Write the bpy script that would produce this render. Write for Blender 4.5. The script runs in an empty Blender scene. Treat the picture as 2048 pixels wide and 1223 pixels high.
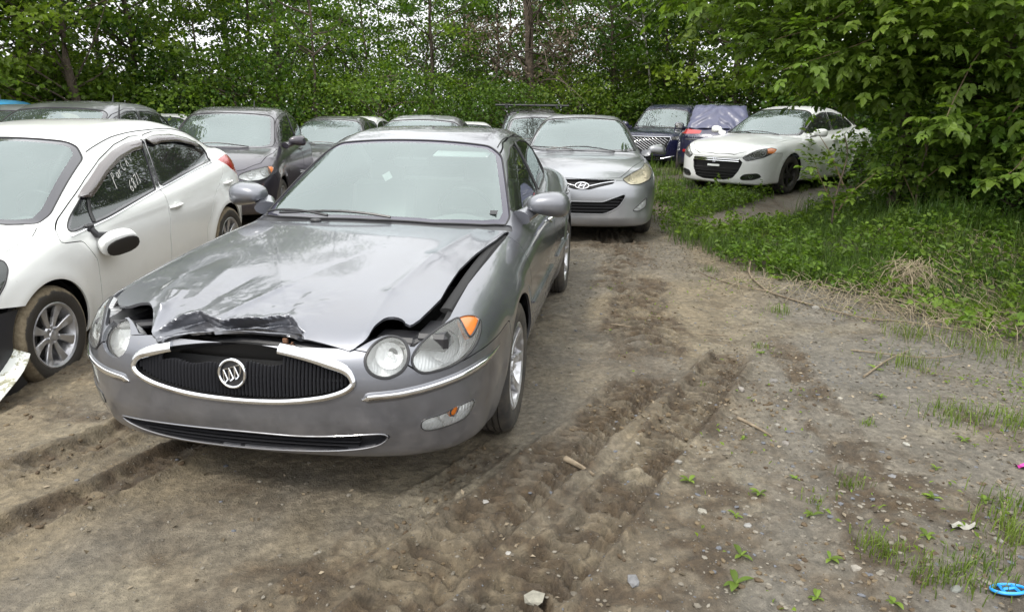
import bpy, math, random
import numpy as np
from mathutils import Vector, Matrix

# ================================================================= camera, world, sun, exposure
SC = bpy.context.scene
COL = SC.collection
rng = np.random.default_rng(7)
random.seed(7)

CAM_H, CAM_PITCH, CAM_ROLL, CAM_F = 1.5903, 0.27688, 0.014393, 1387.7
cam_d = bpy.data.cameras.new('camera'); cam = bpy.data.objects.new('camera', cam_d); COL.objects.link(cam)
cam_d.sensor_width = 36.0; cam_d.lens = 36.0 * CAM_F / 2048.0
cam_d.clip_start = .05; cam_d.clip_end = 2000
cam.matrix_world = (Matrix.Translation((0, 0, CAM_H)) @ Matrix.Rotation(math.pi/2 - CAM_PITCH, 4, 'X') @ Matrix.Rotation(CAM_ROLL, 4, 'Z'))
SC.camera = cam

SUN_EL, SUN_AZ = math.radians(52), math.radians(215)      # azimuth the light comes from, clockwise from +Y
world = bpy.data.worlds.new('World'); SC.world = world; world.use_nodes = True
wn = world.node_tree; wn.nodes.clear()
def wnode(t, **k):
    n = wn.nodes.new(t)
    for a, b in k.items(): setattr(n, a, b)
    return n
sky = wnode('ShaderNodeTexSky', sky_type='NISHITA', sun_disc=False)
sky.sun_elevation = SUN_EL; sky.sun_rotation = SUN_AZ; sky.dust_density = 3.0; sky.air_density = 1.0; sky.ozone_density = 1.0
hs = wnode('ShaderNodeHueSaturation'); hs.inputs['Saturation'].default_value = .35
wn.links.new(sky.outputs[0], hs.inputs['Color'])
tc = wnode('ShaderNodeTexCoord'); sep = wnode('ShaderNodeSeparateXYZ'); wn.links.new(tc.outputs['Generated'], sep.inputs[0])
ramp = wnode('ShaderNodeValToRGB')
ramp.color_ramp.elements[0].position = .0; ramp.color_ramp.elements[0].color = (.50, .51, .52, 1)
ramp.color_ramp.elements[1].position = .9; ramp.color_ramp.elements[1].color = (.98, .99, .98, 1)
wn.links.new(sep.outputs['Z'], ramp.inputs[0])
nz = wnode('ShaderNodeTexNoise'); nz.inputs['Scale'].default_value = 2.2; nz.inputs['Detail'].default_value = 5
wn.links.new(tc.outputs['Generated'], nz.inputs['Vector'])
cr = wnode('ShaderNodeMapRange'); cr.inputs['From Min'].default_value = .3; cr.inputs['From Max'].default_value = .7
cr.inputs['To Min'].default_value = 15.0; cr.inputs['To Max'].default_value = 18.6
wn.links.new(nz.outputs[0], cr.inputs[0])
sc_ = wnode('ShaderNodeVectorMath', operation='SCALE'); wn.links.new(ramp.outputs[0], sc_.inputs[0]); wn.links.new(cr.outputs[0], sc_.inputs['Scale'])
mx = wnode('ShaderNodeMix', data_type='RGBA'); mx.inputs[0].default_value = .85
wn.links.new(hs.outputs[0], mx.inputs[6]); wn.links.new(sc_.outputs[0], mx.inputs[7])
bg = wnode('ShaderNodeBackground'); bg.inputs['Strength'].default_value = .115
wn.links.new(mx.outputs[2], bg.inputs['Color'])
wo = wnode('ShaderNodeOutputWorld'); wn.links.new(bg.outputs[0], wo.inputs[0])

sun_d = bpy.data.lights.new('sun', 'SUN'); sun_d.energy = 1.5; sun_d.angle = math.radians(10); sun_d.color = (1, .95, .86)
sun = bpy.data.objects.new('sun', sun_d); COL.objects.link(sun)
sdir = Vector((math.sin(SUN_AZ)*math.cos(SUN_EL), math.cos(SUN_AZ)*math.cos(SUN_EL), math.sin(SUN_EL)))
sun.rotation_euler = (-sdir).to_track_quat('-Z', 'Y').to_euler()

SC.view_settings.view_transform = 'Standard'; SC.view_settings.look = 'None'
SC.view_settings.exposure = 0.68; SC.view_settings.gamma = 1.0; SC.view_settings.use_curve_mapping = False
SC.render.engine = 'CYCLES'
SC.cycles.max_bounces = 7; SC.cycles.transparent_max_bounces = 12; SC.cycles.transmission_bounces = 4
SC.cycles.diffuse_bounces = 3; SC.cycles.glossy_bounces = 4; SC.cycles.caustics_reflective = False; SC.cycles.caustics_refractive = False
SC.cycles.use_denoising = True
SC.cycles.use_adaptive_sampling = True; SC.cycles.adaptive_threshold = .015

# ================================================================= mesh helpers
def nrm(v):
    v = np.asarray(v, float); return v / max(np.linalg.norm(v), 1e-12)

def make_mesh(name, V, T, nor=None, col=None, smooth=True, sharp=None):
    V = np.asarray(V, np.float32); T = np.asarray(T, np.int32)
    me = bpy.data.meshes.new(name)
    k = T.shape[1] if len(T) else 3
    me.vertices.add(len(V)); me.vertices.foreach_set('co', V.ravel())
    me.loops.add(T.size); me.loops.foreach_set('vertex_index', T.ravel())
    me.polygons.add(len(T)); me.polygons.foreach_set('loop_start', np.arange(0, T.size, k, dtype=np.int32))
    me.polygons.foreach_set('use_smooth', np.full(len(T), smooth))
    me.update(calc_edges=True)
    if col is not None:
        a = me.color_attributes.new('tint', 'FLOAT_COLOR', 'POINT')
        c = np.ones((len(V), 4), np.float32); c[:, :col.shape[1]] = col; a.data.foreach_set('color', c.ravel())
    if nor is not None: me.normals_split_custom_set_from_vertices(np.asarray(nor, np.float32))
    elif sharp: me.set_sharp_from_angle(angle=math.radians(sharp))
    return me

def link(name, me, mat=None, parent=None, label=None, loc=None):
    o = bpy.data.objects.new(name, me); COL.objects.link(o)
    if mat is not None and me is not None and not me.materials: me.materials.append(mat)
    if parent is not None: o.parent = parent
    if label: o['label'] = label
    if loc is not None: o.location = loc
    return o

def add(name, VT, mat, parent=None, label=None, sharp=35, col=None, smooth=True):
    V, T = VT
    return link(name, make_mesh(name, V, T, sharp=sharp, col=col, smooth=smooth), mat, parent, label)

def thing(name, label, cat, loc=(0, 0, 0), group=None, mesh=None, mat=None, kind=None):
    o = link(name, mesh, mat)
    o.location = loc; o['label'] = label
    if cat: o['category'] = cat
    if group: o['group'] = group
    if kind: o['kind'] = kind
    return o

def join(*vts):
    Vs, Ts, n = [], [], 0
    for V, T in vts:
        if not len(V): continue
        Vs.append(np.asarray(V, float)); Ts.append(np.asarray(T, int) + n); n += len(V)
    return np.concatenate(Vs), np.concatenate(Ts)

def q2t(Q):
    Q = np.asarray(Q, int); return np.concatenate([Q[:, [0, 1, 2]], Q[:, [0, 2, 3]]])

def grid(P, wrap_u=False, wrap_v=False):
    P = np.asarray(P, float); m, n = P.shape[:2]
    i = np.arange(m if wrap_u else m-1); j = np.arange(n if wrap_v else n-1)
    I, J = np.meshgrid(i, j, indexing='ij'); I2 = (I+1) % m; J2 = (J+1) % n
    Q = np.stack([I*n+J, I2*n+J, I2*n+J2, I*n+J2], -1).reshape(-1, 4)
    return P.reshape(-1, 3), q2t(Q)

def tube(path, r, n=8, closed=False, flat=None, up=(0, 0, 1), caps=True):
    """sweep of a round (or flat=(a,b) elliptical) section; r may vary along the path"""
    P = np.asarray(path, float); m = len(P)
    if closed: d = np.roll(P, -1, 0) - np.roll(P, 1, 0)
    else: d = np.gradient(P, axis=0)
    d /= np.maximum(np.linalg.norm(d, axis=1), 1e-9)[:, None]
    upv = np.broadcast_to(np.asarray(up, float), P.shape)
    a = np.cross(upv, d); ln = np.linalg.norm(a, axis=1)
    bad = ln < 1e-3
    if bad.any(): a[bad] = np.cross((1, 0.01, 0), d[bad]); ln = np.linalg.norm(a, axis=1)
    a /= ln[:, None]; b = np.cross(d, a)
    r = np.broadcast_to(np.asarray(r, float), (m,))
    th = np.linspace(0, 2*np.pi, n, endpoint=False)
    fa, fb = flat or (1, 1)
    G = P[:, None] + r[:, None, None] * (a[:, None] * (np.cos(th) * fa)[None, :, None] + b[:, None] * (np.sin(th) * fb)[None, :, None])
    V, T = grid(G, wrap_u=closed, wrap_v=True)
    if not closed and caps:
        c0 = len(V); V = np.concatenate([V, P[[0, -1]]])
        k = np.arange(n); k2 = (k+1) % n
        T = np.concatenate([T, np.stack([k, k2, np.full(n, c0)], 1), np.stack([(m-1)*n+k2, (m-1)*n+k, np.full(n, c0+1)], 1)])
    return V, T

def box(c, s, rz=0.0, R=None, bev=0.0):
    """a box; with bev it is a chamfered one"""
    c = np.asarray(c, float); h = np.asarray(s, float) / 2
    if bev <= 0:
        V = np.array([[x, y, z] for x in (-1, 1) for y in (-1, 1) for z in (-1, 1)], float) * h
        Q = [[0, 1, 3, 2], [4, 6, 7, 5], [0, 4, 5, 1], [2, 3, 7, 6], [0, 2, 6, 4], [1, 5, 7, 3]]
        T = q2t(Q)
    else:
        V = []; 
        for sx in (-1, 1):
            for sy in (-1, 1):
                for sz in (-1, 1):
                    s3 = np.array([sx, sy, sz]); 
                    for ax in range(3):
                        p = h.copy() - bev; p[ax] = h[ax]; V.append(p * s3)
        V = np.array(V)
        from_hull = convex(V); T = from_hull
    if R is not None: V = V @ np.asarray(R).T
    if rz:
        cz, sz = math.cos(rz), math.sin(rz); V = V @ np.array([[cz, sz, 0], [-sz, cz, 0], [0, 0, 1]])
    return V + c, T

def convex(V):
    """triangles of the convex hull of a few points (bmesh)"""
    import bmesh
    bm = bmesh.new()
    vs = [bm.verts.new(v) for v in V]
    bm.verts.index_update()
    bmesh.ops.convex_hull(bm, input=vs)
    bmesh.ops.triangulate(bm, faces=bm.faces[:])
    bmesh.ops.recalc_face_normals(bm, faces=bm.faces[:])
    bm.verts.index_update()
    T = np.array([[v.index for v in f.verts] for f in bm.faces])
    bm.free()
    return T

def lathe(prof, n=32, axis='y'):
    """profile (r, t) turned about an axis through the origin"""
    prof = np.asarray(prof, float); th = np.linspace(0, 2*np.pi, n, endpoint=False)
    c, s = np.cos(th), np.sin(th)
    r, t = prof[:, 0][:, None], prof[:, 1][:, None]
    A, B, Cc = r * c, r * s, t + 0 * c
    G = {'y': np.stack([A, Cc, B], -1), 'z': np.stack([A, B, Cc], -1), 'x': np.stack([Cc, A, B], -1)}[axis]
    return grid(G, wrap_v=True)

def ellipsoid(c, r, nu=16, nv=12, e=1.0):
    u = np.linspace(0, 2*np.pi, nu, endpoint=False); v = np.linspace(-np.pi/2, np.pi/2, nv)
    f = lambda t: np.sign(t) * np.abs(t)**e
    U, Vv = np.meshgrid(u, v)
    G = np.stack([f(np.cos(Vv)) * f(np.cos(U)), f(np.cos(Vv)) * f(np.sin(U)), f(np.sin(Vv))], -1) * np.asarray(r) + np.asarray(c)
    return grid(G, wrap_v=True)

def move(VT, off=(0, 0, 0), R=None, s=1.0):
    V, T = VT; V = np.asarray(V) * s
    if R is not None: V = V @ np.asarray(R).T
    return V + np.asarray(off), T

def rot(ax, a):
    return np.array(Matrix.Rotation(a, 3, ax))

def frame(n, up=(0, 0, 1)):
    """rotation matrix whose local z is n"""
    z = nrm(n); x = nrm(np.cross(up, z)) if abs(np.dot(up, z)) < .99 else nrm(np.cross((1, 0, 0), z)); y = np.cross(z, x)
    return np.stack([x, y, z], 1)

def vnoise(x, y, seed=0):
    xi = np.floor(x).astype(np.int64); yi = np.floor(y).astype(np.int64); fx = x - xi; fy = y - yi
    def h(a, b):
        n = (a * 374761393 + b * 668265263 + seed * 144269504) & 0xffffffff
        n = ((n ^ (n >> 13)) * 1274126177) & 0xffffffff
        return ((n ^ (n >> 16)) & 0xffff) / 65535.0
    u = fx*fx*(3-2*fx); v = fy*fy*(3-2*fy)
    return (h(xi, yi)*(1-u) + h(xi+1, yi)*u)*(1-v) + (h(xi, yi+1)*(1-u) + h(xi+1, yi+1)*u)*v

def fbm(x, y, oct=4, seed=0, gain=.5):
    s = 0; a = 1; t = 0
    for k in range(oct):
        s = s + a * vnoise(x, y, seed + k * 17); t += a; a *= gain; x = x * 2.03 + 11.7; y = y * 2.03 + 5.3
    return s / t

# ================================================================= materials
def mat(name, base=(.5, .5, .5), rough=.5, metal=0.0, coat=0.0, spec=.5, emit=None, coat_rough=.03, ior=None):
    m = bpy.data.materials.new(name); m.use_nodes = True
    b = m.node_tree.nodes['Principled BSDF']
    b.inputs['Base Color'].default_value = (*base, 1); b.inputs['Roughness'].default_value = rough
    b.inputs['Metallic'].default_value = metal; b.inputs['Coat Weight'].default_value = coat
    b.inputs['Coat Roughness'].default_value = coat_rough; b.inputs['Specular IOR Level'].default_value = spec
    if ior: b.inputs['IOR'].default_value = ior
    return m

class NT:
    def __init__(s, m): s.m = m; s.t = m.node_tree; s.b = s.t.nodes.get('Principled BSDF')
    def n(s, t, ins=None, **k):
        x = s.t.nodes.new(t)
        for a, b in k.items(): setattr(x, a, b)
        for a, b in (ins or {}).items():
            if hasattr(b, 'is_output') or isinstance(b, bpy.types.NodeSocket): s.t.links.new(b, x.inputs[a])
            else: x.inputs[a].default_value = b
        return x
    def l(s, a, b): s.t.links.new(a, b)
    def noise(s, scale, detail=4, rough=.55, vec=None, dist=0):
        x = s.n('ShaderNodeTexNoise', {'Scale': scale, 'Detail': detail, 'Roughness': rough, 'Distortion': dist})
        if vec is None: vec = s.coord()
        s.l(vec, x.inputs['Vector']); return x.outputs[0]
    def coord(s, kind='Object'):
        if not hasattr(s, '_tc'): s._tc = s.n('ShaderNodeTexCoord')
        return s._tc.outputs[kind]
    def ramp(s, fac, stops):
        r = s.n('ShaderNodeValToRGB'); e = r.color_ramp.elements
        while len(e) < len(stops): e.new(.5)
        for i, (p, c) in enumerate(stops):
            e[i].position = p; e[i].color = (*c, 1) if hasattr(c, '__len__') else (c, c, c, 1)
        s.l(fac, r.inputs[0]); return r.outputs[0]
    def mix(s, fac, a, b, blend='MIX'):
        x = s.n('ShaderNodeMix', data_type='RGBA', blend_type=blend)
        for i, v in ((0, fac), (6, a), (7, b)):
            if isinstance(v, bpy.types.NodeSocket): s.l(v, x.inputs[i])
            else: x.inputs[i].default_value = (*v, 1) if hasattr(v, '__len__') else v
        return x.outputs[2]
    def math(s, op, a, b=0.0, c=None, clamp=False):
        x = s.n('ShaderNodeMath', operation=op, use_clamp=clamp)
        for i, v in enumerate((a, b) if c is None else (a, b, c)):
            if isinstance(v, bpy.types.NodeSocket): s.l(v, x.inputs[i])
            else: x.inputs[i].default_value = v
        return x.outputs[0]
    def maprange(s, v, a, b, c, d):
        x = s.n('ShaderNodeMapRange'); s.l(v, x.inputs[0])
        for i, q in enumerate((a, b, c, d)): x.inputs[i+1].default_value = q
        return x.outputs[0]
    def bump(s, h, strength=.3, dist=.01):
        x = s.n('ShaderNodeBump', {'Strength': strength, 'Distance': dist}); s.l(h, x.inputs['Height']); s.l(x.outputs[0], s.b.inputs['Normal']); return x

def paint(name, base, metal=.0, rough=.35, dirt=.35, coat=1.0):
    """car paint under clear coat, with road dirt thrown low on the panels and a dusty film"""
    m = mat(name, base, rough, metal, coat, coat_rough=.035)
    t = NT(m)
    z = t.n('ShaderNodeSeparateXYZ', {0: t.coord()}).outputs[2]
    low = t.maprange(z, .62, .22, 0, 1)
    n1 = t.noise(7, 6, .65); n2 = t.noise(90, 3, .6)
    d = t.math('MULTIPLY', low, t.maprange(n1, .35, .75, 0, 1), clamp=True)
    sp = t.math('MULTIPLY', t.maprange(n2, .62, .72, 0, 1), t.maprange(z, .8, .3, 0, .6), clamp=True)
    d = t.math('MULTIPLY', t.math('MAXIMUM', d, sp), dirt, clamp=True)
    film = t.maprange(t.noise(2.3, 5, .6), .35, .8, .0, .12)
    spots = t.math('MULTIPLY', t.maprange(t.noise(38, 3, .6), .66, .72, 0, .22), t.maprange(n1, .4, .6, 0, 1), clamp=True)
    d = t.math('MAXIMUM', d, t.math('MAXIMUM', film, spots))
    t.l(t.mix(d, base, (.19, .155, .115)), t.b.inputs['Base Color'])
    t.l(t.maprange(d, 0, .8, rough, .8), t.b.inputs['Roughness'])
    t.l(t.maprange(d, 0, .6, coat, 0.0), t.b.inputs['Coat Weight'])
    t.l(t.maprange(t.noise(3.1, 4), .3, .7, .02, .07), t.b.inputs['Coat Roughness'])
    if metal:
        t.l(t.maprange(d, 0, .5, metal, 0), t.b.inputs['Metallic'])
        fl = t.n('ShaderNodeTexNoise', {'Scale': 900.0, 'Detail': 1.0}); t.l(t.coord(), fl.inputs['Vector'])
    return m

def glass(name, tint=(.62, .68, .66), ior=1.75, dust=.10, dustc=(.60, .63, .63), gcol=(.95, 1, 1)):
    m = bpy.data.materials.new(name); m.use_nodes = True
    t = NT(m); t.t.nodes.clear()
    fr = t.n('ShaderNodeFresnel', {'IOR': ior})
    tr = t.n('ShaderNodeBsdfTransparent', {'Color': (*tint, 1)}); gl = t.n('ShaderNodeBsdfGlossy', {'Roughness': .012, 'Color': (*gcol, 1)})
    df = t.n('ShaderNodeBsdfDiffuse', {'Color': (*dustc, 1)})
    dn = t.maprange(t.noise(1.6, 2, .5), .3, .7, dust * .85, dust * 1.15)
    m1 = t.n('ShaderNodeMixShader'); t.l(dn, m1.inputs[0]); t.l(tr.outputs[0], m1.inputs[1]); t.l(df.outputs[0], m1.inputs[2])
    m2 = t.n('ShaderNodeMixShader'); t.l(fr.outputs[0], m2.inputs[0]); t.l(m1.outputs[0], m2.inputs[1]); t.l(gl.outputs[0], m2.inputs[2])
    out = t.n('ShaderNodeOutputMaterial'); t.l(m2.outputs[0], out.inputs[0])
    return m

M = {}
M['purple_grey'] = paint('metallic_grey_paint', (.178, .185, .210), .82, .35, .6)
M['silver'] = paint('silver_paint', (.30, .31, .335), .8, .33, .4)
M['white'] = paint('white_paint', (.80, .81, .80), 0, .3, .25)
M['white2'] = paint('white_paint_clean', (.80, .81, .81), 0, .3, .15)
M['dark_grey'] = paint('dark_grey_paint', (.05, .046, .062), .6, .3, .3)
M['mid_grey'] = paint('mid_grey_paint', (.14, .145, .16), .7, .3, .3)
M['black_paint'] = paint('black_paint', (.012, .012, .016), 0, .25, .35)
M['navy'] = paint('navy_paint', (.010, .012, .045), .2, .25, .4)
M['blue'] = paint('bright_blue_paint', (.05, .33, .60), .3, .3, .1)
M['under'] = mat('black_underside', (.012, .012, .013), .8)
M['flange'] = mat('panel_edge', (.05, .05, .055), .6)
M['rubber'] = mat('black_rubber', (.018, .018, .019), .55)
M['plastic'] = mat('black_plastic', (.022, .022, .025), .36)
M['visor'] = mat('smoked_acrylic', (.05, .035, .035), .08, spec=.8, coat=1)
M['frit'] = mat('window_border', (.03, .03, .04), .12, coat=1)
M['lilac_frit'] = mat('tinted_border', (.030, .027, .050), .16, coat=.6)
M['chrome'] = mat('chrome', (.82, .83, .86), .08, 1)
M['reflector'] = mat('lamp_reflector', (.92, .93, .94), .30, .2)
t = NT(M['reflector']); w = t.n('ShaderNodeTexWave', {'Scale': 28.0, 'Distortion': .5}, bands_direction='Y'); t.l(t.coord(), w.inputs['Vector']); t.bump(w.outputs[1], .35, .004)
M['bulb'] = mat('bulb_glass', (.85, .87, .88), .1, .3)
M['alloy'] = mat('alloy_silver', (.50, .50, .52), .28, .85)
t = NT(M['alloy']); d = t.maprange(t.noise(18, 5, .7), .48, .7, 0, .55); t.l(t.mix(d, (.50, .50, .52), (.17, .14, .10)), t.b.inputs['Base Color']); t.l(t.maprange(d, 0, .5, .28, .8), t.b.inputs['Roughness']); t.l(t.maprange(d, 0, .5, .85, .0), t.b.inputs['Metallic'])
M['dark_metal'] = mat('dark_metal', (.045, .042, .04), .55, .5)
M['mirror'] = mat('mirror_glass', (.35, .34, .33), .05, 1)
M['glass'] = glass('windscreen_glass', (.74, .86, .83), 2.4, .06, (.60, .72, .71), (.86, .97, .97))
M['side_glass'] = glass('side_window_glass', (.35, .40, .38), 1.75, .03)
M['tint_glass'] = glass('smoked_window_glass', (.12, .13, .13), 1.5, .02)
M['lens'] = glass('clear_lens', (.98, .99, .99), 1.45, .10, (.8, .8, .76))
M['yellow_lens'] = glass('hazed_lens', (.88, .84, .72), 1.5, .16, (.62, .56, .42))
M['amber'] = mat('amber_lens', (.62, .17, .025), .25, coat=1)
M['red'] = mat('red_lens', (.38, .012, .012), .15, coat=1)
M['interior'] = mat('grey_trim_plastic', (.24, .25, .25), .6)
M['seat_grey'] = mat('grey_seat_cloth', (.34, .34, .33), .9)
M['seat_dark'] = mat('dark_seat_cloth', (.035, .035, .04), .9)
M['paper'] = mat('white_paper', (.75, .77, .77), .7)
M['rust'] = mat('rusty_steel', (.16, .08, .045), .85)
M['chalk'] = mat('window_marker', (.55, .55, .52), .9)

def mud_rubber():
    m = mat('muddy_tyre_rubber', (.022, .021, .020), .75); t = NT(m)
    s = t.n('ShaderNodeSeparateXYZ', {0: t.coord()})
    r = t.math('SQRT', t.math('ADD', t.math('MULTIPLY', s.outputs[0], s.outputs[0]), t.math('MULTIPLY', s.outputs[2], s.outputs[2])))
    k = t.math('ADD', t.maprange(r, .252, .284, -.45, .75), t.maprange(t.noise(11, 5, .6), .25, .75, -.5, .5), clamp=True)
    k = t.maprange(k, .12, .42, 0, 1)
    col = t.ramp(t.noise(45, 5, .7), [(.3, (.13, .10, .065)), (.7, (.26, .215, .145))])
    t.l(t.mix(t.math('MULTIPLY', k, .92), (.03, .026, .022), col), t.b.inputs['Base Color'])
    t.l(t.maprange(k, 0, 1, .6, .95), t.b.inputs['Roughness'])
    t.bump(t.noise(70, 5, .7), .4, .004)
    return m
M['mud_tyre'] = mud_rubber()
M['tyre'] = mat('tyre_rubber', (.03, .028, .026), .8)
t = NT(M['tyre']); d = t.maprange(t.noise(9, 5, .6), .4, .7, 0, .6); t.l(t.mix(d, (.028, .026, .025), (.12, .10, .075)), t.b.inputs['Base Color']); t.bump(t.noise(60, 4), .3, .003)
# ---------------------------------------------------------------- numeric tools
def pchip(xs, ys, n=1500):
    """monotone cubic through the points, returned as a fast lookup"""
    xs = np.array(xs, float); ys = np.array(ys, float)
    h = np.diff(xs); d = np.diff(ys) / h
    m = np.zeros(len(xs)); m[0] = d[0]; m[-1] = d[-1]
    for i in range(1, len(xs) - 1):
        if d[i - 1] * d[i] > 0:
            w1 = 2 * h[i] + h[i - 1]; w2 = h[i] + 2 * h[i - 1]
            m[i] = (w1 + w2) / (w1 / d[i - 1] + w2 / d[i])
    t = np.linspace(xs[0], xs[-1], n)
    k = np.clip(np.searchsorted(xs, t, side='right') - 1, 0, len(xs) - 2)
    s = (t - xs[k]) / h[k]
    v = ((2*s**3 - 3*s**2 + 1) * ys[k] + (s**3 - 2*s**2 + s) * h[k] * m[k]
         + (-2*s**3 + 3*s**2) * ys[k+1] + (s**3 - s**2) * h[k] * m[k+1])
    # a light smoothing takes the curvature kinks out
    pad = 30
    vp = np.concatenate([v[0] - (v[1]-v[0]) * np.arange(pad, 0, -1), v, v[-1] + (v[-1]-v[-2]) * np.arange(1, pad+1)])
    ker = np.hanning(2*pad+1); ker /= ker.sum()
    v = np.convolve(vp, ker, 'valid')
    f = lambda q: np.interp(q, t, v)
    return f

def slope(f, q, e=0.01):
    return (f(q + e) - f(q - e)) / (2 * e)

def smax(a, b, k):
    h = np.maximum(k - np.abs(a - b), 0) / k
    return np.maximum(a, b) + h * h * k * 0.25

def smin(a, b, k):
    return -smax(-a, -b, k)

def sstep(a, b, x):
    t = np.clip((x - a) / (b - a), 0, 1)
    return t * t * (3 - 2 * t)

class CarShape:
    """The outer skin of a car as one smooth implicit surface.  x forward from the front axle, y left, z up."""
    def __init__(s, P):
        s.P = P
        s.deck = pchip(*zip(*P['deck'])); s.roof = pchip(*zip(*P['roof']))
        s.xf = pchip(*zip(*P['nose'])); s.xr = pchip(*zip(*P['tail']))
        s.W = pchip(*zip(*P['width'])); s.ins = pchip(*zip(*P['inset']))
        s.ktop = pchip(*zip(*P['fillet'])); s.zb = pchip(*zip(*P['under']))
        s.cabw = pchip(*zip(*P['cabin']))
    def F(s, x, y, z):
        P = s.P
        ay = np.abs(y); W = s.W(x)
        r1 = np.sqrt(x**2 + (z - P['r'])**2); r2 = np.sqrt((x + P['wb'])**2 + (z - P['r'])**2)
        fl = P['flare'] * (np.exp(-((r1 - P['arch'] - .01) / .06)**2) + np.exp(-((r2 - P['arch'] - .01) / .06)**2))
        side = ay - (W - s.ins(z) + fl)
        if P.get('side_extra'): side = side + P['side_extra'](x, z)
        zt = s.deck(x) - P['crown'] * (ay / .9)**2
        if P.get('deck_extra'): zt = zt + P['deck_extra'](x, ay)
        top = (z - zt) / np.sqrt(1 + slope(s.deck, x)**2)
        L = smax(top, side, s.ktop(x))
        c0, c1, c2, p = P['front_curve']
        cf = c0 * ay**2 + c1 * (ay / c2)**p
        cfd = 2 * c0 * ay + c1 * p / c2 * (ay / c2)**(p - 1)
        fr = (x - s.xf(z) + cf) / np.sqrt(1 + cfd**2 + slope(s.xf, z)**2)
        L = smax(L, fr, P['kfront'])
        c0, c1, c2, p = P['rear_curve']
        cr = c0 * ay**2 + c1 * (ay / c2)**p
        crd = 2 * c0 * ay + c1 * p / c2 * (ay / c2)**(p - 1)
        re = (s.xr(z) + cr - x) / np.sqrt(1 + crd**2 + slope(s.xr, z)**2)
        L = smax(L, re, P['krear'])
        L = smax(L, s.zb(x) - z, .05)
        xm = P['xmid']
        b = P['bow'] * np.tanh((x - xm) / .5)
        xq = x + b * ay**2
        zr = s.roof(xq) - P['rcrown'] * ay**2
        gt = (z - zr) / np.sqrt(1 + slope(s.roof, xq)**2)
        dz = z - P['belt']
        gs = (ay - (s.cabw(x) - P['tumble'] * dz - P['tcurve'] * dz * np.abs(dz))) / np.sqrt(1 + P['tumble']**2)
        G = smax(gt, gs, P['kroof'])
        G = smax(G, P['belt'] - .13 - z, .02)
        return smin(L, G, P.get('kbelt', .03))
    def grad(s, p, e=.002):
        x, y, z = p.T
        g = np.stack([s.F(x+e, y, z) - s.F(x-e, y, z), s.F(x, y+e, z) - s.F(x, y-e, z), s.F(x, y, z+e) - s.F(x, y, z-e)], 1) / (2 * e)
        return g
    def project(s, p, it=4):
        for _ in range(it):
            f = s.F(*p.T); g = s.grad(p)
            st = (f / np.maximum((g * g).sum(1), .05))
            p = p - np.clip(st, -.03, .03)[:, None] * g
        return p
    def normals(s, p):
        g = s.grad(p, .004)
        return g / np.maximum(np.linalg.norm(g, axis=1), 1e-9)[:, None]
    def hit(s, o, d, t0=0, t1=3, n=300):
        """first crossing along o + t d (arrays); nan where none"""
        o = np.atleast_2d(np.array(o, float)); d = np.atleast_2d(np.array(d, float))
        o, d = np.broadcast_arrays(o, d)
        ts = np.linspace(t0, t1, n)
        out = np.full(len(o), np.nan)
        pts = o[:, None, :] + d[:, None, :] * ts[None, :, None]
        f = s.F(pts[..., 0], pts[..., 1], pts[..., 2])
        neg = f < 0
        k = neg.argmax(1); ok = neg.any(1) & (k > 0)
        a = ts[np.maximum(k - 1, 0)]; b = ts[k]
        for _ in range(22):
            m = (a + b) / 2
            q = o + d * m[:, None]
            ng = s.F(*q.T) < 0
            b = np.where(ng, m, b); a = np.where(ng, a, m)
        out[ok] = ((a + b) / 2)[ok]
        return o + d * out[:, None]
    def front(s, y, z, x0=2.0): # point on the skin seen from the front
        y, z = np.broadcast_arrays(np.atleast_1d(y).astype(float), np.atleast_1d(z).astype(float))
        return s.hit(np.stack([np.full(y.shape, x0), y, z], 1), [-1, 0, 0], 0, 3)
    def side(s, x, z, sg=1):
        x, z = np.broadcast_arrays(np.atleast_1d(x).astype(float), np.atleast_1d(z).astype(float))
        return s.hit(np.stack([x, np.full(x.shape, 1.3 * sg), z], 1), [0, -sg, 0], 0, 1.2)
    def top(s, x, y):
        x, y = np.broadcast_arrays(np.atleast_1d(x).astype(float), np.atleast_1d(y).astype(float))
        return s.hit(np.stack([x, y, np.full(x.shape, 2.2)], 1), [0, 0, -1], 0, 2.1)
    def rear(s, y, z):
        y, z = np.broadcast_arrays(np.atleast_1d(y).astype(float), np.atleast_1d(z).astype(float))
        return s.hit(np.stack([np.full(y.shape, -6.), y, z], 1), [1, 0, 0], 0, 4, 400)
    def mesh(s, h):
        P = s.P
        x0, x1 = P['range']
        gx = np.arange(x0, x1, h); gy = np.arange(-1.05, 1.05 + h, h); gz = np.arange(.08, P['zmax'], h)
        nx, ny, nz = len(gx), len(gy), len(gz)
        f = s.F(gx[:, None, None], gy[None, :, None], gz[None, None, :])
        f = np.broadcast_to(f, (nx, ny, nz)).copy()
        sg = f < 0
        cs = np.zeros((nx-1, ny-1, nz-1), int); 
        for a in (0, 1):
            for b in (0, 1):
                for c in (0, 1):
                    cs += sg[a:nx-1+a, b:ny-1+b, c:nz-1+c]
        act = (cs > 0) & (cs < 8)
        idx = -np.ones(act.shape, int); I = np.argwhere(act); idx[act] = np.arange(len(I))
        acc = np.zeros((len(I), 3)); cnt = np.zeros(len(I))
        for ax in range(3):
            oth = [k for k in range(3) if k != ax]
            for u in (0, 1):
                for v in (0, 1):
                    off = np.zeros(3, int); off[oth[0]] = u; off[oth[1]] = v
                    A = I + off; B = A.copy(); B[:, ax] += 1
                    fa = f[tuple(A.T)]; fb = f[tuple(B.T)]
                    m = (fa < 0) != (fb < 0)
                    t = np.where(m, fa / np.where(m, fa - fb, 1), 0)
                    q = A.astype(float); q[:, ax] += t
                    acc[m] += q[m]; cnt[m] += 1
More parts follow.
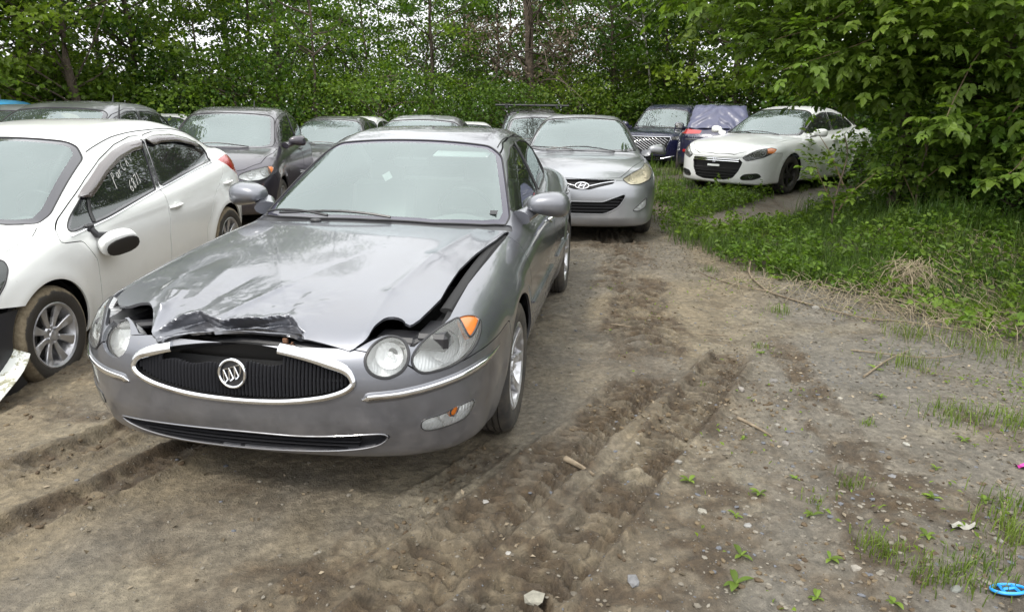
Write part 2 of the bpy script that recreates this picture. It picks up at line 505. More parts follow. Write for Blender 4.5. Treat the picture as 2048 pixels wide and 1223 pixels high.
        p = acc / cnt[:, None]
        p = np.stack([gx[0] + p[:, 0]*h, gy[0] + p[:, 1]*h, gz[0] + p[:, 2]*h], 1)
        quads = []
        for ax in range(3):
            o1, o2 = [(1, 2), (2, 0), (0, 1)][ax]
            sl = [slice(1, -1)] * 3; sl[ax] = slice(0, -1)
            A = sg[tuple(sl)]
            sl2 = list(sl); sl2[ax] = slice(1, None)
            B = sg[tuple(sl2)]
            e = np.argwhere(A != B); st = A[A != B]
            base = e.copy(); base[:, o1] += 1; base[:, o2] += 1
            def cell(d1, d2):
                c = base.copy(); c[:, o1] -= d1; c[:, o2] -= d2
                return idx[tuple(c.T)]
            q = np.stack([cell(1, 1), cell(0, 1), cell(0, 0), cell(1, 0)], 1)
            q[~st] = q[~st][:, ::-1]
            quads.append(q)
        q = np.concatenate(quads)
        p = s.project(p, 5)
        # split each quad along its shorter diagonal
        d1 = np.linalg.norm(p[q[:, 0]] - p[q[:, 2]], axis=1); d2 = np.linalg.norm(p[q[:, 1]] - p[q[:, 3]], axis=1)
        w = d1 <= d2
        T = np.concatenate([q[w][:, [0, 1, 2]], q[w][:, [0, 2, 3]], q[~w][:, [0, 1, 3]], q[~w][:, [1, 2, 3]]])
        return Tri(p, T, s)

class Tri:
    """a bare triangle sheet lying on a CarShape"""
    def __init__(s, p, t, sh): s.p, s.t, s.sh = p, t, sh
    def split(s, f):
        """f per vertex -> (inside f<0, outside f>0), cut exactly along f = 0"""
        f = np.asarray(f, float).copy(); f[np.abs(f) < 2e-4] = 2e-4
        p, t = s.p, s.t
        neg = f < 0
        c = neg[t].sum(1)
        inn, out = t[c == 3], t[c == 0]
        mx = t[(c == 1) | (c == 2)]
        if not len(mx): return s.sub(inn), s.sub(out)
        cm = neg[mx].sum(1)
        lone_neg = cm == 1
        lone = np.where(lone_neg[:, None], neg[mx], ~neg[mx])
        k = lone.argmax(1); r = np.arange(len(mx))
        a, b, d = mx[r, k], mx[r, (k+1) % 3], mx[r, (k+2) % 3]
        E = np.concatenate([np.stack([a, b], 1), np.stack([a, d], 1)])
        Es = np.sort(E, 1)
        U, inv = np.unique(Es, axis=0, return_inverse=True); inv = inv.ravel()
        fa, fb = f[U[:, 0]], f[U[:, 1]]
        tt = (fa / (fa - fb))[:, None]
        q = p[U[:, 0]] * (1 - tt) + p[U[:, 1]] * tt
        if s.sh is not None: q = s.sh.project(q, 2)
        n0 = len(p); P2 = np.concatenate([p, q])
        ab = n0 + inv[:len(mx)]; ad = n0 + inv[len(mx):]
        tip = np.stack([a, ab, ad], 1)
        q1 = np.stack([ab, b, d], 1); q2 = np.stack([ab, d, ad], 1)
        inn = np.concatenate([inn, tip[lone_neg], q1[~lone_neg], q2[~lone_neg]])
        out = np.concatenate([out, tip[~lone_neg], q1[lone_neg], q2[lone_neg]])
        m = Tri(P2, None, s.sh)
        return m.sub(inn), m.sub(out)
    def sub(s, t):
        u, inv = np.unique(t, return_inverse=True)
        return Tri(s.p[u], inv.reshape(t.shape), s.sh)
    def cut(s, fn, gap=0.0):
        """fn(p) signed distance.  returns piece inside -gap, piece outside +gap"""
        f = fn(s.p)
        if not (f < gap).any(): return s.sub(s.t[:0]), s
        if gap == 0: return s.split(f)
        a, _ = s.split(f + gap); _, b = s.split(f - gap)
        return a, b
    def border(s):
        """ordered boundary loops, surface on the left"""
        t = s.t
        e = np.concatenate([t[:, [0, 1]], t[:, [1, 2]], t[:, [2, 0]]])
        n = len(s.p)
        key = e[:, 0].astype(np.int64) * n + e[:, 1]; rev = e[:, 1].astype(np.int64) * n + e[:, 0]
        b = e[~np.isin(key, rev)]
        nxt = {}
        for i, j in b.tolist(): nxt.setdefault(i, []).append(j)
        loops = []
        while nxt:
            st = next(iter(nxt)); lp = [st]; cur = st
            while cur in nxt:
                l = nxt[cur]; nx = l.pop()
                if not l: del nxt[cur]
                if nx == st: break
                lp.append(nx); cur = nx
            if len(lp) > 5: loops.append(lp)
        return loops

def catmull(pts, n=10):
    p = np.array(pts, float); out = []
    N = len(p)
    for i in range(N):
        p0, p1, p2, p3 = p[i-1], p[i], p[(i+1) % N], p[(i+2) % N]
        for k in range(n):
            t = k / n
            out.append(.5 * ((2*p1) + (-p0+p2)*t + (2*p0-5*p1+4*p2-p3)*t*t + (-p0+3*p1-3*p2+p3)*t**3))
    return np.array(out)

def rounded(pts, r=.02, n=5):
    """polygon with corner radius r (or r per point)"""
    p = np.array([q[:2] for q in pts], float); out = []
    N = len(p)
    for i in range(N):
        rr = pts[i][2] if len(pts[i]) > 2 else r
        a = p[i-1] - p[i]; b = p[(i+1) % N] - p[i]
        la, lb = np.linalg.norm(a), np.linalg.norm(b); a /= la; b /= lb
        c = np.clip(a @ b, -.999, .999); th = np.arccos(c)
        d = min(rr / np.tan(th / 2), la * .48, lb * .48)
        A = p[i] + a * d; B = p[i] + b * d
        for k in range(n + 1):
            t = k / n
            out.append((1-t)**2 * A + 2*t*(1-t) * p[i] + t*t * B)
    return np.array(out)

def sdf(poly, q, reach=.15):
    """signed distance (negative inside) from 2-D points to a closed polygon"""
    poly = np.asarray(poly); lo = poly.min(0) - reach; hi = poly.max(0) + reach
    out = np.full(len(q), reach)
    m = ((q >= lo) & (q <= hi)).all(1)
    P = q[m]
    if not len(P): return out
    A = poly; B = np.roll(poly, -1, 0)
    best = np.full(len(P), 1e9); ins = np.zeros(len(P), bool)
    for a, b in zip(A, B):
        ab = b - a; ap = P - a
        t = np.clip((ap @ ab) / max(ab @ ab, 1e-12), 0, 1)
        d = ap - t[:, None] * ab
        best = np.minimum(best, (d * d).sum(1))
        c = (a[1] > P[:, 1]) != (b[1] > P[:, 1])
        if abs(b[1] - a[1]) > 1e-12:
            xi = a[0] + (P[:, 1] - a[1]) * (b[0] - a[0]) / (b[1] - a[1])
            ins ^= c & (P[:, 0] < xi)
    d = np.sqrt(best)
    out[m] = np.where(ins, -d, d)
    return out
BUICK = dict(
    wb=2.807, r=.335, arch=.372, flare=.012, range=(-4.08, 1.16), zmax=1.52,
    deck=[(-4.1, 1.00), (-3.9, 1.035), (-3.4, 1.075), (-2.9, 1.05), (-2.2, 1.0), (-1.4, .975), (-.75, .975), (-.42, .965), (-.1, .94), (.3, .895), (.6, .85), (.85, .80), (1.0, .755), (1.2, .66)],
    roof=[(-4.3, .1), (-3.6, .90), (-3.35, 1.075), (-2.95, 1.30), (-2.6, 1.41), (-2.2, 1.452), (-1.9, 1.458), (-1.55, 1.44), (-1.3, 1.395), (-1.0, 1.27), (-.45, .965), (-.2, .82), (.1, .66), (.6, .2)],
    nose=[(.1, .80), (.22, .93), (.32, 1.00), (.45, 1.04), (.55, 1.045), (.65, 1.03), (.74, .99), (.82, .93), (.95, .78)],
    tail=[(.1, -3.70), (.25, -3.88), (.45, -3.98), (.7, -3.98), (.95, -3.93), (1.05, -3.86)],
    width=[(-4.1, .80), (-3.6, .875), (-2.8, .912), (-1.4, .918), (-.3, .918), (.2, .915), (.5, .905), (.8, .89), (1.2, .86)],
    inset=[(.05, .16), (.2, .075), (.32, .03), (.5, .0), (.65, .0), (.8, .018), (.95, .06), (1.1, .13)],
    fillet=[(-4.1, .20), (-3.4, .16), (-2.6, .12), (-1, .12), (-.4, .16), (.3, .18), (.8, .18)],
    under=[(-4.1, .32), (-3.2, .20), (.4, .19), (.7, .235), (1.2, .245)],
    cabin=[(-3.9, .60), (-3.2, .68), (-2.4, .765), (-1.5, .80), (-.9, .80), (-.3, .80)],
    crown=.055, front_curve=(.14, .32, .93, 6), kfront=.08, rear_curve=(.10, .25, .95, 5), krear=.10,
    xmid=-1.95, bow=.20, rcrown=.06, belt=.97, tumble=.42, tcurve=.18, kroof=.13, kbelt=.03)
RIO = dict(
    wb=2.57, r=.305, arch=.345, flare=.016, range=(-3.45, .98), zmax=1.52,
    deck=[(-3.45, 1.03), (-3.3, 1.08), (-3.05, 1.13), (-2.6, 1.08), (-2.2, 1.04), (-1.4, .985), (-.8, .965), (-.3, .965), (0, .93), (.3, .87), (.6, .78), (.8, .70), (.95, .60)],
    roof=[(-3.8, .1), (-3.3, .95), (-3.0, 1.19), (-2.6, 1.36), (-2.2, 1.435), (-1.7, 1.458), (-1.35, 1.448), (-1.0, 1.39), (-.7, 1.27), (-.1, .95), (.1, .84), (.6, .3)],
    nose=[(.1, .66), (.22, .76), (.35, .82), (.5, .83), (.62, .80), (.72, .74), (.85, .6)],
    tail=[(.1, -3.12), (.25, -3.26), (.45, -3.34), (.7, -3.34), (.95, -3.32), (1.1, -3.26)],
    width=[(-3.4, .76), (-3.0, .815), (-2.5, .855), (-1.4, .86), (-.3, .86), (.2, .855), (.5, .83), (.9, .76)],
    inset=[(.05, .14), (.2, .06), (.32, .035), (.5, .012), (.7, .0), (.85, .02), (1.0, .06), (1.15, .12)],
    fillet=[(-3.4, .18), (-2.8, .14), (-2.2, .09), (-1, .08), (-.4, .12), (.3, .16), (.9, .18)],
    under=[(-3.4, .30), (-2.8, .20), (.4, .19), (.7, .20), (1.2, .22)],
    cabin=[(-3.4, .60), (-2.9, .66), (-2.2, .73), (-1.5, .765), (-.9, .765), (-.1, .74)],
    crown=.06, front_curve=(.22, .25, .88, 5), kfront=.12, rear_curve=(.14, .28, .88, 5), krear=.12,
    xmid=-1.55, bow=.20, rcrown=.07, belt=.97, tumble=.44, tcurve=.20, kroof=.13, kbelt=.035)
ELANTRA = dict(
    wb=2.70, r=.325, arch=.36, flare=.014, range=(-3.70, 1.02), zmax=1.50,
    deck=[(-3.7, 1.03), (-3.5, 1.07), (-3.1, 1.09), (-2.6, 1.05), (-2.2, 1.02), (-1.4, .985), (-.8, .97), (-.35, .965), (0, .94), (.3, .895), (.55, .83), (.75, .76), (1.0, .62)],
    roof=[(-4.2, .1), (-3.45, .93), (-3.2, 1.09), (-2.8, 1.27), (-2.4, 1.37), (-1.9, 1.43), (-1.5, 1.433), (-1.2, 1.395), (-.9, 1.29), (-.3, .96), (-.1, .85), (.4, .5), (.7, .2)],
    nose=[(.1, .74), (.2, .84), (.3, .875), (.5, .875), (.62, .86), (.72, .80), (.80, .70), (.9, .6)],
    tail=[(.1, -3.45), (.25, -3.56), (.45, -3.62), (.7, -3.62), (.95, -3.6), (1.1, -3.52)],
    width=[(-3.6, .80), (-3.2, .85), (-2.5, .885), (-1.4, .885), (-.3, .885), (.2, .885), (.5, .865), (.9, .80)],
    inset=[(.05, .12), (.2, .04), (.32, .02), (.5, .005), (.7, .0), (.85, .02), (1.0, .06), (1.15, .12)],
    fillet=[(-3.4, .16), (-2.8, .12), (-2.2, .09), (-1, .08), (-.4, .10), (.3, .14), (.9, .12)],
    under=[(-3.4, .28), (-2.8, .20), (.4, .19), (.7, .17), (1.2, .17)],
    cabin=[(-3.6, .58), (-3.0, .64), (-2.3, .73), (-1.5, .775), (-.9, .775), (-.2, .76)],
    crown=.06, front_curve=(.20, .22, .88, 5), kfront=.08, rear_curve=(.14, .28, .9, 5), krear=.10,
    xmid=-1.7, bow=.20, rcrown=.07, belt=.97, tumble=.46, tcurve=.20, kroof=.12, kbelt=.03)
DART = dict(ELANTRA,
    wb=2.703, r=.33, arch=.365, flare=.018, range=(-3.80, 1.10), zmax=1.53,
    deck=[(-3.8, 1.05), (-3.6, 1.10), (-3.2, 1.11), (-2.7, 1.07), (-2.2, 1.03), (-1.4, .99), (-.8, .975), (-.35, .97), (0, .945), (.3, .905), (.6, .85), (.85, .76), (1.05, .66)],
    roof=[(-4.4, .1), (-3.55, .95), (-3.4, 1.12), (-3.05, 1.27), (-2.7, 1.38), (-2.2, 1.46), (-1.7, 1.478), (-1.3, 1.435), (-.95, 1.32), (-.35, .97), (-.1, .85), (.4, .5), (.7, .2)],
    nose=[(.1, .84), (.2, .93), (.3, .95), (.5, .95), (.62, .94), (.72, .90), (.80, .82), (.92, .65)],
    tail=[(.1, -3.5), (.25, -3.65), (.45, -3.72), (.7, -3.72), (.95, -3.7), (1.1, -3.64)],
    width=[(-3.7, .82), (-3.2, .875), (-2.5, .912), (-1.4, .905), (-.3, .91), (.2, .912), (.5, .89), (1.0, .82)],
    xmid=-1.8)
HATCH = dict(RIO,
    wb=2.53, r=.30, arch=.335, flare=.012, range=(-3.10, .98), zmax=1.60,
    deck=[(-3.2, 1.05), (-3.0, 1.08), (-2.6, 1.08), (-2.2, 1.06), (-1.4, 1.02), (-.8, 1.0), (-.2, 1.0), (0.1, .96), (.35, .90), (.6, .82), (.8, .73), (.95, .64)],
    roof=[(-3.6, .1), (-3.2, .9), (-3.0, 1.12), (-2.8, 1.32), (-2.5, 1.45), (-2.0, 1.50), (-1.6, 1.51), (-1.25, 1.485), (-.95, 1.41), (-.6, 1.24), (0.0, .95), (.15, .86), (.6, .4)],
    nose=[(.1, .70), (.22, .79), (.35, .83), (.5, .83), (.62, .81), (.74, .75), (.88, .6)],
    tail=[(.1, -2.85), (.25, -2.95), (.45, -3.0), (.7, -3.0), (.95, -2.98), (1.1, -2.93)],
    cabin=[(-3.2, .60), (-2.9, .66), (-2.2, .74), (-1.5, .77), (-.9, .77), (-.1, .76)], xmid=-1.5, belt=1.0,
    tumble=.30, tcurve=.12)
SUV = dict(RIO,
    wb=2.70, r=.36, arch=.40, flare=.012, range=(-3.70, 1.10), zmax=1.82,
    deck=[(-3.7, 1.08), (-3.4, 1.12), (-2.6, 1.12), (-2.2, 1.10), (-1.4, 1.08), (-.8, 1.08), (-.4, 1.08), (0.1, 1.05), (.4, 1.02), (.7, .98), (.9, .92), (1.05, .80)],
    roof=[(-4.0, .1), (-3.68, .9), (-3.5, 1.14), (-3.3, 1.42), (-3.1, 1.60), (-2.6, 1.69), (-2.0, 1.72), (-1.5, 1.71), (-1.2, 1.65), (-.95, 1.50), (-.35, 1.07), (-.1, .90), (.5, .4)],
    nose=[(.1, .80), (.25, .90), (.4, .94), (.6, .95), (.75, .94), (.88, .90), (1.0, .80)],
    tail=[(.1, -3.45), (.3, -3.58), (.5, -3.64), (.8, -3.64), (1.1, -3.58), (1.3, -3.5)],
    width=[(-3.6, .84), (-3.2, .89), (-2.5, .93), (-1.4, .93), (-.3, .93), (.2, .93), (.5, .91), (1.0, .86)],
    cabin=[(-3.6, .72), (-3.0, .76), (-2.3, .80), (-1.5, .82), (-.9, .82), (-.1, .80)],
    inset=[(.05, .12), (.25, .06), (.4, .03), (.6, .005), (.85, .0), (1.0, .02), (1.15, .06), (1.3, .12)],
    under=[(-3.7, .38), (-2.8, .26), (.4, .24), (.7, .26), (1.2, .28)],
    xmid=-1.9, belt=1.08, tumble=.26, tcurve=.10)
# ================================================================= cars
def mir(half):
    """closed outline from its y >= 0 half, listed front centre -> rear centre (x, y[, r])"""
    a = [tuple(p) for p in half]
    b = [(p[0], -p[1]) + tuple(p[2:]) for p in reversed(a) if p[1] > 1e-6]
    return a + b

def R_top(poly, zmin=.6, xmin=-9, r=.02):
    P = rounded(poly, r)
    return lambda p: np.maximum(np.maximum(sdf(P, p[:, :2]), (zmin - p[:, 2]) * .7), xmin - p[:, 0])
def R_side(poly, sg, ymin=.35, r=.02):
    P = rounded(poly, r)
    return lambda p: np.maximum(sdf(P, p[:, [0, 2]]), ymin - sg * p[:, 1])
def R_front(poly, xmin=.3, r=.015, smooth=False):
    P = catmull(poly, 8) if smooth else rounded(poly, r)
    return lambda p: np.maximum(sdf(P, p[:, 1:]), xmin - p[:, 0])
def R_corner(pts3, sg, r=.015, smooth=False, k=.6, front=1):
    """outline given as 3-D points on the +y side of a corner of the car"""
    q = [((a[1] - k * front * a[0]), a[2]) + tuple(a[3:]) for a in pts3]
    P = catmull([t[:2] for t in q], 6) if smooth else rounded(q, r)
    def f(p):
        return np.maximum(np.maximum(sdf(P, np.stack([sg * p[:, 1] - k * front * p[:, 0], p[:, 2]], 1)), .04 - sg * p[:, 1]),
                          -.35 - p[:, 0] if front > 0 else p[:, 0] + 1.9)
    return f

def loops_of(piece):
    return [piece.p[l] for l in piece.border()]

def flange(piece, d, sh):
    """turned-in edge of a sheet-metal panel"""
    Vs = []
    for l in piece.border():
        p = piece.p[l]; n = sh.normals(p)
        q = np.stack([p, p - n * d], 1)
        Vs.append(grid(q, wrap_u=True))
    return join(*Vs) if Vs else (np.zeros((0, 3)), np.zeros((0, 3), int))

def panel(name, piece, sh, mt, parent, label=None, edge=.014, off=0.0, disp=None):
    if not len(piece.t): return None
    n = sh.normals(piece.p)
    P = piece.p + n * off
    V, T, N = P, piece.t, n
    if disp is not None:
        V = disp(P, n); fn = np.cross(V[T[:, 1]] - V[T[:, 0]], V[T[:, 2]] - V[T[:, 0]])
        N = np.zeros_like(V)
        for k in range(3): np.add.at(N, T[:, k], fn)
        N /= np.maximum(np.linalg.norm(N, axis=1), 1e-12)[:, None]
    if edge:
        Vs, Ts, Ns = [V], [T], [N]; c = len(V)
        for l in piece.border():
            a = V[l]; nn = N[l]; b = a - nn * edge
            tg = np.roll(a, -1, 0) - np.roll(a, 1, 0)
            out = np.cross(tg, nn); out /= np.maximum(np.linalg.norm(out, axis=1), 1e-9)[:, None]
            G, t2 = grid(np.stack([a, b], 1), wrap_u=True)
            t2 = t2[:, ::-1]
            Vs.append(G); Ts.append(t2 + c); Ns.append(np.repeat(out, 2, 0)); c += len(G)
        V, T, N = np.concatenate(Vs), np.concatenate(Ts), np.concatenate(Ns)
    me = make_mesh(name, V, T, nor=N)
    return link(name, me, mt, parent, label)

def seam(name, piece, r, mt, parent, off=.001, flat=None, n=6, step=2):
    vt = []
    for p in loops_of(piece):
        p = p[::step]
        if len(p) < 8: continue
        k = np.array([.25, .5, .25])
        for _ in range(2): p = .25 * np.roll(p, 1, 0) + .5 * p + .25 * np.roll(p, -1, 0)
        nn = piece.sh.normals(p)
        vt.append(tube(p + nn * off, r, n, closed=True, flat=flat, up=nn))
    if vt: return add(name, join(*vt), mt, parent)

_wheel_cache = {}
def wheel(parent, x, y, sg, style, R, tm, w=.205):
    """hub (dark drum behind the rim) with tyre and rim as sub-parts; the outer face looks along +y * sg"""
    key = (style, R, w)
    if key not in _wheel_cache:
        rr = R * .66
        prof = [(rr-.012, -w/2+.012), (rr+.008, -w/2), (rr+.03, -w/2-.004), (R-.045, -w/2-.008), (R-.016, -w/2+.006), (R-.004, -w/2+.028)]
        for k in range(4):
            y0 = -w/2 + .04 + k * (w-.08) / 4; y1 = y0 + (w-.08) / 4
            prof += [(R, y0+.004), (R, y1-.007), (R-.009, y1-.005), (R-.009, y1-.0005)]
        prof += [(R, w/2-.04), (R-.004, w/2-.028), (R-.016, w/2-.006), (R-.045, w/2+.008), (rr+.03, w/2+.004), (rr+.008, w/2), (rr-.012, w/2-.012)]
        ty = make_mesh('tyre', *lathe(prof, 56), sharp=40)
        o = w/2 - .004
        barrel = lathe([(rr-.03, -w/2+.02), (rr-.04, o-.06), (rr-.026, o-.03), (rr-.016, o-.004), (rr-.004, o+.004), (rr+.004, o), (rr+.002, o-.012)], 56)
        parts = [barrel]
        N, w0, w1, dish, tk = {'rio': (8, .030, .066, .018, .012), 'buick': (7, .034, .052, .026, .018), 'five': (5, .05, .075, .02, .02), 'ten': (10, .022, .03, .02, .015), 'black': (5, .06, .09, .01, .02)}[style]
        for k in range(N):
            a = 2*np.pi*k/N + .2
            rs = np.linspace(.05, rr-.018, 7); G = []
            for i, q in enumerate(rs):
                u = i / 6; ww = (w0 + (w1-w0) * u**1.3) / 2; yy = o - .028 + dish * (u**2) * 1.2 - .004*(u-.5)
                G.append([(q, yy-tk*1.6, -ww*.9), (q, yy-.004, -ww), (q, yy, -ww*.8), (q, yy, ww*.8), (q, yy-.004, ww), (q, yy-tk*1.6, ww*.9)])
            V, T = grid(np.array(G), wrap_v=True)
            parts.append(move((V, T), R=rot('Y', a)))
        parts.append(lathe([(.062, o-.06), (.064, o-.034), (.056, o-.026), (.034, o-.022), (.030, o-.014), (.02, o-.011), (0.0, o-.010)], 28))
        for k in range(5):
            a = 2*np.pi*k/5 + .5
            parts.append(move(lathe([(.009, o-.032), (.009, o-.014), (.006, o-.011), (0, o-.011)], 8), (math.cos(a)*.047, 0, math.sin(a)*.047)))
        rim = make_mesh('rim', *join(*parts), sharp=32)
        hub = make_mesh('wheel', *lathe([(.0, o-.085), (rr-.075, o-.085), (rr-.07, o-.10), (rr-.035, o-.12), (rr-.034, -w/2+.03), (0, -w/2+.03)], 32), sharp=40)
        _wheel_cache[key] = (ty, rim, hub)
    ty, rim, hub = _wheel_cache[key]
    h = link('wheel', hub, M['dark_metal'], parent); h.location = (x, y, R)
    h.rotation_euler = (0, random.random()*6, 0) if sg > 0 else (0, random.random()*6, math.pi)
    t_ = link('tyre', ty, tm, h); r_ = link('rim', rim, M['alloy'] if style != 'black' else M['dark_metal'], h)
    return h

def seats(parent, mt, xs=(-1.15, -2.05), hb=1.16, wheel_side=.36):
    for sy in (.36, -.36):
        V = join(box((xs[0], sy, .50), (.50, .50, .16), bev=.03),
                 move(box((0, 0, .30), (.13, .48, .60), bev=.05), (xs[0]-.22, sy, .50), R=rot('Y', -.3)))
        s = add('seat', V, mt, parent)
        add('headrest', move(box((0, 0, 0), (.08, .26, .17), bev=.03), (xs[0]-.44, sy, hb), R=rot('Y', -.25)), mt, s)
    V = join(box((xs[1], 0, .50), (.48, 1.24, .16), bev=.03), move(box((0, 0, .26), (.12, 1.24, .52), bev=.04), (xs[1]-.24, 0, .52), R=rot('Y', -.35)))
    add('rear_bench', V, mt, parent)

def dash(parent, sh, x0, z, mt=None):
    ys = np.linspace(-.66, .66, 25); G = []
    for y in ys:
        c = x0 - .10 * (y/.66)**2
        binn = .05 * math.exp(-((y-.36)/.17)**2)
        G.append([(c+.06, y, z-.03), (c-.12, y, z), (c-.28, y, z+binn*.6+.012), (c-.40, y, z+binn-.01), (c-.44, y, z-.06), (c-.42, y, z-.26)])
    add('dashboard', grid(np.array(G)), mt or M['interior'], parent, sharp=50)
    th = np.linspace(0, 2*np.pi, 40, endpoint=False)
    ring = np.stack([0*th, .185*np.cos(th), .185*np.sin(th)], 1)
    V = join(tube(ring, .014, 8, closed=True), box((0, 0, -.02), (.05, .15, .11), bev=.015), box((0, .1, .0), (.02, .16, .03)), box((0, -.1, .0), (.02, .16, .03)), box((0, 0, -.1), (.02, .03, .15)))
    add('steering_wheel', move(V, (x0-.62, .36, z+.02), R=rot('Y', .45)), M['plastic'], parent)

def lamp(parent, piece, sh, depth=.07, lens=None, bowls=(), bezel=.006, name='headlight', label=None, amber=None, inner=None, bezel_mat=None, shrink=.72, loc=None):
    """housing bowl behind the opening, reflector cups with bulbs, a clear lens flush with the skin"""
    if not len(piece.t): return
    n = sh.normals(piece.p); nm = nrm(n.mean(0)); c = piece.p.mean(0)
    inn = c + (piece.p - c) * shrink; inn -= ((inn - c) @ nm)[:, None] * nm * .55; inn -= nm * depth
    parts = [(inn, piece.t)]
    for l in piece.border():
        a = piece.p[l] - n[l] * .004; b = inn[l]
        mids = a * .5 + b * .5 + (a - c) * .06
        V, T = grid(np.stack([a, mids, b], 1), wrap_u=True); parts.append((V, T[:, ::-1]))
    h = add(name, join(*parts), inner or M['reflector'], parent, label)
    if loc: h.location = loc
    for (bc, br) in bowls:
        cc = np.array(bc, float); ax = nrm(nm * .35 + np.array([1, .12*np.sign(cc[1]), 0]) * .65) if name == 'headlight' else nm
        pf = [(br, .012), (br*.93, 0)] + [(br*.93*math.sqrt(1-u), -.055*u) for u in (.1, .25, .45, .65, .8, .92)]
        Rm = frame(ax)
        r = add('reflector', move(lathe(pf, 32, 'z'), cc - ax*.02, R=Rm), M['reflector'], h)
        add('bulb', move(ellipsoid((0, 0, -.025), (br*.24, br*.24, br*.42)), cc - ax*.01, R=Rm), M['bulb'], h)
    if amber is not None:
        a, piece = piece.cut(amber, 0)
        if len(a.t): panel('turn_signal', a, sh, M['amber'], h, edge=.02, off=-.006)
        panel('lens', piece, sh, lens or M['lens'], h, edge=0, off=.002)
        whole = join((a.p, a.t), (piece.p, piece.t))
    else:
        panel('lens', piece, sh, lens or M['lens'], h, edge=0, off=.002)
    if bezel: seam('bezel', piece, bezel, bezel_mat or M['plastic'], h, off=0)
    return h

def scaffold_shell(m, sh, cuts, mt, parent, off=.022):
    s = m
    for c in cuts: s = s.cut(c)[1]
    n = sh.normals(s.p)
    V = s.p - n * off
    return link('inner_shell', make_mesh('inner_shell', V, s.t, nor=n), mt, parent)

def arches(m, P, keep=.42):
    for xw in (0.0, -P['wb']):
        f = lambda p, xw=xw: np.maximum(np.sqrt((p[:, 0]-xw)**2 + (p[:, 2]-P['r'])**2) - P['arch'], keep - np.abs(p[:, 1]))
        m = m.cut(f)[1]
    return m

def arch_liners(P, parent, y1=.84):
    vt = []
    for xw in (0.0, -P['wb']):
        for sg in (1, -1):
            th = np.linspace(-.35, np.pi + .35, 26); R = P['arch'] + .012
            G = [[(xw + R*math.cos(a), sg*yy, P['r'] + R*math.sin(a)) for yy in (.40, .6, y1)] for a in th]
            vt.append(grid(np.array(G)))
            back = [[(xw + k*R*math.cos(a), sg*.40, P['r'] + k*R*math.sin(a)) for k in (0, 1)] for a in th]
            vt.append(grid(np.array(back)))
    add('wheel_liner', join(*vt), M['under'], parent)

def door_mirror(parent, c, size, sg, mt, base, glass_face=True, name='side_mirror'):
    """rounded housing, widest at its outer end, on a short arm; the mirror looks to the rear"""
    a, b, d = size
    V, T = ellipsoid((0, 0, 0), (1, 1, 1), 28, 20, .72)
    V = V * np.array([a, b, d])
    V[:, 0] = np.where(V[:, 0] < 0, V[:, 0] * .45, V[:, 0])
    V[:, 2] *= (1 + .10 * sg * V[:, 1] / b * 1.0)
    tt_ = np.clip(V[:, 1]*sg/b, -1, 1); V[:, 2] = np.where(V[:, 2] < 0, V[:, 2]*(.80+.2*tt_), V[:, 2]*(.78+.22*np.cos((tt_-.2)*1.1)))
    V[:, 0] -= .12 * np.clip(V[:, 1] * sg, -1, 1)
    V = V + np.array(c)
    o = add(name, (V, T), mt, parent)
    fp = np.array([c[0]-.01, c[1]-sg*b*.75, c[2]-d*.45]); bp = np.array(base, float)
    add('mirror_arm', tube([bp, bp*.6+fp*.4+np.array([0, 0, .0]), fp], [.055, .048, .046], 12, flat=(1.3, .8)), mt, o)
    if glass_face:
        V, T = ellipsoid((c[0]-a*.47, c[1], c[2]), (.006, b*.80, d*.78), 20, 10, .8)
        V[:, 0] -= .12 * np.clip((V[:, 1]-c[1]) * sg, -1, 1)
        add('mirror_glass', (V, T), M['mirror'], o)
    return o

def handle(parent, sh, x, z, sg, mt, L=.19, cup=True):
    p = sh.side(x, z, sg)[0]; n = sh.normals(p[None])[0]
    if np.isnan(p).any(): return
    tdir = nrm(sh.side(x+.1, z, sg)[0] - p); up = np.cross(n, tdir) * sg
    Rm = np.stack([tdir, n, np.cross(tdir, n)], 1)
    s = np.linspace(-1, 1, 11)
    path = np.stack([s * L/2, .030 * (1 - s**4) - .002, s*0], 1)
    h = add('door_handle', move(tube(path, .0155, 8, flat=(1.0, .7)), p, R=Rm), mt, parent)
    if cup: add('handle_cup', move(ellipsoid((-.02, .001, 0), (.05, .005, .036), 18, 8), p, R=Rm), mt, h)
    return h

def wipers(parent, sh, base, mt=None, arms=((.42, .9), (-.12, .62)), up=.03):
    vt = []
    for y0, ln in arms:
        pts = []
        for k in range(8):
            u = k/7; y = y0 - ln*u
            x = base(y) - .012 - up*math.sin(u*2.6)
            q = sh.top(x, y)[0]
            if np.isnan(q).any(): continue
            pts.append(q + np.array([.0, 0, .014 + .02*math.sin(u*3.14)]))
        if len(pts) > 3: vt.append(tube(pts, .008, 6))
    if vt: add('wiper', join(*vt), mt or M['plastic'], parent)

def pose_obj(o, x, y, yaw, z=0.0, pitch=0.0, roll=0.0, s=1.0):
    F = Vector((math.sin(yaw)*math.cos(pitch), -math.cos(yaw)*math.cos(pitch), -math.sin(pitch)))
    L = Vector((math.cos(yaw), math.sin(yaw), 0)); U = F.cross(L)
    if roll: 
        q = Matrix.Rotation(roll, 3, F); L = q @ L; U = q @ U
    m = (Matrix((F, L, U)).transposed()*s).to_4x4(); m.translation = Vector((x, y, z))
    o.matrix_world = m
def window(parent, name, m, fn, sh, gmat, border=.035, bmat=None, off=-.004, seal=True):
    w, rest = m.cut(fn)
    if not len(w.t): return m
    if border:
        g, fr = w.cut(lambda p: fn(p) + border)
        o = panel(name, g, sh, gmat, parent, edge=0, off=off)
        panel('window_border', fr, sh, bmat or M['frit'], o or parent, edge=0, off=off)
    else: o = panel(name, w, sh, gmat, parent, edge=0, off=off)
    if seal: seam('window_seal', w, .005, M['rubber'], o or parent, off=-.001)
    return rest

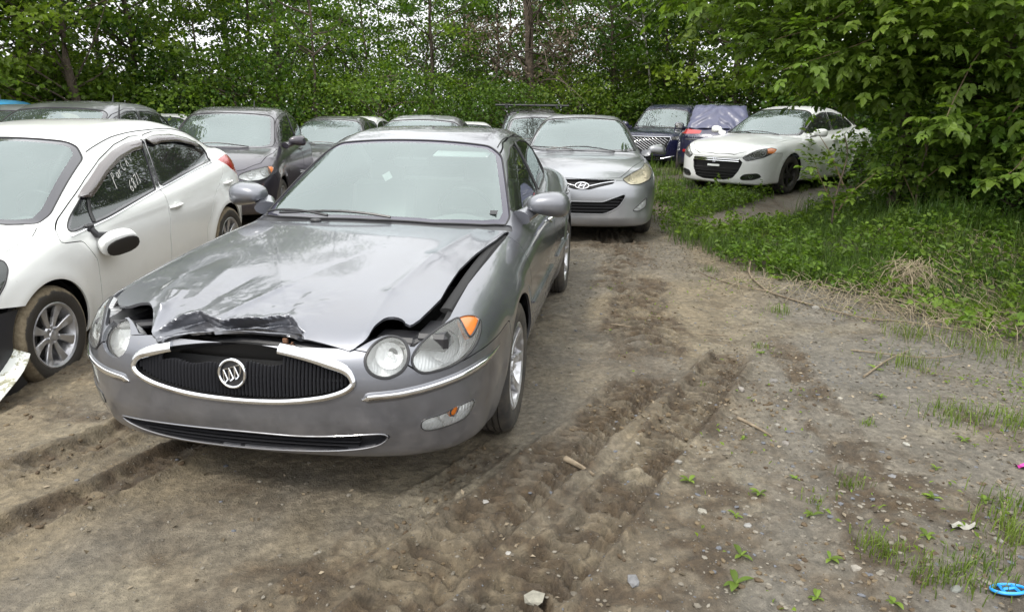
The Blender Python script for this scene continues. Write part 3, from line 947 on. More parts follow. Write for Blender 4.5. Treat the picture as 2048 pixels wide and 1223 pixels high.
def front_bars(sh, poly, zs, off=-.02, th=.010, dep=.02, xmin=.3, n=36):
    vt = []
    P = np.asarray(poly)
    for z in zs:
        ys = np.linspace(P[:, 0].min(), P[:, 0].max(), 120)
        ins = sdf(P, np.stack([ys, np.full_like(ys, z)], 1)) < .003
        if ins.sum() < 4: continue
        ys = np.linspace(ys[ins].min(), ys[ins].max(), n)
        q = sh.front(ys, z); ok = ~np.isnan(q[:, 0]); q = q[ok]
        nn = sh.normals(q)
        vt.append(tube(q + nn * off, 1, 6, flat=(dep/2, th/2), up=(0, 0, 1)))
    return vt

def grille_fill(parent, sh, piece, name, bars, mt=None, barmat=None, depth=.05, frame=None, frame_r=.008, back=True):
    if not len(piece.t): return None
    n = sh.normals(piece.p)
    V1 = piece.p - n * depth
    vt = [(V1, piece.t)]
    for l in piece.border():
        a = piece.p[l]; vt.append((lambda g: (g[0], g[1][:, ::-1]))(grid(np.stack([a, V1[l]], 1), wrap_u=True)))
    g = add(name, join(*vt), mt or M['under'], parent)
    for b in bars: add('grille_bar', b, barmat or M['plastic'], g)
    if frame: seam('grille_frame', piece, frame_r, frame, g, off=.001)
    return g

def stroke_marks(parent, name, sh, strokes, mt, r=.004):
    """hand-drawn marks on the outside of a side window: strokes in (x, z)"""
    vt = []
    for s in strokes:
        s = np.array(s, float)
        k = np.linspace(0, len(s)-1, max(4, len(s)*4)); q = np.stack([np.interp(k, range(len(s)), s[:, i]) for i in (0, 1)], 1)
        p = sh.side(q[:, 0], q[:, 1], 1); p = p[~np.isnan(p[:, 0])]
        if len(p) > 2: vt.append(tube(p + sh.normals(p)*.0015, r, 5, flat=(1, .3), up=sh.normals(p)))
    if vt: add(name, join(*vt), mt, parent)

def build_car(name, label, cat, spec, pm, L, h=.03, tyre=None, style='five', group=None):
    """L: outlines of the panels, windows and lamps of this kind of car"""
    sh = CarShape(spec); P = spec
    root = thing(name, label, cat, group=group)
    m0 = arches(sh.mesh(h), P)
    m = m0
    inner_cuts = []
    fn = R_top(mir(L['shield']), .85, r=.05); inner_cuts.append(fn)
    m = window(root, 'windshield', m, fn, sh, L.get('gmat', M['glass']), L.get('border', .05), L.get('bmat'))
    if 'back' in L:
        fn = R_top(mir(L['back']), .8, r=.05); inner_cuts.append(fn)
        bl = L.get('back_builder')
        m = window(root, 'rear_window', m, fn, sh, L.get('backmat', M['side_glass']), .03)
    for sg in (1, -1):
        for w in L['wins']:
            fn = R_side(w, sg, r=.025); inner_cuts.append(fn)
            m = window(root, 'side_window', m, fn, sh, L.get('smat', M['side_glass']), L.get('sborder', .014))
    for sg in (1, -1):
        for pl in L.get('pillars', []):
            a, m = m.cut(R_side(pl, sg, r=.01)); panel('door_pillar', a, sh, M['frit'], root, edge=0, off=-.001)
    for sg in (1, -1):
        for lp in L.get('lamps', []):
            if lp.get('only') and lp['only'] != sg: continue
            fn = R_corner(lp['pts'], sg, lp.get('r', .02), lp.get('smooth', False)); inner_cuts.append(fn)
            a, m = m.cut(fn)
            am = R_corner(lp['amber'], sg, .01) if 'amber' in lp else None
            lamp(root, a, sh, lp.get('depth', .06), lp.get('lens'), [((b[0], sg*b[1], b[2]), b[3]) for b in lp.get('bowls', [])], name=lp.get('name', 'headlight'), amber=am, inner=lp.get('inner'), bezel_mat=lp.get('bezel_mat'))
        for tl in L.get('tails', []):
            fn = R_corner(tl['pts'], sg, .02, front=-1)
            a, m = m.cut(fn)
            panel('tail_light', a, sh, M['red'], root, edge=.01, off=-.001)
    for g in L.get('grilles', []):
        fn = R_front(g['poly'], r=g.get('r', .02)); inner_cuts.append(fn)
        a, m = m.cut(fn)
        bars = front_bars(sh, np.array([q[:2] for q in g['poly']]), g.get('bars', []), th=g.get('th', .012), off=g.get('off', -.018), dep=g.get('dep', .03))
        gr = grille_fill(root, sh, a, g.get('name', 'grille'), bars, barmat=g.get('barmat'), frame=g.get('frame'), frame_r=g.get('fr', .008), depth=g.get('depth', .05))
        if g.get('extra'): g['extra'](gr, sh)
    if 'bite' in L:
        for fn in L['bite']: m = m.cut(fn)[1]; inner_cuts.append(fn)
    if 'hood' in L:
        fn = R_top(mir(L['hood']), L.get('hoodz', .62), xmin=-.7, r=.05)
        a, m = m.cut(fn, .0035)
        panel('hood', a, sh, L.get('hoodmat', pm), root, disp=L.get('hood_disp'))
    if 'trunk' in L:
        a, m = m.cut(R_top(mir(L['trunk']), .8, r=.05), .003); panel('trunk_lid', a, sh, pm, root)
    for sg in (1, -1):
        for d in L.get('doors', []):
            a, m = m.cut(R_side(d, sg, r=.05), .003)
            a.sg = sg; dr = panel('door', a, sh, pm, root)
            if dr is None: continue
            xs = [q[0] for q in d]; xm = min(xs) + .14
            if 'handle_z' in L: handle(dr, sh, xm + .02, L['handle_z'] + .03*(xm < -1.8), sg, L.get('handlemat', pm))
    if 'bumper' in L:
        fn = lambda p: np.maximum(sdf(rounded(L['bumper'], .03), p[:, [0, 2]], 2.5), -p[:, 0] - 9)
        a, m = m.cut(fn, .0025); panel('front_bumper', a, sh, pm, root)
    panel('body', m, sh, pm, root)
    scaffold_shell(m0, sh, inner_cuts, M['under'], root)
    arch_liners(P, root, L.get('liner', .80))
    add('floor_pan', box((-P['wb']/2, 0, .30), (P['wb']+.6, 1.3, .10)), M['under'], root)
    tw = P['W'] if 'W' in P else max(q[1] for q in P['width'])
    for xw in (0, -P['wb']):
        for sg in (1, -1): wheel(root, xw, sg*(tw-.115), sg, style, P['r'], tyre or M['tyre'])
    if 'mirror' in L:
        mc = L['mirror']
        for sg in (1, -1):
            if mc.get('only') and mc['only'] != sg: continue
            door_mirror(root, (mc['c'][0], sg*mc['c'][1], mc['c'][2]), mc['s'], sg, mc.get('mat', pm), (mc['b'][0], sg*mc['b'][1], mc['b'][2]))
    if L.get('wiper'): wipers(root, sh, L['wiper'], arms=L.get('arms', ((.42, .9), (-.12, .62))))
    if L.get('interior', True):
        dash(root, sh, L['shield'][0][0]-.06, P['belt']-.10)
        seats(root, L.get('seat', M['seat_dark']), L.get('seatx', (-1.15, -2.0)), L.get('hb', 1.14))
    return root, sh

# ---- outlines shared by the kinds of car (metres, x forward of the front axle)
RIO_L = dict(
    shield=[(-.12, 0), (-.14, .35), (-.19, .58), (-.24, .685, .02), (-.36, .70, .02), (-.93, .605, .05), (-1.0, .53, .06), (-.99, 0)],
    back=[(-2.62, 0), (-2.66, .46), (-2.76, .52), (-3.08, .56), (-3.16, .48), (-3.2, 0)],
    wins=[[(-.275, .86), (-.52, .98), (-.79, 1.105), (-1.04, 1.20), (-1.32, 1.275), (-1.60, 1.31), (-1.70, 1.30), (-1.50, .955), (-.75, .885)],
          [(-1.565, .96), (-1.77, 1.30), (-1.98, 1.315), (-2.28, 1.295), (-2.56, 1.235), (-2.73, 1.165), (-2.76, 1.09), (-2.62, 1.035)]],
    doors=[[(-.52, .22), (-.50, .65), (-.40, .80), (-.20, .83), (-.26, .90), (-.52, 1.02), (-.80, 1.14), (-1.06, 1.235), (-1.34, 1.31), (-1.60, 1.345), (-1.78, 1.34), (-1.53, .95), (-1.46, .60), (-1.46, .22)],
           [(-1.466, .22), (-1.466, .60), (-1.536, .95), (-1.786, 1.34), (-2.0, 1.352), (-2.30, 1.335), (-2.60, 1.27), (-2.80, 1.18), (-2.82, 1.05), (-2.62, .92), (-2.30, .75), (-2.12, .50), (-2.1, .22)]],
    hood=[(.70, 0), (.66, .30), (.56, .55), (.36, .70), (.13, .745), (-.11, .745), (-.23, .70), (-.16, .5), (-.10, 0)],
    pillars=[[(-1.51, .952), (-1.705, 1.312), (-1.765, 1.312), (-1.56, .952)]],
    hoodz=.66, handle_z=.80, handlemat=M['white'],
    lamps=[dict(pts=[(.70, .42, .64), (.55, .58, .76), (.32, .745, .85), (.20, .79, .83), (.26, .82, .76), (.45, .77, .66), (.62, .60, .60)], bowls=[(.50, .62, .68, .06)], inner=M['plastic'])],
    tails=[dict(pts=[(-2.80, .79, 1.03), (-3.02, .74, 1.055), (-3.22, .60, 1.02), (-3.30, .50, .92), (-3.28, .62, .82), (-3.05, .78, .84), (-2.90, .81, .93)])],
    wiper=lambda y: -.13 - .16*(y/.68)**4, seatx=(-1.05, -1.9), seat=M['seat_dark'], hb=1.13, liner=.78)
ELA_L = dict(
    shield=[(-.33, 0), (-.36, .35), (-.44, .58), (-.52, .70, .02), (-.62, .715, .02), (-1.13, .60, .05), (-1.19, .53, .06), (-1.19, 0)],
    back=[(-2.62, 0), (-2.66, .46), (-2.76, .52), (-3.08, .56), (-3.16, .48), (-3.2, 0)],
    wins=[[(-.60, .99), (-.90, 1.15), (-1.25, 1.29), (-1.55, 1.33), (-1.85, 1.33), (-1.75, 1.02)],
          [(-1.81, 1.02), (-1.90, 1.33), (-2.2, 1.31), (-2.6, 1.21), (-2.78, 1.10), (-2.5, 1.05)]],
    doors=[[(-.62, .22), (-.60, .70), (-.52, .90), (-.58, 1.0), (-.9, 1.19), (-1.25, 1.32), (-1.55, 1.365), (-1.88, 1.365), (-1.78, 1.0), (-1.76, .55), (-1.76, .22)]],
    pillars=[[(-1.755, 1.01), (-1.855, 1.335), (-1.895, 1.335), (-1.805, 1.01)]],
    hood=[(.77, 0), (.735, .30), (.70, .44), (.56, .53), (.14, .71), (-.1, .77), (-.50, .76), (-.42, .55), (-.31, 0)],
    hoodz=.66, handle_z=.86,
    bumper=[(2, -1), (2, .72), (.78, .72), (.70, .705), (.6, .70), (.42, .735), (.28, .70), (.30, .2), (.30, -1)],
    lamps=[dict(pts=[(.71, .44, .725), (.55, .60, .795), (.15, .745, .875), (-.02, .815, .872), (.12, .835, .82), (.35, .83, .775), (.50, .78, .715), (.68, .655, .672), (.75, .55, .672)],
                bowls=[(.60, .60, .73, .045), (.36, .745, .79, .066)], lens=M['yellow_lens'], inner=M['reflector'], depth=.07, bezel_mat=M['plastic']),
           dict(pts=[(.775, .585, .372), (.64, .775, .53), (.655, .765, .41), (.73, .68, .362)], name='fog_light', lens=M['lens'], bowls=[(.70, .70, .42, .032)], r=.015, depth=.04)],
    wiper=lambda y: -.34 - .16*(y/.68)**4, seatx=(-1.25, -2.2), seat=M['seat_dark'],
    mirror=dict(c=(-.66, .99, 1.00), s=(.07, .115, .068), b=(-.58, .84, .96)))

def ellipse_ring(c, sh, ry, rz, r, n=40, y0=0.0):
    th = np.linspace(0, 2*np.pi, n, endpoint=False)
    q = sh.front(c[0] + ry*np.cos(th), c[1] + rz*np.sin(th)); nn = sh.normals(q).mean(0)
    cc = sh.front(c[0], c[1])[0]; Rm = frame(nn)
    P = np.stack([ry*np.cos(th), rz*np.sin(th), 0*th], 1) @ Rm.T + cc + nn*.010
    return P, cc + nn*.010, Rm, nn

def h_emblem(gr, sh):
    P, cc, Rm, nn = ellipse_ring((.0, .655), sh, .078, .040, 1)
    V = [tube(P, .0065, 8, closed=True)]
    for a, b in (((-.042, -.026), (-.012, .029)), ((.012, -.029), (.042, .026)), ((-.03, -.006), (.03, .006))):
        s = np.linspace(0, 1, 6)[:, None]; q = np.array(a)*(1-s) + np.array(b)*s
        V.append(tube(np.concatenate([q, 0*s], 1) @ Rm.T + cc, .0068, 6))
    em = add('emblem', join(*V), M['chrome'], gr)
    th = np.linspace(0, 2*np.pi, 28, endpoint=False)
    D = np.concatenate([[[0, 0, -.006]], np.stack([.072*np.cos(th), .036*np.sin(th), 0*th-.004], 1)]) @ Rm.T + cc
    add('emblem_plate', (D, np.array([[0, 1+i, 1+(i+1) % 28] for i in range(28)])), M['plastic'], em)
    for sg in (1, -1):
        ys = np.linspace(.085, .385, 10)*sg; zs = .655 + .012*np.sin(np.linspace(0, 3, 10)) + .048*np.linspace(0, 1, 10)**1.3
        q = sh.front(ys, zs); q = q[~np.isnan(q[:, 0])]
        add('chrome_strip', tube(q + sh.normals(q)*.004, .006, 6), M['chrome'], gr)
ELA_L['grilles'] = [
    dict(poly=[(-.40, .725), (.40, .725), (.355, .68), (.20, .645), (.09, .615), (-.09, .615), (-.20, .645), (-.355, .68)], bars=[], extra=h_emblem, depth=.04),
    dict(poly=[(-.50, .575), (-.25, .478), (.25, .478), (.50, .575), (.515, .545), (.43, .41), (.27, .335), (-.27, .335), (-.43, .41), (-.515, .545)],
         bars=[.37, .405, .44, .475, .51], name='lower_grille', barmat=M['plastic'], frame=M['silver'], fr=.007)]

DART_L = dict(
    shield=[(-.33, 0), (-.36, .35), (-.44, .58), (-.52, .71, .02), (-.62, .725, .02), (-1.16, .61, .05), (-1.22, .53, .06), (-1.22, 0)],
    back=ELA_L['back'],
    wins=[[(-.62, 1.0), (-.92, 1.16), (-1.25, 1.30), (-1.5, 1.355), (-1.72, 1.37), (-1.70, 1.05)],
          [(-1.76, 1.05), (-1.78, 1.372), (-2.1, 1.365), (-2.5, 1.30), (-2.85, 1.19), (-2.92, 1.13), (-2.75, 1.10)]],
    doors=[[(-.60, .22), (-.58, .70), (-.50, .90), (-.58, 1.01), (-.9, 1.195), (-1.25, 1.335), (-1.5, 1.39), (-1.75, 1.405), (-1.73, 1.0), (-1.70, .55), (-1.70, .22)],
           [(-1.706, .22), (-1.706, .55), (-1.736, 1.0), (-1.756, 1.405), (-2.1, 1.40), (-2.5, 1.335), (-2.9, 1.22), (-2.98, 1.10), (-2.75, .90), (-2.45, .75), (-2.3, .50), (-2.26, .22)]],
    pillars=[[(-1.705, 1.04), (-1.725, 1.38), (-1.775, 1.38), (-1.755, 1.04)]],
    hood=[(.925, 0), (.90, .35), (.83, .50), (.60, .66), (.2, .78), (-.45, .79), (-.42, .55), (-.31, 0)],
    hoodz=.625, handle_z=.88, handlemat=M['white2'],
    bumper=[(2, -1), (2, .62), (.9, .62), (.75, .66), (.5, .70), (.34, .70), (.30, .5), (.30, -1)],
    lamps=[dict(pts=[(.885, .47, .62), (.70, .64, .745), (.53, .79, .79), (.44, .86, .77), (.52, .86, .715), (.70, .76, .63), (.86, .56, .565)], bowls=[(.66, .72, .70, .05), (.78, .60, .66, .04)], inner=M['plastic'],
                amber=[(.58, .74, .80), (.40, .9, .80), (.44, .9, .70), (.62, .78, .69)]),
           dict(pts=[(.895, .48, .30), (.87, .55, .35), (.76, .72, .37), (.70, .785, .315), (.80, .66, .262), (.885, .49, .255)], name='fog_light', inner=M['plastic'], lens=M['side_glass'], bowls=[(.82, .64, .315, .035)], depth=.04)],
    wiper=lambda y: -.34 - .16*(y/.68)**4, seatx=(-1.25, -2.2), seat=M['seat_dark'],
    mirror=dict(c=(-.66, 1.03, 1.02), s=(.075, .115, .072), b=(-.58, .86, .97)))
def crosshair(gr, sh):
    V = []
    for z in (.582, .552):
        ys = np.linspace(-.44, .44, 40); q = sh.front(ys, z); ok = ~np.isnan(q[:, 0]); q = q[ok]
        V.append(tube(q + sh.normals(q)*.003, 1, 6, flat=(.006, .009)))
    for y in (-.016, .016):
        zs = np.linspace(.61, .525, 8); q = sh.front(y, zs); V.append(tube(q + sh.normals(q)*.006, 1, 6, flat=(.008, .007), up=(0, 1, 0)))
    add('crosshair_emblem', join(*V), M['chrome'], gr)
    c = sh.front(.0, .475)[0]
    add('dealer_badge', box(c + np.array([.012, 0, 0]), (.008, .23, .034)), M['paper'], gr)
DART_L['grilles'] = [dict(poly=[(-.455, .545), (-.43, .60), (.43, .60), (.505, .545), (.45, .40), (.36, .275), (.2, .232), (-.2, .232), (-.36, .275), (-.44, .40)], bars=[.28, .33, .38, .43], extra=crosshair, depth=.06, barmat=M['under'])]

HAT_L = dict(
    shield=[(-.06, 0), (-.09, .35), (-.16, .58), (-.25, .69, .02), (-.38, .70, .02), (-.95, .60, .05), (-1.0, .55, .06), (-.99, 0)],
    back=[(-2.68, 0), (-2.72, .50), (-2.80, .56), (-2.95, .56), (-2.98, 0)],
    wins=[[(-.42, 1.02), (-.72, 1.20), (-1.0, 1.31), (-1.35, 1.375), (-1.66, 1.385), (-1.60, 1.05)],
          [(-1.66, 1.05), (-1.72, 1.385), (-2.1, 1.375), (-2.5, 1.32), (-2.72, 1.20), (-2.70, 1.12), (-2.4, 1.08)]],
    doors=[[(-.45, .22), (-.44, .70), (-.36, .90), (-.42, 1.05), (-.72, 1.235), (-1.0, 1.345), (-1.35, 1.41), (-1.69, 1.42), (-1.63, 1.0), (-1.58, .55), (-1.58, .22)],
           [(-1.586, .22), (-1.586, .55), (-1.636, 1.0), (-1.696, 1.42), (-2.1, 1.41), (-2.5, 1.355), (-2.76, 1.23), (-2.76, 1.05), (-2.5, .85), (-2.2, .62), (-2.1, .22)]],
    pillars=[[(-1.605, 1.04), (-1.665, 1.392), (-1.715, 1.392), (-1.655, 1.04)]],
    hood=[(.745, 0), (.70, .36), (.62, .52), (.42, .68), (.0, .75), (-.3, .75), (-.18, .55), (-.04, 0)],
    hoodz=.66, handle_z=.90,
    bumper=[(2, -1), (2, .655), (.7, .655), (.5, .66), (.35, .68), (.29, .60), (.28, -1)],
    lamps=[dict(pts=[(.735, .44, .665), (.70, .50, .715), (.60, .60, .75), (.42, .745, .785), (.31, .805, .785), (.34, .815, .745), (.48, .785, .665), (.62, .70, .63), (.70, .585, .625)],
                bowls=[(.62, .60, .70, .05), (.47, .73, .725, .045)], amber=[(.38, .73, .82), (.25, .85, .82), (.28, .87, .69), (.42, .80, .68)])],
    tails=[dict(pts=[(-2.70, .80, 1.10), (-2.86, .66, 1.12), (-2.94, .58, .98), (-2.90, .68, .84), (-2.74, .82, .86)])],
    grilles=[dict(poly=[(-.40, .655), (.40, .655), (.36, .60), (-.36, .60)], bars=[.628], barmat=M['chrome']),
             dict(poly=[(-.48, .47), (.48, .47), (.40, .30), (-.40, .30)], bars=[.34, .38, .42], name='lower_grille')],
    wiper=lambda y: -.07 - .16*(y/.68)**4, seatx=(-1.1, -2.0),
    mirror=dict(c=(-.50, .985, 1.06), s=(.075, .115, .072), b=(-.42, .83, 1.0)))
SUV_L = dict(
    shield=[(-.33, 0), (-.37, .4), (-.46, .66), (-.54, .745, .02), (-.64, .755, .02), (-1.04, .68, .05), (-1.10, .60, .06), (-1.09, 0)],
    back=[(-3.32, 0), (-3.34, .56), (-3.40, .62), (-3.50, .62), (-3.54, 0)],
    wins=[[(-.68, 1.11), (-.92, 1.34), (-1.2, 1.50), (-1.66, 1.57), (-1.62, 1.13)],
          [(-1.72, 1.13), (-1.74, 1.575), (-2.6, 1.56), (-2.62, 1.15)], [(-2.70, 1.16), (-2.70, 1.555), (-3.08, 1.49), (-3.28, 1.22), (-3.2, 1.18)]],
    doors=[[(-.60, .30), (-.55, .90), (-.62, 1.11), (-.9, 1.38), (-1.2, 1.55), (-1.69, 1.60), (-1.66, 1.1), (-1.62, .30)],
           [(-1.626, .30), (-1.666, 1.1), (-1.696, 1.60), (-2.64, 1.595), (-2.66, 1.1), (-2.4, .80), (-2.2, .30)]],
    hood=[(.85, 0), (.80, .45), (.68, .66), (.2, .80), (-.52, .79), (-.42, .6), (-.31, 0)],
    hoodz=.86, handle_z=1.0,
    lamps=[dict(pts=[(.86, .60, .86), (.72, .72, .90), (.52, .84, .90), (.50, .86, .80), (.70, .80, .74), (.84, .64, .76)], bowls=[(.70, .74, .82, .05)], inner=M['plastic'])],
    grilles=[dict(poly=[(-.55, .86), (.55, .86), (.46, .58), (-.46, .58)], bars=[.64, .70, .76, .82], barmat=M['plastic'], frame=M['chrome'])],
    tails=[dict(pts=[(-3.30, .88, 1.12), (-3.55, .70, 1.14), (-3.60, .62, 1.0), (-3.34, .90, .98)])],
    wiper=lambda y: -.34 - .16*(y/.68)**4, seatx=(-1.3, -2.3), hb=1.3,
    mirror=dict(c=(-.66, 1.08, 1.14), s=(.09, .125, .095), b=(-.58, .90, 1.08)))
# ================================================================= the damaged grey sedan in front
def seg_d(p, a, b):
    a = np.array(a, float); b = np.array(b, float); ab = b - a
    t = np.clip(((p - a) @ ab) / (ab @ ab), 0, 1); d = p - a - t[:, None] * ab
    s = ab[0]*(p[:, 1]-a[1]) - ab[1]*(p[:, 0]-a[0])
    return np.sqrt((d*d).sum(1)) * np.sign(s), t

def build_grey_sedan():
    P = BUICK; sh = CarShape(P); pm = M['purple_grey']
    root = thing('sedan', 'metallic grey sedan with crumpled bonnet and broken oval grille, nearest to the camera', 'car')
    m0 = arches(sh.mesh(.019), P); m = m0
    cuts = []
    shield = [(-.455, 0), (-.475, .35), (-.545, .62), (-.60, .735, .02), (-.70, .745, .02), (-1.22, .60, .05), (-1.27, .51, .06), (-1.262, 0)]
    fn = R_top(mir(shield), .85, r=.05); cuts.append(fn)
    m = window(root, 'windshield', m, fn, sh, M['glass'], .042, M['lilac_frit'])
    fn = R_top(mir([(-2.74, 0), (-2.76, .48), (-2.82, .54), (-3.2, .60), (-3.3, .57), (-3.36, .3), (-3.37, 0)]), .85); cuts.append(fn)
    m = window(root, 'rear_window', m, fn, sh, M['side_glass'], .03)
    for sg in (1, -1):
        a, m = m.cut(R_side([(-1.735, 1.012), (-1.685, 1.368), (-1.74, 1.368), (-1.775, 1.012)], sg, r=.01)); panel('door_pillar', a, sh, M['frit'], root, edge=0, off=-.001)
    for sg in (1, -1):
        for w in ([(-.70, .995), (-.92, 1.125), (-1.2, 1.262), (-1.45, 1.332), (-1.68, 1.358), (-1.73, 1.02)],
                  [(-1.78, 1.022), (-1.745, 1.36), (-2.1, 1.363), (-2.4, 1.338), (-2.68, 1.255), (-2.70, 1.06)],
                  [(-2.74, 1.06), (-2.72, 1.235), (-2.95, 1.11), (-2.99, 1.075)]):
            fn = R_side(w, sg, r=.03); cuts.append(fn)
            m = window(root, 'side_window', m, fn, sh, M['side_glass'], .012)
    # lamps
    big = [(.929, .652, .664), (.909, .653, .701), (.853, .682, .742), (.770, .727, .771), (.679, .773, .784), (.618, .812, .777), (.601, .842, .754), (.642, .853, .720), (.721, .843, .674), (.807, .802, .641), (.879, .738, .628), (.919, .683, .629)]
    amb = [(.700, .776, .800), (.60, .80, .83), (.585, .86, .775), (.672, .838, .728), (.722, .822, .708)]
    fog = [(.920, .678, .406), (.921, .687, .439), (.873, .749, .447), (.832, .791, .461), (.757, .843, .466), (.734, .852, .450), (.771, .827, .401), (.849, .760, .385), (.906, .690, .386)]
    th = np.linspace(0, 2*np.pi, 16, endpoint=False)
    for sg in (1, -1):
        fn = R_corner(big, sg, smooth=True); cuts.append(fn); a, m = m.cut(fn)
        lamp(root, a, sh, .085, None, [((.80, sg*.742, .702), .062)], amber=R_corner(amb, sg, .01), bezel=.0055,
             label=None if sg > 0 else 'damaged outer headlight with its edge laid bare')
        cen = np.array([.945, sg*.562])
        rl = [(sg*(.562 + .077*math.cos(t_)), .689 + .068*math.sin(t_)) for t_ in th]
        fn = R_front(rl, .6, smooth=True); cuts.append(fn); a, m = m.cut(fn)
        lamp(root, a, sh, .075, None, [((.925, sg*.562, .690), .052)], bezel=.0065, label=None if sg > 0 else 'inner round headlight knocked loose',
             loc=(0, 0, 0) if sg > 0 else (-.022, .006, -.014))
        fn = R_corner(fog, sg, smooth=True); cuts.append(fn); a, m = m.cut(fn)
        lamp(root, a, sh, .04, None, [((.845, sg*.76, .425), .026)], name='fog_light', bezel=.003, bezel_mat=M['plastic'],
             amber=R_corner([(.85, .775, .455), (.815, .80, .465), (.82, .80, .425), (.85, .77, .42)], sg, .01))
    # oval grille
    gy = [0, .13, .27, .37, .425, .447, .440, .40, .32, .18]
    gz = [.724, .718, .698, .672, .648, .615, .590, .566, .543, .523]
    half = list(zip(gy, gz)) + [(0, .517)]
    oval = half + [(-y, z) for y, z in reversed(half[1:-1])]
    fn_g = R_front(oval, .5, smooth=True); cuts.append(fn_g); a, m = m.cut(fn_g)
    n = sh.normals(a.p); V1 = a.p - n*.03; V1[:, 0] = a.p[:, 0] - .10
    vt = [(V1, a.t)]
    for l in a.border(): vt.append(grid(np.stack([a.p[l], V1[l]], 1), wrap_u=True))
    low, _ = Tri(V1, a.t, None).cut(lambda p: p[:, 2] - .64)
    g = add('grille', join((low.p, low.t), *vt[1:2]), M['under'], root)
    OV = catmull(oval, 8)
    ribs = []
    for y in np.arange(-.43, .431, .0148):
        zz = np.linspace(.50, .74, 160); ins = sdf(OV, np.stack([np.full_like(zz, y), zz], 1)) < -.012
        if ins.sum() < 4: continue
        z0, z1 = zz[ins].min(), zz[ins].max()
        if -.335 < y < .165: z1 = min(z1, .640 + .006*math.sin(y*40) + (.014 if y > .02 else 0))
        elif .165 <= y < .26: z1 = min(z1, .70)
        q = sh.front(y, np.linspace(z0, z1, 6)); q = q[~np.isnan(q[:, 0])]
        if len(q) < 3: continue
        ribs.append(tube(q + np.array([-.024, 0, 0]), 1, 4, flat=(.0042, .014), up=(1, 0, 0)))
    r_ = add('grille_bars', join(*ribs), mat('grille_plastic', (.05, .05, .056), .35), g, sharp=20); r_['kind'] = 'stuff'
    for z in (.60,):
        ys = np.linspace(-.40, .40, 40); q = sh.front(ys, z); add('grille_bar', tube(q + np.array([-.036, 0, 0]), .006, 6), M['plastic'], g)
    # chrome surround: intact except over the torn upper left
    R1 = catmull(oval, 10)
    k0 = int(np.argmin(np.hypot(R1[:, 0]-.165, R1[:, 1]-.716))); R1 = np.roll(R1, -k0, 0)
    k1 = int(np.argmin(np.hypot(R1[:, 0]+.285, R1[:, 1]-.695)))
    R1 = R1[:k1+1]
    q = sh.front(R1[:, 0], R1[:, 1]); ok = ~np.isnan(q[:, 0]); q = q[ok]; nn = sh.normals(q)
    wdt = .0125 + .010*sstep(.60, .70, q[:, 2])
    cg = tube(q + nn*.004, 1, 10, flat=(1, 1), up=nn)
    V, T = cg; G = V[:-2].reshape(len(q), 10, 3); ctr = (q + nn*.004)[:, None]
    d = (G - ctr); dn = (d * nn[:, None]).sum(-1, keepdims=True)*nn[:, None]; d = dn*.010 + (d - dn)*wdt[:, None, None]
    V = np.concatenate([(ctr + d).reshape(-1, 3), q[[0, -1]]]); add('grille_surround', (V, T), M['chrome'], g, sharp=60)
    # lower painted bead of the surround
    # tri-shield roundel
    cc = sh.front(-.012, .622)[0] + np.array([.006, 0, 0]); Rm = frame((1, -.02, .10))
    tt = np.linspace(0, 2*np.pi, 36, endpoint=False)
    em = add('emblem', move(join(tube(np.stack([.053*np.cos(tt), .053*np.sin(tt), 0*tt], 1), .0052, 8, closed=True), lathe([(.052, -.018), (.052, -.004), (.0, -.003)], 36, 'z')), cc, R=Rm), M['plastic'], g)
    add('emblem_ring', move(tube(np.stack([.053*np.cos(tt), .053*np.sin(tt), 0*tt+.002], 1), .0058, 8, closed=True), cc, R=Rm), M['chrome'], em)
    for k in (-1, 0, 1):
        ox, oy = k*.0225, k*.008
        S = np.array([(-.013, .021), (-.004, .0245), (.013, .0275), (.013, .0), (.006, -.014), (-.007, -.030), (-.012, -.012)]) + (ox, oy)
        outl = np.concatenate([S, 0*S[:, :1] + .004], 1); kk = np.linspace(0, 1, 4, endpoint=False)
        pl = np.concatenate([outl[i]*(1-u) + outl[(i+1) % 7]*u for i in range(7) for u in kk]).reshape(-1, 3)
        add('shield', move(join(tube(pl, .0022, 5, closed=True), tube([(S[0][0], S[0][1], .004), (S[5][0]*.5+S[3][0]*.5, S[5][1]*.5+S[3][1]*.5, .004)], .0028, 5)), cc, R=Rm), M['chrome'], em)
    # lower intake
    inl = [(-.60, .352), (-.45, .366), (-.25, .372), (0, .376), (.25, .374), (.50, .392), (.565, .388), (.56, .365), (.49, .325), (.30, .298), (0, .284), (-.30, .286), (-.50, .310)]
    fn = R_front(inl, .5, smooth=True); cuts.append(fn); a, m = m.cut(fn)
    gb = grille_fill(root, sh, a, 'lower_grille', front_bars(sh, np.array([(-.5, .376), (.46, .376), (.44, .30), (-.46, .29)]), [.302, .322, .342, .360], off=-.016, th=.008, dep=.03), M['plastic'], M['plastic'], depth=.035)
    seam('grille_frame', a, .0035, pm, gb, off=.001)
    # where the bonnet used to close: open over the engine bay
    bayr = [(1.3, .0), (1.3, .44), (.965, .44), (.935, .475), (.915, .50), (.882, .545), (.885, .60), (.90, .645), (.852, .680), (.77, .727), (.705, .742), (.375, .742), (.0, .762), (-.35, .774), (-.545, .772), (-.50, .70), (-.42, .5), (-.385, 0)]
    bayl = [(-.42, -.5), (-.50, -.70), (-.545, -.772), (-.35, -.774), (0, -.765), (.375, -.755), (.62, -.75), (.70, -.775), (.76, -.74), (.80, -.70), (.862, -.665), (.905, -.645), (.885, -.60), (.882, -.545), (.915, -.50), (.935, -.475), (.965, -.44), (1.3, -.44)]
    bp = rounded(bayr + bayl, .012)
    def bay(p): return np.maximum(sdf(bp, p[:, :2], .3), .7215 - p[:, 2])
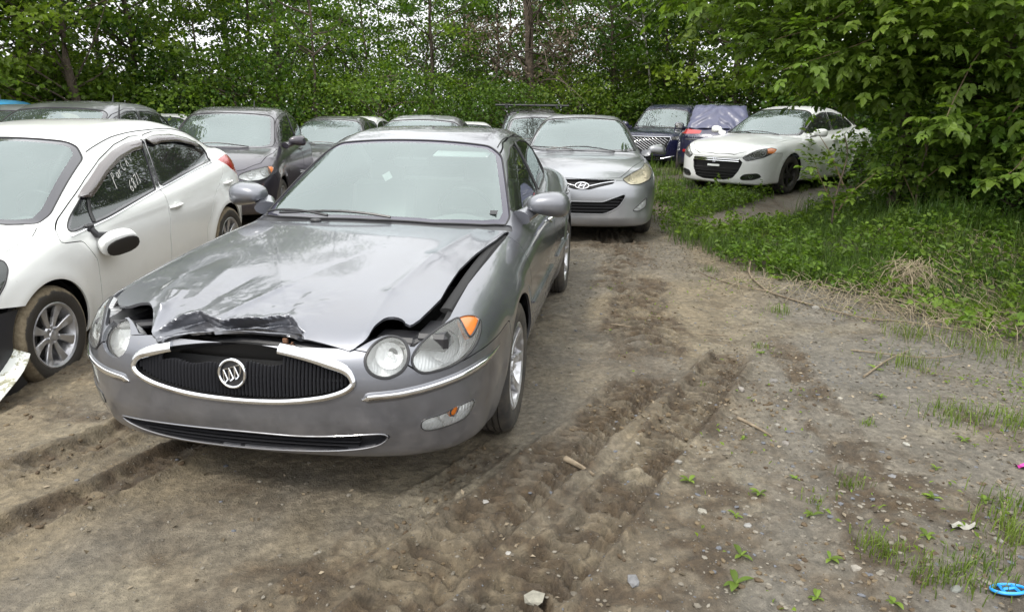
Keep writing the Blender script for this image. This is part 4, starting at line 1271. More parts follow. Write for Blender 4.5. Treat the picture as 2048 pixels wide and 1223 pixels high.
    # take the bonnet sheet out of the same skin first
    hoodp = [(-.42, .5), (-.50, .70), (-.54, .765, .01), (-.50, .752), (-.3, .735), (-.011, .690), (.241, .668), (.45, .668), (.582, .672), (.691, .656), (.775, .640, .01), (.822, .618, .01), (.828, .600), (.800, .585), (.785, .545), (.800, .510), (.863, .487), (.916, .480), (.935, .468), (.968, .430, .01), (.964, .35),
             (.958, .254), (.960, .16), (.963, .071), (.962, -.04), (.969, -.14), (.977, -.231), (.990, -.344, .01), (.962, -.375), (.915, -.405), (.865, -.44), (.815, -.485), (.80, -.54), (.825, -.59), (.80, -.65), (.74, -.70, .01), (.62, -.735), (.4, -.745), (0, -.758), (-.3, -.768), (-.54, -.765, .01), (-.50, -.70), (-.42, -.5), (-.39, 0)]
    hp = rounded(hoodp, .02)
    hood, _ = m.cut(lambda p: np.maximum(sdf(hp, p[:, :2], .3), .69 - p[:, 2]))
    m = m.cut(bay)[1]
    # refine the bonnet sheet so that the creases are sharp
    for _ in range(1):
        t = hood.t; n0 = len(hood.p)
        E = np.sort(np.concatenate([t[:, [0, 1]], t[:, [1, 2]], t[:, [2, 0]]]), 1)
        U, inv = np.unique(E, axis=0, return_inverse=True); inv = inv.ravel()
        mid = sh.project((hood.p[U[:, 0]] + hood.p[U[:, 1]])/2, 2)
        k = len(t); a_, b_, c_ = n0+inv[:k], n0+inv[k:2*k], n0+inv[2*k:]
        hood = Tri(np.concatenate([hood.p, mid]), np.concatenate([np.stack([t[:, 0], a_, c_], 1), np.stack([t[:, 1], b_, a_], 1), np.stack([t[:, 2], c_, b_], 1), np.stack([a_, b_, c_], 1)]), sh)
    tear = np.array([(.985, -.375), (.93, -.32), (.885, -.275), (.865, -.235), (.905, -.165), (.925, -.107), (.905, -.06), (.897, .008), (.890, .056), (.872, .100), (.862, .135), (.885, .175), (.915, .205), (.965, .25)])
    def disp(V, N):
        p = V[:, :2]; x, y = p.T; dz = np.zeros(len(V)); dx = np.zeros(len(V))
        fz = sstep(-.3, .75, x)
        dz += .008 * fz
        # pressed-in character lines
        for A, B, am, w in (((-.50, .607), (.10, .505), .006, .035), ((.10, .505), (.60, .458), .009, .03), ((.60, .458), (.90, .465), .008, .03)):
            d, t_ = seg_d(p, A, B); dz += am*np.exp(-np.abs(d)/w)
        # buckles radiating from the blow
        for A, B, am, w, sd in (((.66, .0), (.86, -.09), .014, .026, 1), ((.60, -.02), (.25, -.22), .006, .10, 1), ((.55, .02), (.3, .12), -.004, .08, 1),
                                ((.70, -.46), (.86, -.395), .016, .014, 0), ((.70, -.415), (.865, -.392), .013, .012, 0), ((.865, -.395), (.985, -.366), .018, .020, 0),
                                ((.5, -.55), (.82, -.50), .008, .04, 0), ((.3, -.5), (.62, -.56), -.006, .08, 0), ((.55, -.20), (.85, -.26), -.010, .06, 0), ((.66, .10), (.86, .12), -.009, .04, 0),
                                ((.74, -.20), (.80, -.10), .007, .016, 0), ((.45, -.36), (.75, -.33), .005, .05, 0), ((.4, .25), (.8, .30), .003, .08, 0)):
            d, t_ = seg_d(p, A, B)
            e = np.exp(-np.abs(d)/w) if not sd else np.where(d > 0, np.exp(-np.abs(d)/(w*.45)), np.exp(-np.abs(d)/(w*1.6)))
            dz += am * e * (1 - .5*t_*0)
        # the torn fold: sheet pushed in below a raised ragged lip
        f = np.interp(y, tear[:, 1], tear[:, 0])
        inside = (y > -.375) & (y < .25)
        env = sstep(-.375, -.28, y) * (1 - sstep(.20, .25, y))
        u = x - f
        wob = fbm(y*22, x*22, 3, 5) - .5
        below = inside & (u > 0)
        lipx = np.interp(y, [-.375, -.23, -.04, .07, .25], [.99, .975, .962, .962, .958])
        w = np.clip(u / np.maximum(lipx - f, .02), 0, 1)
        ramp_ = sstep(0, .18, w) 
        dz += np.where(below, env*(-.040*ramp_ + .056*sstep(.72, 1, w)), 0)
        dx += np.where(below, env*(-.040*ramp_*(1-.8*sstep(.80, 1, w))), 0)
        dz += np.where(u <= 0, env * .016*np.exp(u/.022), 0) * inside + np.where(below, env*.016*np.exp(-u/.006), 0)
        dx += np.where(inside, env*.012*np.exp(-np.abs(u)/.02), 0)
        cr = np.exp(-np.maximum(.74 - x, 0)/.10) * sstep(-.55, -.3, y) * (1 - sstep(.22, .34, y))
        dz += cr * .008 * wob + np.where(below, env*.007*(fbm(y*38+3, x*30, 2, 9)-.5), 0)
        dz += .003*(fbm(x*3.1, y*3.4, 2, 21)-.5)*sstep(.0, .5, x)
        out = V + N*dz[:, None]; out[:, 0] += dx
        return out
    hd = panel('hood', hood, sh, pm, root, 'crumpled bonnet with torn and folded front edge', edge=.012, disp=disp)
    # torn flap
    fl = sh.top(.86, .118)[0]
    G = []
    for i in range(9):
        u = i/8; G.append([fl + np.array([.012*math.sin(3*u) - .02*v + .06*u*v, -.035 + .075*u, .008 + .034*v*(1-.3*u) + .006*math.sin(9*u)]) for v in (0, .35, .7, 1)])
    # cowl under the wipers
    cw = R_top(mir([(-.355, 0), (-.39, .5), (-.47, .70), (-.555, .785), (-.64, .765), (-.60, .735), (-.545, .62), (-.475, .35), (-.455, 0)]), .85)
    a, m = m.cut(cw); panel('cowl', a, sh, M['plastic'], root, off=-.006)
    # doors
    for sg in (1, -1):
        for d, hx in (([(-.44, .22), (-.43, .60), (-.40, .80), (-.44, .93), (-.62, .99), (-.90, 1.16), (-1.2, 1.30), (-1.45, 1.37), (-1.71, 1.395), (-1.76, 1.0), (-1.70, .55), (-1.70, .22)], -1.56),
                      ([(-1.706, .22), (-1.706, .55), (-1.766, 1.0), (-1.716, 1.395), (-2.1, 1.40), (-2.45, 1.37), (-2.78, 1.25), (-3.04, 1.09), (-2.95, .95), (-2.62, .80), (-2.42, .58), (-2.38, .22)], -2.62)):
            a, m = m.cut(R_side(d, sg, r=.05), .003); dr = panel('door', a, sh, pm, root)
            handle(dr, sh, hx, .855, sg, M['chrome'], .17)
            q = sh.side(np.linspace(max(p_[0] for p_ in d)-.06, min(p_[0] for p_ in d)+.30, 24), np.full(24, .545), sg); q = q[~np.isnan(q[:, 0])]
            nn = sh.normals(q); add('rub_strip', tube(q + nn*.003, 1, 6, flat=(.014, .007), up=(0, 0, 1)), pm, dr)
    # bumper split
    bpoly = rounded([(2, -1), (2, .735), (.97, .735), (.95, .70), (.92, .625), (.72, .652), (.58, .660), (.30, .668), (.30, -1)], .01)
    a, m = m.cut(lambda p: sdf(bpoly, p[:, [0, 2]], 2.5), .002)
    bmp = panel('front_bumper', a, sh, pm, root, 'unbroken painted front bumper')
    for sg in (1, -1):
        up_ = np.array([(.48, .553), (.51, .563), (.61, .570), (.70, .582), (.80, .598), (.865, .612)])
        q = sh.hit(np.stack([np.array([1.6]*30), np.zeros(30), np.zeros(30)], 1)*0 + np.array([2., 0, 0]) + np.stack([0*np.arange(30.), sg*np.interp(np.linspace(0, 1, 30), np.linspace(0, 1, 6), up_[:, 0]), np.interp(np.linspace(0, 1, 30), np.linspace(0, 1, 6), up_[:, 1]-.014)], 1), [-1, 0, 0], 0, 2.2)
        q = q[~np.isnan(q[:, 0])]
        # carry the strip round the corner along the side
        xs = np.linspace(q[-1][0]-.02, .50, 8); e = sh.side(xs, q[-1][2] + .004*np.arange(8)/2, sg); e = e[~np.isnan(e[:, 0])]
        q = np.concatenate([q, e]); nn = sh.normals(q); L_ = len(q); tap = np.clip(np.minimum(np.arange(L_)/4, (L_-1-np.arange(L_))/7), .15, 1)
        V, T = tube(q + nn*.003, tap, 8, flat=(.013, .008), up=nn)
        add('chrome_strip', tube(q + nn*.002, tap, 8, flat=(.012, .008), up=nn), M['chrome'], bmp)
        add('strip_surround', tube(q + nn*.0, np.clip(tap*1.1, .3, 1), 8, flat=(.021, .006), up=nn), pm, bmp)
    # antenna-less trunk
    a, m = m.cut(R_top(mir([(-3.40, 0), (-3.38, .45), (-3.32, .66), (-3.42, .72), (-3.86, .68), (-3.95, 0)]), .9, r=.04), .003); panel('trunk_lid', a, sh, pm, root)
    # roof side seams
    for sg in (1, -1):
        xs = np.linspace(-1.30, -2.75, 30); ys = sg*np.interp(xs, [-2.75, -2.4, -1.9, -1.5, -1.30], [.50, .545, .56, .55, .555])
        q = sh.top(xs, ys); add('roof_seam', tube(q + sh.normals(q)*.0005, .0045, 6), M['rubber'], root)
    # fender-side shell under the hood edge
    body = panel('body', m, sh, pm, root)
    s = m0
    for c_ in cuts: s = s.cut(c_)[1]
    s = s.cut(lambda p: np.maximum(sdf(rounded([(1.4, .70), (.93, .72), (.6, .715), (.0, .735), (-.6, .76), (-.6, -.76), (0, -.735), (.6, -.72), (.93, -.72), (1.4, -.70)], .02), p[:, :2], .3), .60 - p[:, 2]))[1]
    nn = sh.normals(s.p); link('inner_shell', make_mesh('inner_shell', s.p - nn*.022, s.t, nor=nn), M['under'], root)
    arch_liners(P, root, .83)
    # ---- inside the bay
    bayo = add('engine_bay', join(box((.10, 0, .50), (1.3, 1.36, .05)), box((-.44, 0, .70), (.06, 1.40, .42)), box((.15, .68, .62), (1.1, .03, .26)), box((.15, -.68, .62), (1.1, .03, .26)),
                                  box((.90, 0, .47), (.05, .84, .26))), M['under'], root)
    def bar(pts, r, mt=M['plastic'], nm_='support_bar', flat=None): add(nm_, tube(pts, r, 8, flat=flat), mt, bayo)
    bar([(.955, -.36, .665), (.93, -.20, .69), (.915, -.02, .715), (.925, .15, .712), (.945, .30, .708), (.93, .42, .70)], 1, flat=(.030, .014))
    bar([(.90, -.40, .690), (.87, -.2, .722), (.87, 0, .735), (.89, .25, .726), (.91, .38, .715)], 1, M['dark_metal'], flat=(.022, .010))
    bar([(.84, -.45, .66), (.82, 0, .70), (.86, .45, .69)], .018, M['dark_metal'])
    bar([(.80, -.68, .72), (.86, -.60, .715), (.80, -.45, .72), (.72, -.38, .71)], 1, M['plastic'], flat=(.03, .018))
    bar([(.80, .66, .735), (.84, .60, .71), (.82, .50, .72), (.86, .44, .70)], 1, M['plastic'], flat=(.035, .016))
    bar([(.62, .705, .79), (.2, .715, .85), (-.2, .72, .885), (-.5, .74, .90)], 1, M['under'], 'fender_rail', flat=(.028, .012))
    bar([(.62, -.705, .77), (.2, -.715, .83), (-.5, -.74, .88)], 1, M['under'], 'fender_rail', flat=(.028, .012))
    for c_, s_ in (((.74, .70, .72), (.20, .13, .07)), ((.80, .56, .70), (.12, .17, .08)), ((.76, -.66, .70), (.2, .15, .07))): add('lamp_housing', box(c_, s_, bev=.015), M['plastic'], bayo)
    add('hood_latch', join(box((.965, .185, .715), (.02, .04, .018), bev=.003), tube([(.968, .172, .725), (.972, .185, .705), (.968, .2, .735)], .004, 6), box((.955, .165, .735), (.015, .02, .02), bev=.003)), M['rust'], bayo)
    add('radiator', box((.86, 0, .60), (.03, .80, .20)), M['dark_metal'], bayo)
    add('engine_cover', join(box((.35, .05, .70), (.55, .62, .12), bev=.03)), M['plastic'], bayo)
    add('floor_pan', box((-1.4, 0, .30), (3.1, 1.3, .08)), M['under'], root)
    for xw in (0, -P['wb']):
        for sg in (1, -1): wheel(root, xw, sg*.80, sg, 'buick', P['r'], M['tyre'], .215)
    # mud flap behind the front wheel
    add('mud_flap', box((-.375, .80, .27), (.015, .20, .20), bev=.004), M['rubber'], root); add('mud_flap', box((-.375, -.80, .27), (.015, .20, .20), bev=.004), M['rubber'], root)
    for sg in (1, -1):
        door_mirror(root, (-.83, sg*.955, 1.045), (.115, .125, .078), sg, pm, (-.74, sg*.80, .975))
    wipers(root, sh, lambda y: -.455 - .13*(abs(y)/.7)**3, arms=((.10, .72), (-.28, .44)), up=.012)
    add('washer_nozzle', ellipsoid(sh.top(-.42, -.33)[0] + np.array([0, 0, .006]), (.02, .035, .012)), M['plastic'], root)
    add('parking_sticker', (lambda q, n_: (np.array([q + n_*.003 + a*np.array([.0, .022, 0]) + b*nrm(np.cross(n_, (0, 1, 0)))*.018 for a, b in ((-1, -1), (1, -1), (1, 1), (-1, 1))]), np.array([[0, 1, 2], [0, 2, 3]])))(sh.top(-.66, .655)[0], sh.normals(sh.top(-.66, .655))[0]), M['plastic'], root)
    dash(root, sh, -.62, .90)
    seats(root, M['seat_grey'], (-1.30, -2.25), 1.13)
    add('rear_view_mirror', join(move(box((0, 0, 0), (.02, .24, .06), bev=.01), (-1.20, 0, 1.245)), tube([(-1.17, 0, 1.30), (-1.19, 0, 1.25)], .01, 6)), M['plastic'], root)
    add('sun_visor', move(box((0, 0, 0), (.16, .36, .012), bev=.004), (-1.22, .34, 1.305), R=rot('Y', .2)), M['paper'], root)
    add('hang_tag', move(box((0, 0, 0), (.004, .055, .045)), (-1.06, -.12, 1.16), R=rot('X', .5)), M['paper'], root)
    return root, sh

def convexv(V):
    V = np.array(V, float); return V, convex(V)

def build_white_sedan():
    L = dict(RIO_L)
    L['lamps'] = [dict(L['lamps'][0], only=-1), dict(pts=[(.36, .69, .86), (.18, .765, .83), (.20, .80, .79), (.29, .83, .72), (.40, .80, .60), (.52, .72, .58), (.55, .60, .72)], only=1, inner=M['plastic'], lens=M['side_glass'], bezel_mat=M['plastic'], depth=.10)]
    bite = rounded([(2, -1), (2, .62), (.45, .62), (.36, .60), (.20, .565), (.13, .50), (-.2, .3), (-.2, -1)], .01)
    L['bite'] = [lambda p: np.maximum(sdf(bite, p[:, [0, 2]], 2.5), .0 - p[:, 0])]
    root, sh = build_car('sedan', 'white sedan with visor-topped windows, missing front bumper and mud-caked front wheel', 'car', RIO, M['white'], L, .024, M['mud_tyre'], 'rio')
    # black backing left where the bumper is gone
    G = []
    for y in np.linspace(-.72, .72, 21):
        G.append([(.34 - .25*(abs(y)/.75)**3 + dx, y, z) for dx, z in ((.16, .62), (.19, .56), (.14, .48), (.17, .42), (.05, .30), (-.05, .20))])
    add('crash_bar', grid(np.array(G)), M['plastic'], root)
    for sg in (1, -1):
        th = np.linspace(-.55, .80, 14)
        outer = [(min(.66, .345 + .30*math.cos(a)*1.05), .60 if a > .6 else .305 + .345*math.sin(a)*1.35) for a in th]
        add('wheel_shroud', grid(np.array([[(.350*math.cos(a), sg*.835, .305 + .350*math.sin(a)), (.345*math.cos(a)*.4 + o_[0]*.6, sg*.825, (.305 + .345*math.sin(a))*.4 + o_[1]*.6), (o_[0], sg*.76, o_[1]), (o_[0]*.9, sg*.55, o_[1])] for a, o_ in zip(th, outer)])), M['plastic'], root)
    add('liner_flap', grid(np.array([[(.42 - .06*k, .60 + .042*k + .02*math.sin(j), .575 - .075*j) for j in range(6)] for k in range(6)])), M['plastic'], root)
    # smoked rain visors over the side windows
    for sg in (1, -1):
        for pts in ([(-.62, 1.045), (-.80, 1.112), (-1.02, 1.196), (-1.26, 1.262), (-1.48, 1.298), (-1.68, 1.305)], [(-1.76, 1.305), (-1.98, 1.318), (-2.26, 1.300), (-2.52, 1.245), (-2.66, 1.195)]):
            x = np.linspace(0, 1, 26); X = np.interp(x, np.linspace(0, 1, len(pts)), [p[0] for p in pts]); Z = np.interp(x, np.linspace(0, 1, len(pts)), [p[1] for p in pts])
            wd = .062 * np.minimum(1, np.minimum(x/.12, (1-x)/.06) + .25)
            rows = []
            for k, (u, o) in enumerate(((-.14, .003), (.15, .016), (.6, .024), (1.0, .020), (1.0, .012))):
                dzx = np.gradient(Z, X); nx, nz = dzx/np.sqrt(1+dzx**2), -1/np.sqrt(1+dzx**2)
                q = sh.side(X + nx*wd*u, Z + nz*wd*u, sg); n_ = sh.normals(np.nan_to_num(q)); rows.append(q + n_*o)
            G = np.stack(rows, 1); G = G[~np.isnan(G[..., 0]).any(1)]
            add('window_visor', grid(G), M['visor'], root)
        # bright strip along the foot of the windows
        q = sh.side(np.linspace(-.32, -2.72, 60), np.interp(np.linspace(-.32, -2.72, 60), [-2.75, -2.6, -1.5, -.75, -.27], [1.07, 1.025, .947, .876, .845]), sg); q = q[~np.isnan(q[:, 0])]
        add('window_strip', tube(q + sh.normals(q)*.003, 1, 6, flat=(.009, .006), up=(0, 0, 1)), M['chrome'], root)
        xs = np.linspace(-1.0, -2.9, 40); q = sh.top(xs, sg*np.interp(xs, [-2.9, -2.4, -1.9, -1.4, -1.0], [.47, .50, .53, .55, .585])); add('roof_seam', tube(q + sh.normals(q)*.0005, .004, 6), M['rubber'], root)
    for sg in (1, -1):
        q = sh.side(np.linspace(-.60, -.72, 8), np.linspace(.882, 1.045, 8), sg); add('window_divider', tube(q + sh.normals(q)*.001, 1, 6, flat=(.014, .004), up=sh.normals(q)), M['rubber'], root)
    # words written on the front door glass
    def glyph(s, x0, z0, sc, slant=.25, tilt=-.30):
        # strokes in a 1 x 1 box, written so they read from outside (x runs to the rear)
        out = []
        for st in s:
            a = np.array(st, float)*sc; out.append([(x0 - (u + slant*v), z0 + v + u*(-tilt)) for u, v in a])
        return out
    Pp = [[(0, -.5), (.15, 1)], [(.1, .95), (.45, 1), (.5, .65), (.12, .45)]]
    Aa = [[(.45, .5), (.1, .55), (0, .2), (.2, 0), (.42, .3), (.45, .5), (.45, 0)]]
    Rr = [[(.0, .55), (.1, 0), (.08, .3), (.2, .5), (.4, .5)]]
    Cc = [[(.6, .95), (.3, 1), (.05, .6), (.1, .15), (.4, 0), (.6, .1)]]
    A2 = [[(0, 0), (.25, 1), (.5, 0)], [(.1, .4), (.42, .4)]]
    N1 = [[(.1, 1), (.1, 0)]]; N6 = [[(.5, 1), (.15, .7), (0, .3), (.2, 0), (.45, .1), (.45, .4), (.2, .5), (.05, .35)]]
    N8 = [[(.3, .5), (.05, .75), (.25, 1), (.5, .8), (.3, .5), (.05, .2), (.25, 0), (.5, .2), (.3, .5)]]; N7 = [[(0, .95), (.5, 1), (.2, 0)]]
    S = []
    for g_, x0, dx in ((Pp, 0, 0), (Aa, .06, .01), (Rr, .10, 0), (Cc, .155, .01), (A2, .225, .0), (N1, .29, .0)): S += glyph(g_, -1.05 - x0*1.2, 1.062 + x0*.40, .066)
    for g_, x0 in ((N6, 0), (N8, .045), (N7, .09), (N1, .14)): S += glyph(g_, -1.19 - x0*1.15, .980 + x0*.34, .070)
    stroke_marks(root, 'window_writing', sh, S, M['chalk'], .0030)
    # broken mirror hanging by its cable
    c = sh.side(-.60, .745, 1)[0] + np.array([0, .10, 0])
    ex = nrm((.52, .76, -.38)); ey = nrm(np.cross((.25, 0, .97), ex)); R_ = np.stack([ex, ey, np.cross(ex, ey)], 1)
    V, T = ellipsoid((0, 0, 0), (.085, .125, .078), 28, 18, .8); V[:, 0] = np.where(V[:, 0] > .03, .03 + (V[:, 0]-.03)*.25, V[:, 0])
    mm = add('side_mirror', move((V, T), c, R=R_), M['white'], root, 'broken door mirror hanging down the front door')
    V, T = ellipsoid((.050, 0.01, 0), (.010, .108, .064), 24, 10, .8); add('mirror_back', move((V, T), c, R=R_), M['dark_metal'], mm)
    p0 = sh.side(-.50, .88, 1)[0]
    add('mirror_mount', join(box(p0 + np.array([-.02, .012, -.02]), (.07, .035, .05), bev=.008), tube([p0 + np.array([-.02, .02, -.03]), p0 + np.array([-.03, .05, -.07]), c + np.array([0, -.05, .05])], .022, 8)), M['plastic'], mm)
    for x, z in ((-3.0, .86), (-2.75, .68)): pass
    # antenna on the roof
    q = sh.top(-2.45, .0)[0]; add('antenna', join(tube([q, q + np.array([-.05, 0, .14])], [.012, .004], 8)), M['plastic'], root)
    return root, sh
# ================================================================= ground
def track_field(x, y, pts, hw, depth, ridge, pitch, lug, skew=.6, seed=0):
    """a wheel rut with lug prints along a polyline; returns (height, mask)"""
    P = np.array(pts, float)
    bb = (x > P[:, 0].min()-.7) & (x < P[:, 0].max()+.7) & (y > P[:, 1].min()-.7) & (y < P[:, 1].max()+.7)
    if not bb.all():
        H, K = np.zeros(x.shape), np.zeros(x.shape)
        if bb.any(): H[bb], K[bb] = track_field(x[bb], y[bb], pts, hw, depth, ridge, pitch, lug, skew, seed)
        return H, K
    c = catmull_open(P, 7)
    best = np.full(x.shape, 9.0); side = np.zeros(x.shape); s_ = np.zeros(x.shape); acc = 0
    for a, b in zip(c[:-1], c[1:]):
        ab = b - a; L = np.hypot(*ab)
        t = np.clip(((x-a[0])*ab[0] + (y-a[1])*ab[1])/(L*L), 0, 1)
        dx, dy = x-a[0]-t*ab[0], y-a[1]-t*ab[1]; d = np.hypot(dx, dy)
        m = d < best; best = np.where(m, d, best); side = np.where(m, (ab[0]*dy-ab[1]*dx)/L, side); s_ = np.where(m, acc + t*L, s_); acc += L
    w = hw*(1 + .35*(vnoise(s_*3, s_*0+seed, seed)-.5))
    q = best/w
    prof = -depth*(1-sstep(.75, 1.1, q)) + ridge*np.exp(-((q-1.22)/.22)**2)
    keep = .3 + .7*vnoise(s_*1.7, side*3, seed+4)
    ph = s_/pitch + np.abs(side)*skew/pitch + .35*(vnoise(x*9, y*9, seed+1)-.5)
    fade = sstep(0, .35, s_)*(1-sstep(acc-.5, acc-.05, s_))
    prof = prof*fade
    lg = fade*lug*np.clip(np.sin(ph*2*np.pi)*3.0, -1, 1)*(1-sstep(.8, 1.0, q))*keep
    prof = prof*(.6 + .6*vnoise(s_*1.3, side*2, seed+9))
    return prof + lg, (1-sstep(.9, 1.5, q))*fade

def catmull_open(P, n):
    P = np.concatenate([[2*P[0]-P[1]], P, [2*P[-1]-P[-2]]]); out = []
    for i in range(1, len(P)-2):
        for k in range(n):
            t = k/n; p0, p1, p2, p3 = P[i-1:i+3]
            out.append(.5*((2*p1)+(-p0+p2)*t+(2*p0-5*p1+4*p2-p3)*t*t+(-p0+3*p1-3*p2+p3)*t**3))
    return np.array(out + [P[-2]])

def base_z(x, y):
    z = .016*np.clip(y-4.5, 0, 11) + .12*sstep(1.6, 4.5, x)*sstep(7, 12, y)
    z = z - .10*sstep(-1, -6, x)*sstep(9, 14, y)
    z = z + .36*np.exp(-(((x-4.9)/1.3)**2 + ((y-7.6)/1.1)**2)) - .10*np.exp(-(((x-3.9)/.8)**2 + ((y-5.7)/.5)**2)) + .9*sstep(6.5, 14, x)*sstep(4, 10, y)
    return z

TRACKS = [
    ([(-.55, .9), (-.05, 1.85), (.34, 2.4), (1.08, 3.68), (1.62, 4.65)], .115, .036, .028, .075, .030),
    ([(-.75, 1.2), (-.30, 2.1), (.06, 2.68), (.60, 3.55), (.98, 4.25)], .12, .030, .024, .075, .030),
    ([(.90, 4.2), (1.02, 5.2), (1.14, 6.4), (1.24, 8.0), (1.30, 9.6)], .25, .010, .012, .13, .030),
    ([(-3.2, 1.2), (-2.2, 2.05), (-1.75, 2.6), (-1.50, 3.1), (-1.2, 3.9)], .085, .050, .030, .05, .006),
    ([(-3.5, 1.6), (-2.6, 2.35), (-2.05, 3.0), (-1.8, 3.7)], .10, .038, .026, .05, .008),
    ([(-1.5, .8), (-.9, 1.7), (-.35, 2.6), (.1, 3.3)], .08, .014, .012, .05, .005),
    ([(1.1, 1.2), (1.45, 2.4), (1.75, 3.6), (1.95, 5.0)], .10, .008, .008, .05, .004),
]
EDGE_Y = [1.2, 2.2, 3.4, 4.6, 5.7, 6.2, 7.0, 9.0, 12, 18, 30]
EDGE_X = [2.2, 2.35, 2.9, 3.45, 3.1, 2.75, 2.05, 1.98, 2.3, 2.9, 3.5]
def grassy(x, y):
    """0..1 how overgrown the ground is"""
    e = np.interp(y, EDGE_Y, EDGE_X) + .5*(fbm(x*1.3, y*1.3, 3, 31)-.5)
    g = sstep(-.12, .45, x - e)
    path = seg_path(x, y, [(2.9, 9.6), (3.9, 10.4), (5.2, 11.9), (7.4, 13.8)], .62)
    far = sstep(15.5, 17.5, y)
    left = sstep(-9, -11, x)
    return np.clip(np.maximum.reduce([g*(1-path), far, left]), 0, 1)
def seg_path(x, y, pts, w):
    d = np.full(np.shape(x), 9.)
    for a, b in zip(pts[:-1], pts[1:]):
        a, b = np.array(a), np.array(b); ab = b-a; t = np.clip(((x-a[0])*ab[0]+(y-a[1])*ab[1])/(ab@ab), 0, 1)
        d = np.minimum(d, np.hypot(x-a[0]-t*ab[0], y-a[1]-t*ab[1]))
    return 1 - sstep(w*.55, w*1.1, d + .25*(fbm(np.asarray(x)*2, np.asarray(y)*2, 2, 3)-.5))

def ground_z(x, y, detail=True):
    x = np.asarray(x, float); y = np.asarray(y, float)
    z = base_z(x, y)
    if not detail: return z, None
    near = 1 - sstep(9, 16, np.hypot(x, y))
    z = z + near*(.035*(fbm(x*.9, y*.9, 3, 1)-.5) + .022*(fbm(x*3.1, y*3.1, 3, 2)-.5))
    mk = np.zeros_like(z)
    for k, (pts, hw, dp, rg, pit, lug) in enumerate(TRACKS):
        h, m = track_field(x, y, pts, hw, dp, rg, pit, lug, seed=k*7)
        z = z + h*near; mk = np.maximum(mk, m)
    # clods and crusty breaks, strongest where the mud has been churned
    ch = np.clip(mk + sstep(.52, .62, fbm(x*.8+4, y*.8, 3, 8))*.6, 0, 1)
    r = 1-np.abs(2*fbm(x*7+.6*fbm(x*3, y*3, 2, 5), y*9, 3, 12)-1)
    z = z + near*(ch*.040*(r-.6) + (.35+.65*ch)*.024*(fbm(x*15, y*19, 3, 14)-.5) + .012*(fbm(x*42, y*42, 2, 15)-.5)*(.45+ch))
    return z, ch

def warp(n, c, near, far):
    """n coordinates round c: fine spacing inside +-near, growing outward to far"""
    t = np.linspace(-1, 1, n); k = .72
    a = np.abs(t); v = np.where(a < k, a/k*near, near + (far-near)*(((a-k)/(1-k))**3.2*.985 + .015*(a-k)/(1-k)))
    return c + np.sign(t)*v

GRID = [None, None, None]; MASK = [None, None, None]
def GZ(x, y, G=None):
    """height of the finished ground sheet"""
    X, Y, Z = G or GRID; x = np.asarray(x, float); y = np.asarray(y, float)
    i = np.interp(x, X, np.arange(len(X))); j = np.interp(y, Y, np.arange(len(Y)))
    i0 = np.clip(i.astype(int), 0, len(X)-2); j0 = np.clip(j.astype(int), 0, len(Y)-2); u = i-i0; v = j-j0
    return (Z[i0, j0]*(1-u)+Z[i0+1, j0]*u)*(1-v) + (Z[i0, j0+1]*(1-u)+Z[i0+1, j0+1]*u)*v
def gz(x, y): return float(GZ(x, y))

